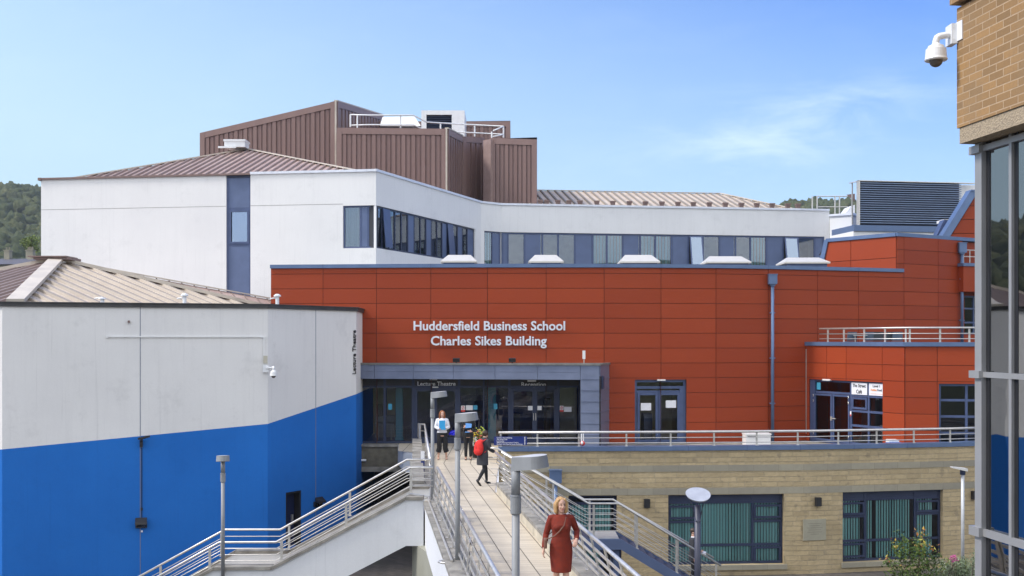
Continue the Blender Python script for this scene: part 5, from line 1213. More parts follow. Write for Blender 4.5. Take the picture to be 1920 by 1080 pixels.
# undercroft left of the bridge
UC=thing('entrance_plinth','weathered stone plinth and dark undercroft beneath the glazed entrance','wall',(-5.5,43.9,GZ))
up_=PL((PX(560,43.9),43.9),(-3.55,43.9)); m=MB(); wall(m,up_,-.93,-.1,uo=3); m.build('stone_face',simple('dark_stone',(.15,.135,.10),.9,var=.35,bump=.5),UC)
m=MB(); up_.box(m,0,up_.L,-.1,-.006,-.6,.08); m.build('slab_edge',M['copingstone'],UC); m=MB(); up_.box(m,0,up_.L,-1.13,-.93,-.5,.03); m.build('lintel',M['copingstone'],UC)
m=MB(); x0_=up_.A.x; m.face([(x0_,50,GZ),(-3,50,GZ),(-3,50,-1),(x0_,50,-1)]); m.face([(x0_,43.95,-1.1),(-3,43.95,-1.1),(-3,50,-1.1),(x0_,50,-1.1)]); m.face([(-2.9,43.95,GZ),(-2.9,50,GZ),(-2.9,50,-1),(-2.9,43.95,-1)]); m.build('undercroft',M['room'],UC)
m=MB(); q=P(674,863,43.8); m.tube([(q.x-.12,43.8,q.z),(q.x+.28,43.8,q.z)],.05,10); tag(m.build('bulkhead_light',M['plastic']),'small pale bulkhead light on the dark plinth below the entrance','wall light')
# terrace railing
tp=[pls[0].pt(-.0,1.06,-.12)]+[p_.pt(p_.L,1.06,-.12) for p_ in pls]
pos=[]
for i,pxs in ((0,(939,1008,1086,1175.5)),(1,(1259,1340.5,1421,1498)),(2,(1575,1647,1717)),(3,(1786,1850))):
    for v in pxs: pos.append((pls[i].pt(pls[i].s(v),1.06,-.12),Vector((pls[i].u.x,pls[i].u.y,0))))
railing('terrace_railing','long steel railing with two thin rails on the blue ledge of the terrace',tp,.49,(.20,.38),posts=pos,rt=.045,rw=.018,pw=.06)
# directory sign
ds=thing('directory_sign','navy direction board with white lines of text at the start of the terrace rail','sign',pls[0].pt(0,.6))
pl=pls[0]; yq=lambda y:CZ-(y-HY)/F*37.0; sx=lambda p:pl.s(p); m=MB(); pl.box(m,sx(926)-.0,sx(988),yq(835.3),yq(819),.0,.03); m.build('board',M['navy'],ds)
for k,(tt,x1_) in enumerate((('Charles Sikes Building',959),('The Street Café',950),('Lockside',944),('3M Buckley Innovation Centre',971),('Student and Spärck Jones Buildings',979))):
    text('lettering',tt,pl,sx(930)+.02,yq(822.3+k*3.0),(x1_-930)*.0185,.040,M['paper'],ds,d=.032,ext=.004,bold=.01,center=False)
m=MB(); 
for k in range(5):
    z_=yq(822.3+k*3.0); a_=sx(984); m.bar(pl.pt(a_,z_,.034),pl.pt(a_,z_+.045,.034),.016,.004,up=(0,1,0)); m.bar(pl.pt(a_-.02,z_+.025,.034),pl.pt(a_,z_+.047,.034),.012,.004,up=(0,1,0)); m.bar(pl.pt(a_+.02,z_+.025,.034),pl.pt(a_,z_+.047,.034),.012,.004,up=(0,1,0))
m.build('arrow',M['paper'],ds)
# white cabinet, low box, warning light
cb_=thing('outdoor_cabinet','white cabinet with a dark grille on the terrace below the tall downpipe','cabinet',(PX(1422,43),42.6,0))
m=MB(); x0_,x1_=PX(1399,42.6),PX(1445,42.6); zt_=PZ(813,42.6); m.box(x0_,x1_,42.6,43.3,0,zt_-.06); m.box(x0_-.02,x1_+.03,42.57,43.33,zt_-.06,zt_); m.build('case',M['plastic'],cb_)
m=MB(); m.box(x0_+.06,x0_+.42,42.57,42.6,.45,zt_-.12); m.build('grille',M['black'],cb_)
lb_=thing('low_crate','small white and blue crate peeping over the terrace ledge below the bay corner','crate',(PX(1675,40.2),40.2,0)); m=MB(); m.box(PX(1666,40),PX(1684,40),39.9,40.3,0,PZ(824.5,40)); m.build('crate_body',M['plastic'],lb_); m=MB(); m.box(PX(1662,39.8),PX(1690,39.8),39.75,39.88,0,PZ(829.5,39.8)); m.build('blue_lid',M['blue'],lb_)
wl=thing('warning_lamp','red and white ball on twin white rods clipped to the terrace rail','lamp',pls[0].pt(pls[0].s(1092),.62)); pl=pls[0]
for v in (1090,1093.5): m=MB(); m.tube([pl.pt(pl.s(v),yq(832),.05),pl.pt(pl.s(v),yq(814),.05)],.022,8); m.build('rod',M['plastic'],wl)
m=MB(); m.ell(pl.pt(pl.s(1092),yq(832),.10),(.085,.085,.085)); m.build('ball',M['redplastic'],wl,smooth=True); m=MB(); m.ell(pl.pt(pl.s(1090.5),yq(831),.16),(.045,.045,.06)); m.build('reflector',M['plastic'],wl,smooth=True)
# ================================================================ footbridge
XL=lambda Y:1.80-.1375*Y
XR=lambda Y:3.69-.1375*Y
FB=thing('footbridge','pale plank-paved footbridge with white sides and grey copings leading to the entrance','bridge',(0,20,GZ))
m=MB(); ys=[7+.9*k for k in range(27)]
ys=[y for y in ys if y<30.3]+[30.3]
def dq(p): return [(a,b,.0) for a,b in p]
for a,b in zip(ys,ys[1:]):
    p=[(XL(a),a),(XR(a),a),(XR(b),b),(XL(b),b)]; m.face(dq(p),[(x-XL(y),y*1.0) for x,y in p])
def le(Y):
    T=[(28.4,-2.33),(40.5,-3.42),(41.2,-4.4),(44.3,-4.7)]
    for (a,b),(c,d) in zip(T,T[1:]):
        if Y<=c: return b+(d-b)*(Y-a)/(c-a)
    return T[-1][1]
def re(Y): return XR(30.3)+(xl-XR(30.3))*(Y-30.3)/(37.1-30.3) if Y<37.1 else (xl+.05 if Y<37.5 else 0.0)
yb=[30.3,32.5,35,37.1]
p=[(-2.33,28.4),(XL(28.4),28.4),(XL(30.3),30.3),(le(30.3),30.3)]; m.face(dq(p),[(x-XL(y),y) for x,y in p])
for a,b in zip(yb,yb[1:]):
    p=[(le(a),a),(re(a),a),(re(b),b),(le(b),b)]; m.face(dq(p),[(x-XL(a)*0-XL(y),y) for x,y in p])
p=[(le(37.1),37.1),(xl-.0,37.1),(xl,44.3),(-4.7,44.3),(-4.4,41.2),(le(40.5),40.5)]; m.face(dq(p),[(x+3.3,y) for x,y in p])
m.build('deck',M['deck'],FB)
m=MB(); m.hexa([(XL(7)-.3,7,-.85),(XR(7)+.36,7,-.85),(XR(30.3)+.36,30.3,-.85),(XL(30.3)-.3,30.3,-.85),(XL(7)-.3,7,-.02),(XR(7)+.36,7,-.02),(XR(30.3)+.36,30.3,-.02),(XL(30.3)-.3,30.3,-.02)])
m.prism([(-2.75,28.6),(XR(30.3)+.1,30.35),(xl,37.1),(xl,43.9),(-4.7,43.9),(-4.2,41.2),(-3.75,40.5)],-.8,-.02); m.build('slab',M['stairwhite'],FB)
def along(mb_,X0,X1,z0,z1,ya,yb2): mb_.hexa([(X0(ya),ya,z0),(X1(ya),ya,z0),(X1(yb2),yb2,z0),(X0(yb2),yb2,z0),(X0(ya),ya,z1),(X1(ya),ya,z1),(X1(yb2),yb2,z1),(X0(yb2),yb2,z1)])
m=MB(); along(m,lambda y:XL(y)-.32,lambda y:XL(y)-.0,-.86,.215,7,26.45); m.build('left_beam',M['stairwhite'],FB)
m=MB(); along(m,lambda y:XR(y)+.0,lambda y:XR(y)+.38,-.86,.215,7,30.0); m.build('right_beam',M['kerb'],FB)
m=MB(); y=7
while y<26.4:
    e=min(y+.9,26.45); along(m,lambda q:XL(q)-.36,lambda q:XL(q)+.03,.215,.295+random.uniform(-.003,.003),y+.006,e-.006); y+=.9
y=7
while y<30:
    e=min(y+.9,30.0); along(m,lambda q:XR(q)-.02,lambda q:XR(q)+.42,.215,.295+random.uniform(-.003,.003),y+.006,e-.006); y+=.9
m.build('coping',M['copingstone'],FB)
m=MB(); m.tube([(XL(y)-.24,y,.325) for y in (26.3,24,19.2)],.022,6); m.tube([(XL(26.3)-.24,26.3,.325),(XL(26.8)-.2,26.75,.36),(-2.6,26.75,.44)],.022,6); m.build('cable_conduit',M['steel'],FB)
# pier under the stair head
m=MB(); m.hexa([(-2.52,26.9,GZ),(XL(25.5)-.1,25.2,GZ),(XL(25.5)+1.2,25.4,GZ),(-1.4,27.4,GZ),(-2.52,26.9,-.8),(XL(25.5)-.1,25.2,-.86),(XL(25.5)+1.2,25.4,-.86),(-1.4,27.4,-.8)]); 
m.build('pier',M['khaki'],FB)
m=MB(); m.box(-.6,1.6,29.2,29.9,GZ,-.86); m.build('pier',M['khaki'],FB)
# raised stone parapet beside the landing
m=MB(); A=[(-2.72,29.0),(-3.78,40.5)]
n=12
for k in range(n):
    t0,t1=k/n,(k+1)/n; x0_,y0_=A[0][0]+(A[1][0]-A[0][0])*t0,A[0][1]+(A[1][1]-A[0][1])*t0; x1_,y1_=A[0][0]+(A[1][0]-A[0][0])*t1,A[0][1]+(A[1][1]-A[0][1])*t1
    z_=.46+.10*t0+random.uniform(-.004,.004); g_=.008
    m.hexa([(x0_,y0_+g_,-.8),(x0_+.34,y0_+g_,-.8),(x1_+.34,y1_-g_,-.8),(x1_,y1_-g_,-.8),(x0_,y0_+g_,z_),(x0_+.34,y0_+g_,z_),(x1_+.34,y1_-g_,z_),(x1_,y1_-g_,z_)])
m.build('stone_parapet',M['copingstone'],FB)

def bridge_rail(name,label,X,side,ya,yb,ends,base):
    t=thing(name,label,'railing',(X((ya+yb)/2),(ya+yb)/2,.295))
    P_=lambda y,k:Vector((X(y)+side*base*(1-k),y,.295+.805*k))   # k 0 at the coping, 1 at the handrail
    m=MB(); m.tube(ends(X)+[P_(y,1) for y in (ya,yb)] if ends else [P_(ya,1),P_(yb,1)],.032,12); m.build('handrail',M['steel'],t,smooth=True)
    for k in (.14,.34,.54,.74):
        m=MB(); m.bar(P_(ya,k),P_(yb,k),.012,.052); m.build('rail',M['steel'],t)
    y=ya+.35
    while y<yb:
        m=MB(); a,b=P_(y,0),P_(y,.97); m.bar(a,b,.016,.085,up=(0,1,0)); m.bar(a+Vector((.022,.03,0)),b+Vector((.022,.03,0)),.012,.07,up=(0,1,0)); m.tube([b,P_(y,1)],.011,6)
        m.box(a.x-.06,a.x+.06,a.y-.05,a.y+.05,a.z,a.z+.014); m.build('post',M['steel'],t); y+=1.0
    return t
lr=bridge_rail('bridge_railing','steel railing with flat slats along the left edge of the footbridge',XL,-1,7.2,26.7,None,.12)
bridge_rail('bridge_railing','steel railing with flat slats behind the woman in the red dress',XR,1,7.2,30.2,None,.2)
for y in (25.2,18.0):
    m=MB(); m.bar((XL(y)-.08,y,.45),(XL(y)-.03,y,.92),.02,.55,up=(0,1,0)); m.build('stiffener_panel',M['steel'],lr)
# left landing handrail
railing('landing_railing','steel handrail rising along the stone parapet left of the women',[(-2.25,29.4,1.02),(-3.30,40.3,1.1),(-3.55,40.5,1.1),(-3.56,40.5,.6)],.6,(.25,),spacing=2.6,rt=.032,rw=.016,pw=.06)
# left stair ------------------------------------------------------
LSs=thing('left_stair','white-sided stair with grey copings descending left from the footbridge','stairs',(-7,27.4,GZ))
YN,YFr=26.45,28.5
nx=[(-2.2,.40),(PX(762,26.6),.40),(PX(511,26.6),-1.33),(PX(403,26.6),-1.34),(PX(403,26.6)-6.4,-1.34-3.6)]
def side_wall(mb,x_z,y0,y1,drop):
    for (xa,za),(xb,zb_) in zip(x_z,x_z[1:]):
        mb.hexa([(xb,y0,zb_-drop),(xa,y0,za-drop),(xa,y1,za-drop),(xb,y1,zb_-drop),(xb,y0,zb_-.08),(xa,y0,za-.08),(xa,y1,za-.08),(xb,y1,zb_-.08)])
m=MB(); side_wall(m,nx,YN+.03,YN+.30,1.22); m.build('near_side',M['stairwhite'],LSs)
m=MB(); side_wall(m,nx,YFr,YFr+.27,1.22); m.build('far_side',M['stairwhite'],LSs)
m=MB()
for x_z,y0,y1 in ((nx,YN-.02,YN+.35),(nx,YFr-.03,YFr+.30)):
    for (xa,za),(xb,zb_) in zip(x_z,x_z[1:]):
        nseg=max(1,int(abs(xa-xb)/.9))
        for k in range(nseg):
            a,b=k/nseg,(k+1)/nseg; X0,Z0,X1,Z1=xa+(xb-xa)*a-.006,za+(zb_-za)*a,xa+(xb-xa)*b+.006,za+(zb_-za)*b
            m.hexa([(X1,y0,Z1-.08),(X0,y0,Z0-.08),(X0,y1,Z0-.08),(X1,y1,Z1-.08),(X1,y0,Z1),(X0,y0,Z0),(X0,y1,Z0),(X1,y1,Z1)])
m.build('coping',M['copingstone'],LSs)
m=MB(); fl_=.42
m.box(nx[1][0],-2.1,YN+.3,YFr,-.7,-.004)
ns_=11
def flight(xa,za,xb,zb_,n):
    for k in range(n):
        X0=xa+(xb-xa)*k/n; X1=xa+(xb-xa)*(k+1)/n; Z=za+(zb_-za)*(k+1)/n
        m.box(min(X0,X1),max(X0,X1),YN+.31,YFr-.002,Z-.35,Z)
flight(nx[1][0],0,nx[2][0],-1.73,11); m.box(nx[3][0],nx[2][0],YN+.31,YFr-.002,-2.1,-1.735); flight(nx[3][0],-1.73,nx[4][0],-4.0,14)
m.build('steps',simple('tan_step',(.36,.29,.2),.85,var=.25,scale=2),LSs)
m=MB(); 
for (xa,za),(xb,zb_) in zip(nx,nx[1:]): m.hexa([(xb,YN+.3,zb_-1.2),(xa,YN+.3,za-1.2),(xa,YFr,za-1.2),(xb,YFr,zb_-1.2),(xb,YN+.3,zb_-1.0),(xa,YN+.3,za-1.0),(xa,YFr,za-1.0),(xb,YFr,zb_-1.0)])
m.build('soffit',M['stairwhite'],LSs)
def pth(pts,Y): return [P(a,b,Y) for a,b in pts]
def stair_rail(label,pts,Y,h,wires,spacing): return railing('stair_railing',label,pth(pts,Y),h,wires,spacing=spacing,rt=.030,rw=.013,pw=.06)
stair_rail('near steel railing on the left stair, in front of the blue building',[(812,877),(768.5,877),(518,1016.5),(411,1017),(180,1146)],26.7,.62,(.16,.31,.46),1.85)
stair_rail('far steel railing on the left stair, against the blue building',[(810,862),(763,862),(525.6,993),(422,993),(190,1120)],28.45,.66,(.18,.34,.50),1.85)
# right stair -----------------------------------------------------
RS=thing('right_stair','blue steel stair with landing descending right beside the stone wall','stairs',(2.5,31,GZ))
m=MB(); x0_=XR(30.4)+.1; xA,xB=PX(1104,30.4),PX(1160,30.4); xC=PX(1352,30.4)+.25
def stringer(mb,pts,y0,y1,hh):
    for (xa,za),(xb,zb_) in zip(pts,pts[1:]): mb.hexa([(xa,y0,za-hh),(xb,y0,zb_-hh),(xb,y1,zb_-hh),(xa,y1,za-hh),(xa,y0,za),(xb,y0,zb_),(xb,y1,zb_),(xa,y1,za)])
ZL=-1.34; sp=[(x0_,.02),(xA,ZL-.02),(xB+.05,ZL-.02),(xC,-3.25),(xC+1.2,-4.0)]
for y0,y1 in ((30.28,30.34),(31.5,31.56)): stringer(m,sp,y0,y1,.30)
m.build('stringer',M['panel'],RS)
n=9
for k in range(n): m=MB(); X=x0_+(xA-x0_)*k/n; Z=(ZL)*(k+1)/n; m.box(X,X+(xA-x0_)/n+.02,30.345,31.495,Z-.04,Z); m.build('tread',M['frame'],RS)
n=12
for k in range(n): m=MB(); X=xB+(xC-xB)*k/n; Z=ZL+(-3.25-ZL)*(k+1)/n; m.box(X,X+(xC-xB)/n+.02,30.345,31.495,Z-.04,Z); m.build('tread',M['frame'],RS)
m=MB(); m.box(xC,xC+.9,30.345,31.495,-3.65,-3.6); m.build('tread',M['frame'],RS)
m=MB(); m.box(xA,xB,30.345,31.495,ZL-.05,ZL); m.build('landing',simple('landing_plate',(.50,.50,.48),.4,.5),RS)
for y_ in (30.5,31.35): m=MB(); m.box(xB-.14,xB+.02,y_-.07,y_+.07,GZ,ZL-.3); m.build('column',M['panel'],RS)
ph=.98
railing('stair_railing','near steel railing of the right-hand stair beside the woman in red',pth([(940,847.5),(1104,944.3),(1160,944),(1352,1060.5)],30.4),ph,(.27,.44,.61,.78),spacing=1.32,rt=.030,rw=.011,pw=.06)
railing('stair_railing','far steel railing of the right-hand stair, next to the stone wall',pth([(919.5,840),(933,841),(1095.5,936.7),(1149,936.5),(1338,1046)],31.45),ph,(.27,.44,.61,.78),spacing=1.45,rt=.030,rw=.011,pw=.06)
# ================================================================ lamps
def head_shape(mb,z0a,z1a,z0b,z1b,r0=.052,r1=.16,L_=.215,k=.96,n=30):
    out=[]
    for i in range(n):
        a=2*math.pi*i/n; c,s=math.cos(a),math.sin(a)
        if c>-.25: x,y=L_+r1*c,r1*s
        else: 
            x,y=r0*c,r0*s
        out.append((x,y))
    t=lambda x:min(1,max(0,(x+r0)/(L_+r1+r0)))
    bot=[(x*1.03,y*1.03,z0a+(z0b-z0a)*t(x)) for x,y in out]; top=[(x*k+.0,y*k,z1a+(z1b-z1a)*t(x)) for x,y in out]
    for i in range(n):
        j=(i+1)%n; mb.face([bot[i],bot[j],top[j],top[i]])
    mb.face(bot[::-1]); return top
def lamp_post(label,x,y,z,rz,ring=True,sc=1.0):
    t=thing('lamp_post',label,'lamp post',(x,y,z),rz,'grey drum-headed lamp posts on the bridge and stair')
    m=MB(); m.tube([(0,0,-.12),(0,0,2.22)],.046,16); m.build('pole',M['lampgrey'],t,local=True,smooth=True)
    m=MB(); m.tube([(0,0,2.2),(0,0,2.215),(0,0,2.40),(0,0,2.425),(0,0,2.44)],[.047,.062,.062,.052,.046],16); m.tube([(0,0,2.41),(0,0,2.42)],.067,16); m.build('collar',M['lampgrey'],t,local=True)
    m=MB(); m.tube([(0,0,2.42),(0,0,2.76)],.052,16); m.build('upper_pole',M['lampgrey'],t,local=True,smooth=True)
    m=MB(); top=head_shape(m,2.70,2.86,2.76,2.895); h=m.build('lamp_head',M['lampgrey'],t,local=True)
    m=MB(); m.face([(a,b,c) for a,b,c in top]); top2=[(a*1.0,b,c-.012) for a,b,c in top]
    for i in range(len(top)): 
        j=(i+1)%len(top); m.face([(top[i][0]*1.0,top[i][1],top[i][2]-.01),(top[j][0],top[j][1],top[j][2]-.01),top[j],top[i]])
    m.build('lid',M['lamptop'],t,local=True)
    if ring:
        m=MB(); m.tube([(0,0,.16),(-.10,-.10,.16),(-.26,-.10,.16),(-.34,-.03,.16),(-.34,.05,.16),(-.26,.10,.16),(0,.08,.16)],.022,8); m.build('bracket',M['steel'],t,local=True,smooth=True)
    return t
ar=R(-8)
for px,sc_,lab in ((811,73.,'grey drum-headed lamp post nearest the woman in the white blouse'),(858,103.,'grey drum-headed lamp post standing in front of the woman in black'),(967,163.,'large near lamp post whose drum head overlaps the railing left of the woman in red')):
    Y=F/sc_; lamp_post(lab,PX(px,Y),Y,.09,ar)
lamp_post('grey lamp post on the left stair in front of the blue wall',PX(418,26.35),26.35,-1.42,R(-75),ring=False)
# navy oval lamp
Y=28.0; xo=PX(1308,Y); t=thing('oval_lamp','navy lamp post with a tilted oval silver head before the wide teal window','lamp post',(xo,Y,GZ))
m=MB(); m.tube([(xo,Y,GZ),(xo,Y,-.05)],.085,18); m.build('pole',M['bollnavy'],t,smooth=True)
m=MB(); 
for sx_ in (-1,1): m.tube([(xo+sx_*.05,Y-.06,-.45),(xo+sx_*.09,Y-.03,-.25),(xo+sx_*.17,Y,.05),(xo+sx_*.21,Y+.02,.2)],.012,6); m.ell((xo+sx_*.05,Y-.09,-.45),(.025,.02,.025),8,5)
m.build('strut',M['bollnavy'],t)
rot=Matrix.Rotation(R(24),3,'X'); m=MB(); c=Vector((xo+.01,Y,.24)); n=40; rr=.325
o_=[Vector((rr*math.cos(2*math.pi*i/n),rr*(.98 if math.sin(2*math.pi*i/n)>0 else 1.12)*math.sin(2*math.pi*i/n),0)) for i in range(n)]
m.face([c+rot@(p+Vector((0,0,.02))) for p in o_]); m.face([c+rot@(p*.9+Vector((0,0,-.04))) for p in o_][::-1])
for i in range(n):
    j=(i+1)%n; m.face([c+rot@(o_[i]*.9+Vector((0,0,-.04))),c+rot@(o_[j]*.9+Vector((0,0,-.04))),c+rot@(o_[j]+Vector((0,0,.02))),c+rot@(o_[i]+Vector((0,0,.02)))])
m.build('lamp_head',simple('silver_lid',(.55,.56,.58),.45,.4),t)
# slim lamp
Y=36.0; xo=PX(1805,Y); t=thing('slim_lamp','slim pale lamp post with a flat head beside the glass building','lamp post',(xo,Y,GZ))
m=MB(); m.tube([(xo,Y,GZ),(xo,Y,PZ(884,Y))],.055,14); m.build('pole',simple('galvanised',(.48,.50,.52),.5,.3),t,smooth=True)
m=MB(); zt_=PZ(876,Y); m.hexa([(PX(1784,Y),Y-.12,zt_-.02),(PX(1811,Y),Y-.16,zt_-.13),(PX(1811,Y),Y+.16,zt_-.13),(PX(1784,Y),Y+.12,zt_-.02),(PX(1784,Y),Y-.12,zt_+.02),(PX(1811,Y),Y-.16,zt_-.03),(PX(1811,Y),Y+.16,zt_-.03),(PX(1784,Y),Y+.12,zt_+.02)]); m.build('lamp_head',M['lamptop'],t)
m=MB(); m.tube([(xo,Y,PZ(890,Y)),(xo,Y,PZ(878,Y))],.09,12); m.build('collar',M['frame'],t)
# ================================================================ right office building
OB=thing('brick_office','buff brick office with pebbled concrete band and mirror-glass curtain wall, close at the right','building',(5,9,GZ))
d_=Vector((.1375,-1)).normalized(); A_=Vector((4.462,10.7)); B_=A_+d_*10.5; pb=PL(A_,B_)
zb_=pb.z(1795,240.6); zl=pb.z(1800,269)
m=MB(); wall(m,pb,zb_,7.62); pf=PL((A_.x+7,A_.y+.96),tuple(A_)); wall(m,pf,zb_,7.62,uo=.1)
pb.box(m,-.03,10.5,7.66,7.9,-6,.06); m.build('brick_wall',M['brick'],OB)
m=MB(); pb.box(m,-.0,10.5,7.9,12,-6,.0); m.build('upper_wall',M['brick'],OB)
m=MB(); pb.box(m,.03,10.5,zl,zb_-.002,-7,-.012); m.build('concrete_band',M['conc'],OB)
pc=PL(tuple(A_+Vector((.20,.0))+d_*.02),tuple(B_+Vector((.20,0)))); S_=lambda v:pc.s(v)
m=MB(); a=S_(1833); mu=[S_(1896)]; stp=S_(1896)-S_(1848)
for k in range(1,14): mu.append(mu[0]+stp*k)
pc.box(m,a-.0,S_(1845.5),GZ,zl-.0,-.25,.03)
for s_ in mu: pc.box(m,s_-.022,s_+.022,GZ,zl,-.1,.012)
for (y0,y1) in ((286,275),(707,697),(1003,989.5)):
    zz0,zz1=pc.z(1838,y0),pc.z(1838,y1); pc.box(m,a-.06,a+.12,zz0-.01,zz1+.01,-.2,.06); pc.box(m,a+.12,10,zz0,zz1,-.1,.016)
pc.box(m,a,10,-.2,-.12,-.1,.036); pc.box(m,a,10,-2.2,-2.12,-.1,.036); m.build('mullion',simple('silver_frame',(.33,.33,.33),.45,.3,var=.05),OB)
m=MB()
for s_ in [S_(1847.5)]+[q+.034 for q in mu]: pc.box(m,s_-.014,s_+.045,GZ,zl,-.09,-.018)
m.build('gasket',M['black'],OB)
m=MB(); pc.box(m,S_(1846),10,GZ,zl,-.07,-.022); m.build('curtain_glass',M['mirror'],OB)
m=MB(); pc.box(m,a,10,GZ,zl,-5,-.26); m.build('core',M['black'],OB)
cr=pb.pt(0,0); 
def mnt2(m):
    z0_,z1_=pb.z(1800,79.5),pb.z(1800,40); pb.box(m,-.012,.115,z0_+.02,z1_,.001,.014)
    m.box(A_.x-.065,A_.x-.005,A_.y-.03,A_.y+.12,z0_,z1_-.01)
    for z_ in (z0_+.04,z1_-.05): m.box(A_.x-.05,A_.x-.04,A_.y-.034,A_.y-.03,z_,z_+.012)
q1_=P(1780,65,10.72); q2_=P(1762,68,10.72); q3_=P(1755,77,10.72); q4_=P(1754,90,10.72); ce=P(1755,103,10.72)
cctv('white dome camera on a bent arm at the corner of the buff brick wall',pb.pt(0,pb.z(1796,60)),mnt2,[tuple(P(1785,64,10.72)),tuple(q1_),tuple(q2_),tuple(P(1757,71,10.72)),tuple(q3_),tuple(q4_)],ce,.105)
# ================================================================ planting
def shrub(name,label,px,Y,ybot,ytop,wd,n,size,mat,tone=(0,1),tips=None,group=None):
    x=PX(px,Y); z0_=GZ; z1_=PZ(ytop,Y); t=thing(name,label,'shrub' if name=='shrub' else 'plant',(x,Y,z0_),0,group)
    st_=MB(); lf=MB(); k=9
    for i in range(k):
        a=i*2.4; dx,dy=math.cos(a)*wd*.5*random.uniform(.3,1),math.sin(a)*wd*.35*random.uniform(.2,1); hh=(z1_-z0_)*(1-.28*abs(dx)/(wd*.5))*random.uniform(.86,1.0) if i else (z1_-z0_)
        if i==0: dx=wd*.18; dy=0
        pts=[(x+dx*.15,Y+dy*.15,z0_),(x+dx*.6,Y+dy*.6,z0_+hh*.5),(x+dx,Y+dy,z0_+hh)]; st_.tube(pts,[.02,.012,.005],5)
        for j in range(n//k):
            u=random.uniform(.25,1)**.8; 
            c=Vector(pts[0]).lerp(Vector(pts[1]),u*2) if u<.5 else Vector(pts[1]).lerp(Vector(pts[2]),u*2-1)
            sp_=wd*.17*(1.15-u*.75); c+=Vector((random.gauss(0,sp_),random.gauss(0,sp_),random.gauss(0,sp_*.7)))
            a1=Vector((random.gauss(0,1),random.gauss(0,1),random.gauss(-.2,.6))).normalized(); b1=a1.cross(Vector((random.gauss(0,.4),random.gauss(0,.4),1))).normalized(); s_=size*random.uniform(.6,1.2)
            tn=random.uniform(tone[0],tone[1]); 
            if tips and u>.93 and i in tips and random.random()<.75: tn=random.uniform(.8,1)
            lf.tone=tn; mid_=c; nn=a1.cross(b1)*s_*.25
            lf.face([c-a1*s_,c+b1*s_*.45+nn,c+a1*s_,]); lf.face([c-a1*s_,c+a1*s_,c-b1*s_*.45+nn])
    st_.build('stem',M['bark'],t); lf.build('foliage',mat,t); return t
random.seed(21)
shrub('shrub','leafy green shrub with orange new tips in front of the right window',1712,33,1080,992,1.65,1700,.068,M['bush'],(0,.62),tips=(0,1,2,3,4,5))
random.seed(5)
shrub('shrub','low pink and grey-leaved shrub below the slim lamp post',1775,33.5,1080,1050,1.1,1400,.05,M['greyleaf'],(.0,1))
shrub('shrub','silver-leaved shrub at the foot of the glass building',1818,33.5,1080,1032,1.2,1500,.045,M['greyleaf'],(0,.9))
shrub('shrub','yellow-green young shrub left of the slim lamp post',1772,34.5,1080,1046,.6,500,.05,M['bush'],(.4,.9))
def grass_tuft(px,Y,ytop,n,label):
    x=PX(px,Y); z1_=PZ(ytop,Y); t=thing('ornamental_grass',label,'plant',(x,Y,GZ)); m=MB()
    for _ in range(n):
        a=random.random()*6.28; r=random.random()*.25; h=(z1_-GZ)*random.uniform(.8,1); c=Vector((x+math.cos(a)*.06,Y+math.sin(a)*.06,GZ)); e=c+Vector((math.cos(a)*r,math.sin(a)*r,h)); m.tone=random.random(); w_=Vector((.006,0,0)); m.face([c-w_,c+w_,e])
    m.build('blades',M['lightleaf'],t)
grass_tuft(1803,34.2,1038,420,'feathery green grass tuft at the base of the slim lamp post')
t=thing('flower_spike','pink-purple flower heads beside the feathery grass','flower',(PX(1788,33.2),33.2,GZ)); m=MB(); st_=MB()
pinkm=simple('pink_petals',(.55,.10,.30),.6)
for px,py in ((1783,1046),(1789,1044),(1793,1049),(1786,1052)):
    q=P(px,py,33.2); st_.tube([(q.x,33.2,GZ),(q.x,33.2,q.z)],.006,4)
    for k in range(10): m.ell((q.x+random.uniform(-.05,.05),33.2+random.uniform(-.05,.05),q.z+random.uniform(-.04,.05)),(.022,.022,.018),6,4)
st_.build('stem',M['bark'],t); m.build('flower',pinkm,t)
# flower tub by the entrance
Y=38.9; xo=PX(895,Y); t=thing('flower_tub','dark tub of white, yellow and pink flowers behind the rucksack walker','planter',(xo,Y,0))
m=MB(); m.loft([(xo,Y,0,.17,.17),(xo,Y,.34,.24,.24),(xo,Y,.36,.26,.26),(xo,Y,.42,.26,.26)],20); m.build('tub',M['black'],t)
m=MB(); leaf_cloud(m,[((xo,Y,.62),(.27,.22,.24)),((xo+.08,Y,.72),(.18,.16,.14))],500,.035); m.build('foliage',M['bush'],t)
for nm_,mt,k,cc_ in (('white_flower',M['plastic'],60,(-.08,.62)),('yellow_flower',simple('yellow_petals',(.75,.55,.03),.6),22,(-.16,.78)),('yellow_green_flower',simple('lime_petals',(.45,.55,.08),.6),24,(.17,.98)),('pink_flower',simple('salmon_petals',(.7,.18,.12),.6),8,(.1,.93))):
    m=MB()
    for _ in range(k): m.ell((xo+cc_[0]+random.gauss(0,.09),Y-.12+random.gauss(0,.08),cc_[1]+random.gauss(0,.08)),(.026,.02,.024),6,4)
    m.build(nm_,mt,t)
# glossy blue bench seat beside the doorway
m=MB(); q=P(850,811,43.2); m.tube([P(842,815,43.2),P(847,811,43.2),P(855,809,43.2),P(861,806,43.2)],[.05,.10,.09,.03],12,flat=.8); m.tube([P(846,815,43.0),P(853,814,43.0),P(859,809,43.0)],[.04,.07,.03],12)
bo=m.build('banner_roll',simple('vivid_blue_vinyl',(.02,.02,.62),.25,var=.05),None,smooth=True); tag(bo,'vivid blue bundle behind the woman in the white blouse','bundle')
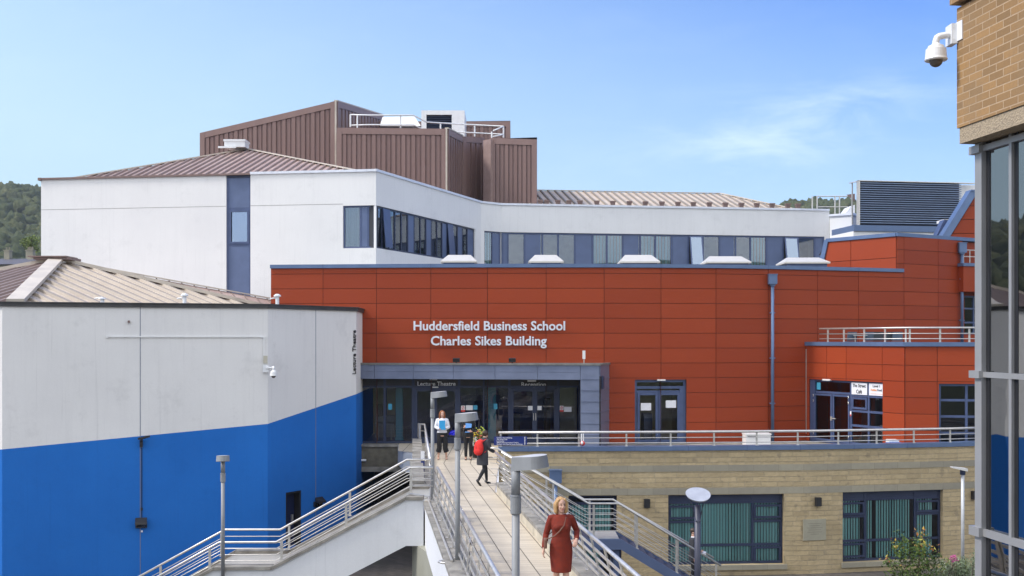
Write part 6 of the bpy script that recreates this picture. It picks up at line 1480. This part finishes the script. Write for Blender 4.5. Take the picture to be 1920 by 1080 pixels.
# small navy and white floor sign by the parapet
t=thing('floor_sign','slim navy and white sign by the landing parapet','sign',(PX(792,33),33,0)); m=MB(); m.box(PX(789,33),PX(796,33),33,33.03,.0,.55); m.build('navy_panel',M['navy'],t); m=MB(); m.box(PX(789,33),PX(796,33),32.99,33.02,.555,.85); m.build('white_panel',M['paper'],t)
# ================================================================ people
def V3(*a): return Vector(a)
def hand(mb,wr,dr,nm,sc=1.0,curl=.5,side=1):
    """wr wrist, dr pointing direction, nm palm normal"""
    wr=Vector(wr); dr=Vector(dr).normalized(); nm=Vector(nm); nm=(nm-dr*nm.dot(dr)).normalized(); sd=dr.cross(nm)*side
    mb.tube([wr-dr*.03,wr,wr+dr*.035,wr+dr*.085*sc],[.026,.025,.036*sc,.036*sc],12,flat=.55,upv=nm)
    for i,(o,l) in enumerate(((-.028,.068),(-.010,.078),(.009,.073),(.026,.058))):
        b=wr+dr*.08*sc+sd*o*sc; k1=b+dr*(l*.45)*sc+nm*curl*.010; k2=k1+(dr*(1-curl*.5)+nm*curl).normalized()*l*.33*sc; k3=k2+(dr*(1-curl)+nm*curl*1.3).normalized()*l*.27*sc
        mb.tube([b-dr*.015,b,k1,k2,k3],[.010,.0098,.009,.0083,.006],8)
    b=wr+dr*.028*sc-sd*.030*sc; t1=b+(dr*.6-sd*.75).normalized()*.035*sc; t2=t1+(dr-sd*.15+nm*curl*.6).normalized()*.032*sc
    mb.tube([b+sd*.012,b,t1,t2],[.014,.013,.011,.008],8)
DEF=dict(neck=V3(0,.005,1.43),head=V3(0,-.012,1.575),sl=V3(.165,.005,1.365),sr=V3(-.165,.005,1.365),el=V3(.225,.02,1.10),er=V3(-.225,.02,1.10),wl=V3(.235,-.05,.87),wr=V3(-.235,-.05,.87),
 hl=V3(.085,0,.90),hr=V3(-.085,0,.90),kl=V3(.095,-.015,.49),kr=V3(-.095,-.015,.49),al=V3(.10,.02,.085),ar=V3(-.10,.02,.085),hdl=V3(0,-.1,-1),hdr=V3(0,-.1,-1),nl=V3(-1,0,0),nr=V3(1,0,0),fl=V3(.03,-1,-.1),fr=V3(-.03,-1,-.1),tilt=0,yaw=0)
def torso(mb,g=0.0,fem=True,lean=0.0,z0=.80):
    b=.012 if fem else 0
    prof=[(.80,.150,.100,0),(.86,.168,.112,.0),(.93,.168 if fem else .155,.112,.0),(1.0,.148,.102,0),(1.07,.128 if fem else .140,.092,0),(1.14,.130 if fem else .145,.094,-.004),(1.21,.142 if fem else .155,.105+b,-.010),(1.27,.150 if fem else .165,.112+b,-.012),(1.33,.158,.098,-.004),(1.375,.150,.078,0),(1.405,.105,.062,0),(1.43,.062,.055,.004)]
    mb.loft([(0,y+lean*(z-.9),z,rx+g,ry+g) for z,rx,ry,y in prof if z>=z0-.001],24)
def mkbody(J,fem=True,vox=.009,sleeves='long'):
    mb=MB(); torso(mb,0,fem,J.get('lean',0))
    H=J['head']; N=J['neck']; rot=Matrix.Rotation(J['yaw'],3,'Z')@Matrix.Rotation(J['tilt'],3,'X')
    q=lambda x,y,z:H+rot@V3(x,y,z)
    mb.tube([N-V3(0,0,.06),N,H+rot@V3(0,.012,-.07)],[.058,.048,.050],14)
    mb.ell(H+rot@V3(0,.012,.030),(.072,.090,.088),20,14,rot); mb.ell(H+rot@V3(0,-.018,-.045),(.054,.066,.072),18,12,rot); mb.ell(H+rot@V3(0,-.052,-.092),(.030,.026,.022),12,8,rot)
    mb.tube([q(0,-.078,.018),q(0,-.096,-.018),q(0,-.100,-.026)],[.009,.013,.011],8); mb.ell(H+rot@V3(0,-.092,-.030),(.017,.012,.009),10,6,rot)
    for sx in (-1,1): mb.ell(H+rot@V3(sx*.073,.012,-.012),(.010,.018,.030),8,6,rot); mb.ell(H+rot@V3(sx*.036,-.060,-.028),(.022,.020,.020),8,6,rot)
    for s in 'lr':
        S_,E,W_=J['s'+s],J['e'+s],J['w'+s]; mb.tube([S_*.55+N*.45,S_,S_.lerp(E,.3),S_.lerp(E,.7),E,E.lerp(W_,.3),E.lerp(W_,.75),W_],[.038,.044,.043,.039,.035,.036,.028,.023],14)
        hand(mb,W_,J['hd'+s],J['n'+s],1.0,J.get('curl',.5),1 if s=='l' else -1)
        h,k,a=J['h'+s],J['k'+s],J['a'+s]; mb.tube([h+V3(0,0,.03),h-(h-k)*.12,h.lerp(k,.5),h.lerp(k,.9),k,k.lerp(a,.28),k.lerp(a,.65),a],[.078,.084,.066,.052,.050,.055,.040,.032],16)
        f=J['f'+s].normalized(); mb.tube([a+V3(0,0,.01)-f*.035,a-V3(0,0,.035)-f*.02,a-V3(0,0,.045)+f*.06,a-V3(0,0,.062)+f*.14,a-V3(0,0,.066)+f*.17],[.034,.036,.036,.032,.018],12,flat=.75)
    return mb
def face_bits(J,t,gaze=0):
    H=J['head']; rot=Matrix.Rotation(J['yaw'],3,'Z')@Matrix.Rotation(J['tilt'],3,'X')
    for sx in (-1,1):
        m=MB(); m.ell(H+rot@V3(sx*.029,-.0775,.010),(.012,.008,.0075),10,7,rot); m.build('eye',M['eye'],t,local=True,smooth=True)
        m=MB(); m.tube([H+rot@V3(sx*.016,-.084,.028),H+rot@V3(sx*.030,-.083,.033),H+rot@V3(sx*.044,-.074,.028)],[.003,.004,.002],6); m.build('eyebrow',M['leather'],t,local=True)
    m=MB(); m.tube([H+rot@V3(-.024,-.078,-.057),H+rot@V3(-.010,-.086,-.061),H+rot@V3(.010,-.086,-.061),H+rot@V3(.024,-.078,-.057)],[.003,.007,.007,.003],8); m.build('mouth',M['lip'],t,local=True,smooth=True)
def limbcloth(mb,pts,rad): mb.tube(pts,rad,16)
def sleeves(mb,J,g=.010,upto=1.0):
    for s in 'lr':
        S_,E,W_=J['s'+s],J['e'+s],J['w'+s]; W2=E.lerp(W_,upto); mb.tube([S_*.6+J['neck']*.4-V3(0,0,.015),S_,S_.lerp(E,.35),S_.lerp(E,.75),E,E.lerp(W2,.4),W2],[.046+g,.050+g,.048+g,.043+g,.041+g,.039+g,.030+g],16)
def person(name,label,loc,rz,scale,J,fem,parts,vox=.009):
    t=thing(name,label,'person',loc,rz); t.scale=(scale,)*3
    remesh(mkbody(J,fem),'body',M['skin'],t,vox,4)
    for nm_,mb_,mat,vx in parts:
        if vx: remesh(mb_,nm_,mat,t,vx,4)
        else: mb_.build(nm_,mat,t,local=True,smooth=True)
    return t
# --- woman in the red dress
J=dict(DEF); J.update(er=V3(-.235,.05,1.10),wr=V3(-.285,-.06,.885),hdr=V3(-.15,-.35,-1),nr=V3(1,-.2,0),el=V3(.265,.09,1.14),wl=V3(.225,-.17,1.045),hdl=V3(-.35,-1,-.55),nl=V3(-.4,.3,-1),hl=V3(.082,0,.90),kl=V3(.075,-.05,.50),al=V3(.055,-.05,.085),kr=V3(-.07,.04,.50),ar=V3(-.06,.24,.13),fr=V3(0,-.8,-.6),yaw=R(14),curl=.7)
def bust(mb,g=0):
    for sx in (-1,1): mb.ell((sx*.066,-.085,1.235),(.066+g,.058+g,.060+g),16,10)
dr=MB(); torso(dr,.015,True); bust(dr,.004)
dr.loft([(0,-.02,.515,.160,.138),(0,-.02,.53,.162,.139),(0,-.018,.60,.168,.137),(0,-.012,.68,.176,.130),(0,0,.80,.186,.130),(0,.003,.90,.182,.126),(0,0,1.00,.158,.114)],28); sleeves(dr,J,.008,.93)
hr=MB(); H=J['head']; rot=Matrix.Rotation(J['yaw'],3,'Z'); 
def hq(x,y,z): return H+rot@V3(x,y,z)
def bob(mb,L_=.10,vol=1.0):
    mb.ell(hq(0,.030,.052),(.082*vol,.094*vol,.080),20,12,rot)
    for sx in (-1,1):
        mb.tube([hq(sx*.040,-.030,.100),hq(sx*.078,-.012,.045),hq(sx*.090,.004,-.03),hq(sx*.086,.008,-.04-L_*.7),hq(sx*.070,.0,-.04-L_)],[.026,.026,.028,.030,.012],12)
        mb.tube([hq(sx*.03,.08,.06),hq(sx*.06,.075,0),hq(sx*.06,.065,-.05-L_*.6),hq(sx*.055,.05,-.045-L_)],[.04,.045,.042,.02],12)
    mb.tube([hq(0,.09,.05),hq(0,.09,-.02),hq(0,.08,-.05-L_*.6),hq(0,.06,-.05-L_)],[.045,.05,.045,.02],12)
bob(hr)
bag=MB(); bag.box(-.285,-.235,-.13,.07,.90,1.06); 
strap=MB(); strap.tube([V3(.075,.03,1.425),V3(.070,-.07,1.392),V3(.03,-.145,1.27),V3(-.04,-.150,1.18),V3(-.12,-.118,1.10),V3(-.20,-.10,1.06),V3(-.26,-.04,1.05)],.0095,8,flat=.5); strap.tube([V3(.075,.03,1.425),V3(.03,.10,1.30),V3(-.10,.115,1.15),V3(-.26,.0,1.05)],.0095,8,flat=.5)
sh=MB()
for s in 'lr':
    a=J['a'+s]; f=J['f'+s].normalized(); sh.tube([a-V3(0,0,.04)-f*.05,a-V3(0,0,.052)+f*.05,a-V3(0,0,.064)+f*.15,a-V3(0,0,.068)+f*.18],[.037,.038,.034,.016],12,flat=.7)
Yw=17.4; W1=person('person','woman in a rust-red dress with a crossbody bag walking towards the viewer',(PX(1052,Yw),Yw,0),R(4),1.02,J,True,
 [('dress',dr,M['reddress'],.008),('hair',hr,M['hairblonde'],.007),('shoe',sh,M['leather'],.008),('shoulder_strap',strap,M['leather'],0),('handbag',bag,M['leather'],.012)],.006); face_bits(J,W1)
# --- woman in white blouse
J=dict(DEF); J.update(er=V3(-.225,-.03,1.12),wr=V3(-.085,-.215,1.075),hdr=V3(1,-.15,.05),nr=V3(0,1,.1),el=V3(.225,-.02,1.11),wl=V3(.12,-.225,1.09),hdl=V3(-1,-.12,.1),nl=V3(0,1,0),kl=V3(.11,-.02,.49),al=V3(.15,.0,.085),kr=V3(-.10,-.02,.49),ar=V3(-.13,.0,.085),curl=.35,yaw=R(10))
bl_=MB(); torso(bl_,.016,True,z0=.93); sleeves(bl_,J,.018,.95)
tr_=MB(); tr_.loft([(0,0,.84,.168,.120),(0,0,.95,.172,.120),(0,0,1.04,.146,.108)],24)
for s,sx in (('l',1),('r',-1)): h,k,a=J['h'+s],J['k'+s],J['a'+s]; tr_.tube([h+V3(0,0,.02),h-V3(0,0,.08),k+V3(0,0,.06),k-V3(0,0,.1),a+V3(0,0,.17)],[.094,.100,.088,.088,.098],18)
hr=MB(); H=J['head']; rot=Matrix.Rotation(J['yaw'],3,'Z'); bob(hr,.24,1.0)
fo=MB(); fo.hexa([(-.115,-.262,1.10),(.095,-.262,1.10),(.095,-.250,1.10),(-.115,-.250,1.10),(-.115,-.235,1.37),(.095,-.235,1.37),(.095,-.223,1.37),(-.115,-.223,1.37)]); fo.hexa([(-.06,-.268,1.05),(.115,-.268,1.05),(.115,-.262,1.05),(-.06,-.262,1.05),(-.06,-.262,1.12),(.115,-.262,1.12),(.115,-.256,1.12),(-.06,-.256,1.12)])
sh=MB()
for s in 'lr':
    a=J['a'+s]; f=J['f'+s].normalized(); sh.tube([a-V3(0,0,.04)-f*.05,a-V3(0,0,.052)+f*.05,a-V3(0,0,.064)+f*.15,a-V3(0,0,.068)+f*.18],[.037,.038,.034,.016],12,flat=.7); sh.tube([a-V3(0,0,.03)-f*.045,a-V3(0,0,.085)-f*.05],[.014,.010],8)
Yw=38.4; loc=(PX(829,Yw),Yw,0)
W2=person('person','long-haired woman in a white blouse and wide black trousers holding a blue folder',loc,R(6),1.03,J,True,[('blouse',bl_,M['whiteblouse'],.010),('trousers',tr_,M['blackcloth'],.010),('hair',hr,M['hairginger'],.009),('shoe',sh,M['leather'],.009)],.008); face_bits(J,W2)
def held(mb,name,label,cat,mat,src): 
    o=mb.build(name,mat,None,local=True); o.location=src.location; o.rotation_euler=src.rotation_euler; o.scale=src.scale; tag(o,label,cat); return o
held(fo,'folder','bright blue folder held by the woman in the white blouse','folder',M['folder'],W2)
# --- woman in black
J=dict(DEF); J.update(er=V3(-.225,-.02,1.12),wr=V3(-.14,-.20,1.17),hdr=V3(.6,-.1,.6),nr=V3(0,1,.1),el=V3(.225,-.01,1.10),wl=V3(.13,-.19,1.03),hdl=V3(-1,-.25,.1),nl=V3(0,1,.0),curl=.4,kl=V3(.085,-.01,.49),al=V3(.085,.0,.085),kr=V3(-.085,-.01,.49),ar=V3(-.085,.0,.085))
bl_=MB(); torso(bl_,.014,True,z0=.86); sleeves(bl_,J,.014,.95); bl_.tube([J['neck']-V3(0,0,.05),J['neck']+V3(0,0,.03)],[.066,.056],14)
tr_=MB(); tr_.loft([(0,0,.82,.162,.116),(0,0,.93,.170,.118),(0,0,.98,.150,.108)],24)
for s in 'lr': h,k,a=J['h'+s],J['k'+s],J['a'+s]; tr_.tube([h+V3(0,0,.02),h-V3(0,0,.08),k,a+V3(0,0,.03)],[.088,.090,.066,.054],18)
hr=MB(); H=J['head']; rot=Matrix.Identity(3); bob(hr,.05,.97)
fo=MB(); fo.hexa([(-.09,-.235,1.15),(.12,-.235,1.17),(.12,-.223,1.17),(-.09,-.223,1.15),(-.085,-.222,1.33),(.135,-.222,1.31),(.135,-.210,1.31),(-.085,-.210,1.33)]); fo.box(-.11,.06,-.235,-.225,1.00,1.03)
sh=MB()
for s in 'lr':
    a=J['a'+s]; f=J['f'+s].normalized(); sh.tube([a-V3(0,0,.03)-f*.05,a-V3(0,0,.052)+f*.05,a-V3(0,0,.064)+f*.15,a-V3(0,0,.068)+f*.18],[.042,.040,.036,.018],12,flat=.75)
Yw=38.2; W3=person('person','woman all in black holding a pale blue folder, standing behind the middle lamp head',(PX(878,Yw),Yw,0),R(0),1.0,J,True,[('top',bl_,M['blackcloth'],.010),('trousers',tr_,M['blackcloth'],.010),('hair',hr,M['hairbrown'],.009),('shoe',sh,M['black'],.009)],.008); face_bits(J,W3)
held(fo,'folder','pale blue folder held by the woman in black','folder',M['folder2'],W3)
# --- walker with the red rucksack (seen from behind, mid-stride)
J=dict(DEF); J.update(lean=-.16,neck=V3(0,-.08,1.42),head=V3(0,-.13,1.55),sl=V3(.165,-.07,1.36),sr=V3(-.165,-.07,1.36),el=V3(.22,-.02,1.10),wl=V3(.20,-.22,.98),er=V3(-.22,-.10,1.11),wr=V3(-.19,-.30,1.02),kl=V3(.095,-.17,.52),al=V3(.12,.02,.10),kr=V3(-.095,-.03,.49),ar=V3(-.13,.24,.15),fl=V3(0,-1,-.1),fr=V3(0,-.75,-.65),hdl=V3(-.2,-1,-.2),hdr=V3(.2,-1,-.2),tilt=R(18))
J['kl']=V3(.10,-.24,.53); J['al']=V3(.11,-.30,.085); J['kr']=V3(-.09,.03,.50); J['ar']=V3(-.11,.32,.17)
ct=MB(); torso(ct,.030,True,J['lean']); sleeves(ct,J,.022,.95); ct.loft([(0,.01,.62,.205,.15),(0,.01,.70,.205,.15),(0,.01,.84,.195,.145),(0,0,.95,.185,.135)],24); ct.tube([V3(0,-.05,1.36),V3(0,-.085,1.46)],[.085,.07],14)
lg=MB()
for s in 'lr': h,k,a=J['h'+s],J['k'+s],J['a'+s]; lg.tube([h,h.lerp(k,.2),k,k.lerp(a,.3),a],[.088,.088,.058,.060,.038],16)
hr=MB(); H=J['head']; rot=Matrix.Rotation(J['tilt'],3,'X'); hr.ell(hq(0,.025,.035),(.090,.105,.098),20,12,rot); hr.ell(hq(0,.10,.03),(.05,.045,.05),12,8,rot)
bgm=MB(); bgm.ell((0,.175,1.16),(.175,.115,.235),22,16); bgm.ell((0,.22,1.06),(.15,.095,.135),20,12); bgm.ell((0,.10,1.36),(.12,.07,.06),16,10)
sh=MB()
for s in 'lr':
    a=J['a'+s]; f=J['f'+s].normalized(); sh.tube([a+V3(0,0,.03)-f*.01,a-V3(0,0,.03)-f*.05,a-V3(0,0,.052)+f*.05,a-V3(0,0,.064)+f*.15,a-V3(0,0,.068)+f*.18],[.046,.046,.044,.038,.018],12,flat=.8)
Yw=31.6; W4=person('person','walker in a dark coat and black tights seen from behind, mid-stride towards the entrance',(PX(905,Yw),Yw,0),R(180-42),.955,J,True,[('coat',ct,M['greycoat'],.011),('tights',lg,M['blackcloth'],.009),('hair',hr,M['hairbrown'],.009),('shoe',sh,M['black'],.009)],.009)
rb_=remesh(bgm,'rucksack',M['redbag'],None,.012,3); rb_.location=W4.location; rb_.rotation_euler=W4.rotation_euler; rb_.scale=W4.scale; tag(rb_,'bright red rucksack on the back of the walker in the dark coat','bag')
m=MB(); m.tube([V3(0,.285,.98),V3(0,.297,1.14),V3(0,.26,1.30)],.006,6); m.bar(V3(-.08,.285,1.08),V3(.08,.285,1.08),.012,.03); m.build('trim',M['black'],rb_,local=True)
for sx in (-1,1): m=MB(); m.tube([V3(sx*.09,.10,1.36),V3(sx*.105,-.04,1.42),V3(sx*.12,-.17,1.30),V3(sx*.13,-.12,1.12),V3(sx*.15,.08,1.02)],.017,8,flat=.4); m.build('strap',M['redbag'],rb_,local=True)
# --- man on the right stair
J=dict(DEF); J.update(kl=V3(.09,-.16,.54),al=V3(.10,-.10,.22),fl=V3(0,-1,-.35),kr=V3(-.09,-.02,.49),ar=V3(-.10,.08,.10),el=V3(.24,.0,1.12),wl=V3(.25,-.2,.98),hdl=V3(0,-1,-.3),tilt=R(8))
ct=MB(); torso(ct,.03,False); sleeves(ct,J,.022,.96); ct.loft([(0,0,.76,.19,.14),(0,0,.9,.185,.14),(0,0,1.0,.18,.13)],24)
lg=MB()
for s in 'lr': h,k,a=J['h'+s],J['k'+s],J['a'+s]; lg.tube([h,h.lerp(k,.2),k,k.lerp(a,.3),a],[.095,.095,.070,.066,.055],16)
hr=MB(); H=J['head']; rot=Matrix.Rotation(J['tilt'],3,'X'); hr.ell(hq(0,.022,.042),(.080,.096,.085),20,12,rot)
sc_=MB(); sc_.tube([V3(0,-.0,1.40),V3(0,0,1.455)],[.075,.066],14)
sh=MB()
for s in 'lr':
    a=J['a'+s]; f=J['f'+s].normalized(); sh.tube([a-V3(0,0,.03)-f*.05,a-V3(0,0,.052)+f*.05,a-V3(0,0,.064)+f*.15,a-V3(0,0,.068)+f*.18],[.046,.044,.038,.018],12,flat=.8)
Yw=30.95; xm=PX(1300,Yw); zf=-2.86
W5=person('person','dark-haired man in a charcoal jacket on the stair behind the navy lamp post',(xm,Yw,zf),R(78),1.0,J,False,[('jacket',ct,M['greycoat'],.011),('trousers',lg,M['blackcloth'],.010),('hair',hr,M['hairbrown'],.009),('collar',sc_,M['whiteblouse'],.009),('shoe',sh,M['black'],.009)],.009); face_bits(J,W5)
m=MB(); m.box(-.02,.16,-.36,-.26,.93,1.0); held(m,'papers','white papers in the hand of the man on the stair','papers',M['paper'],W5)
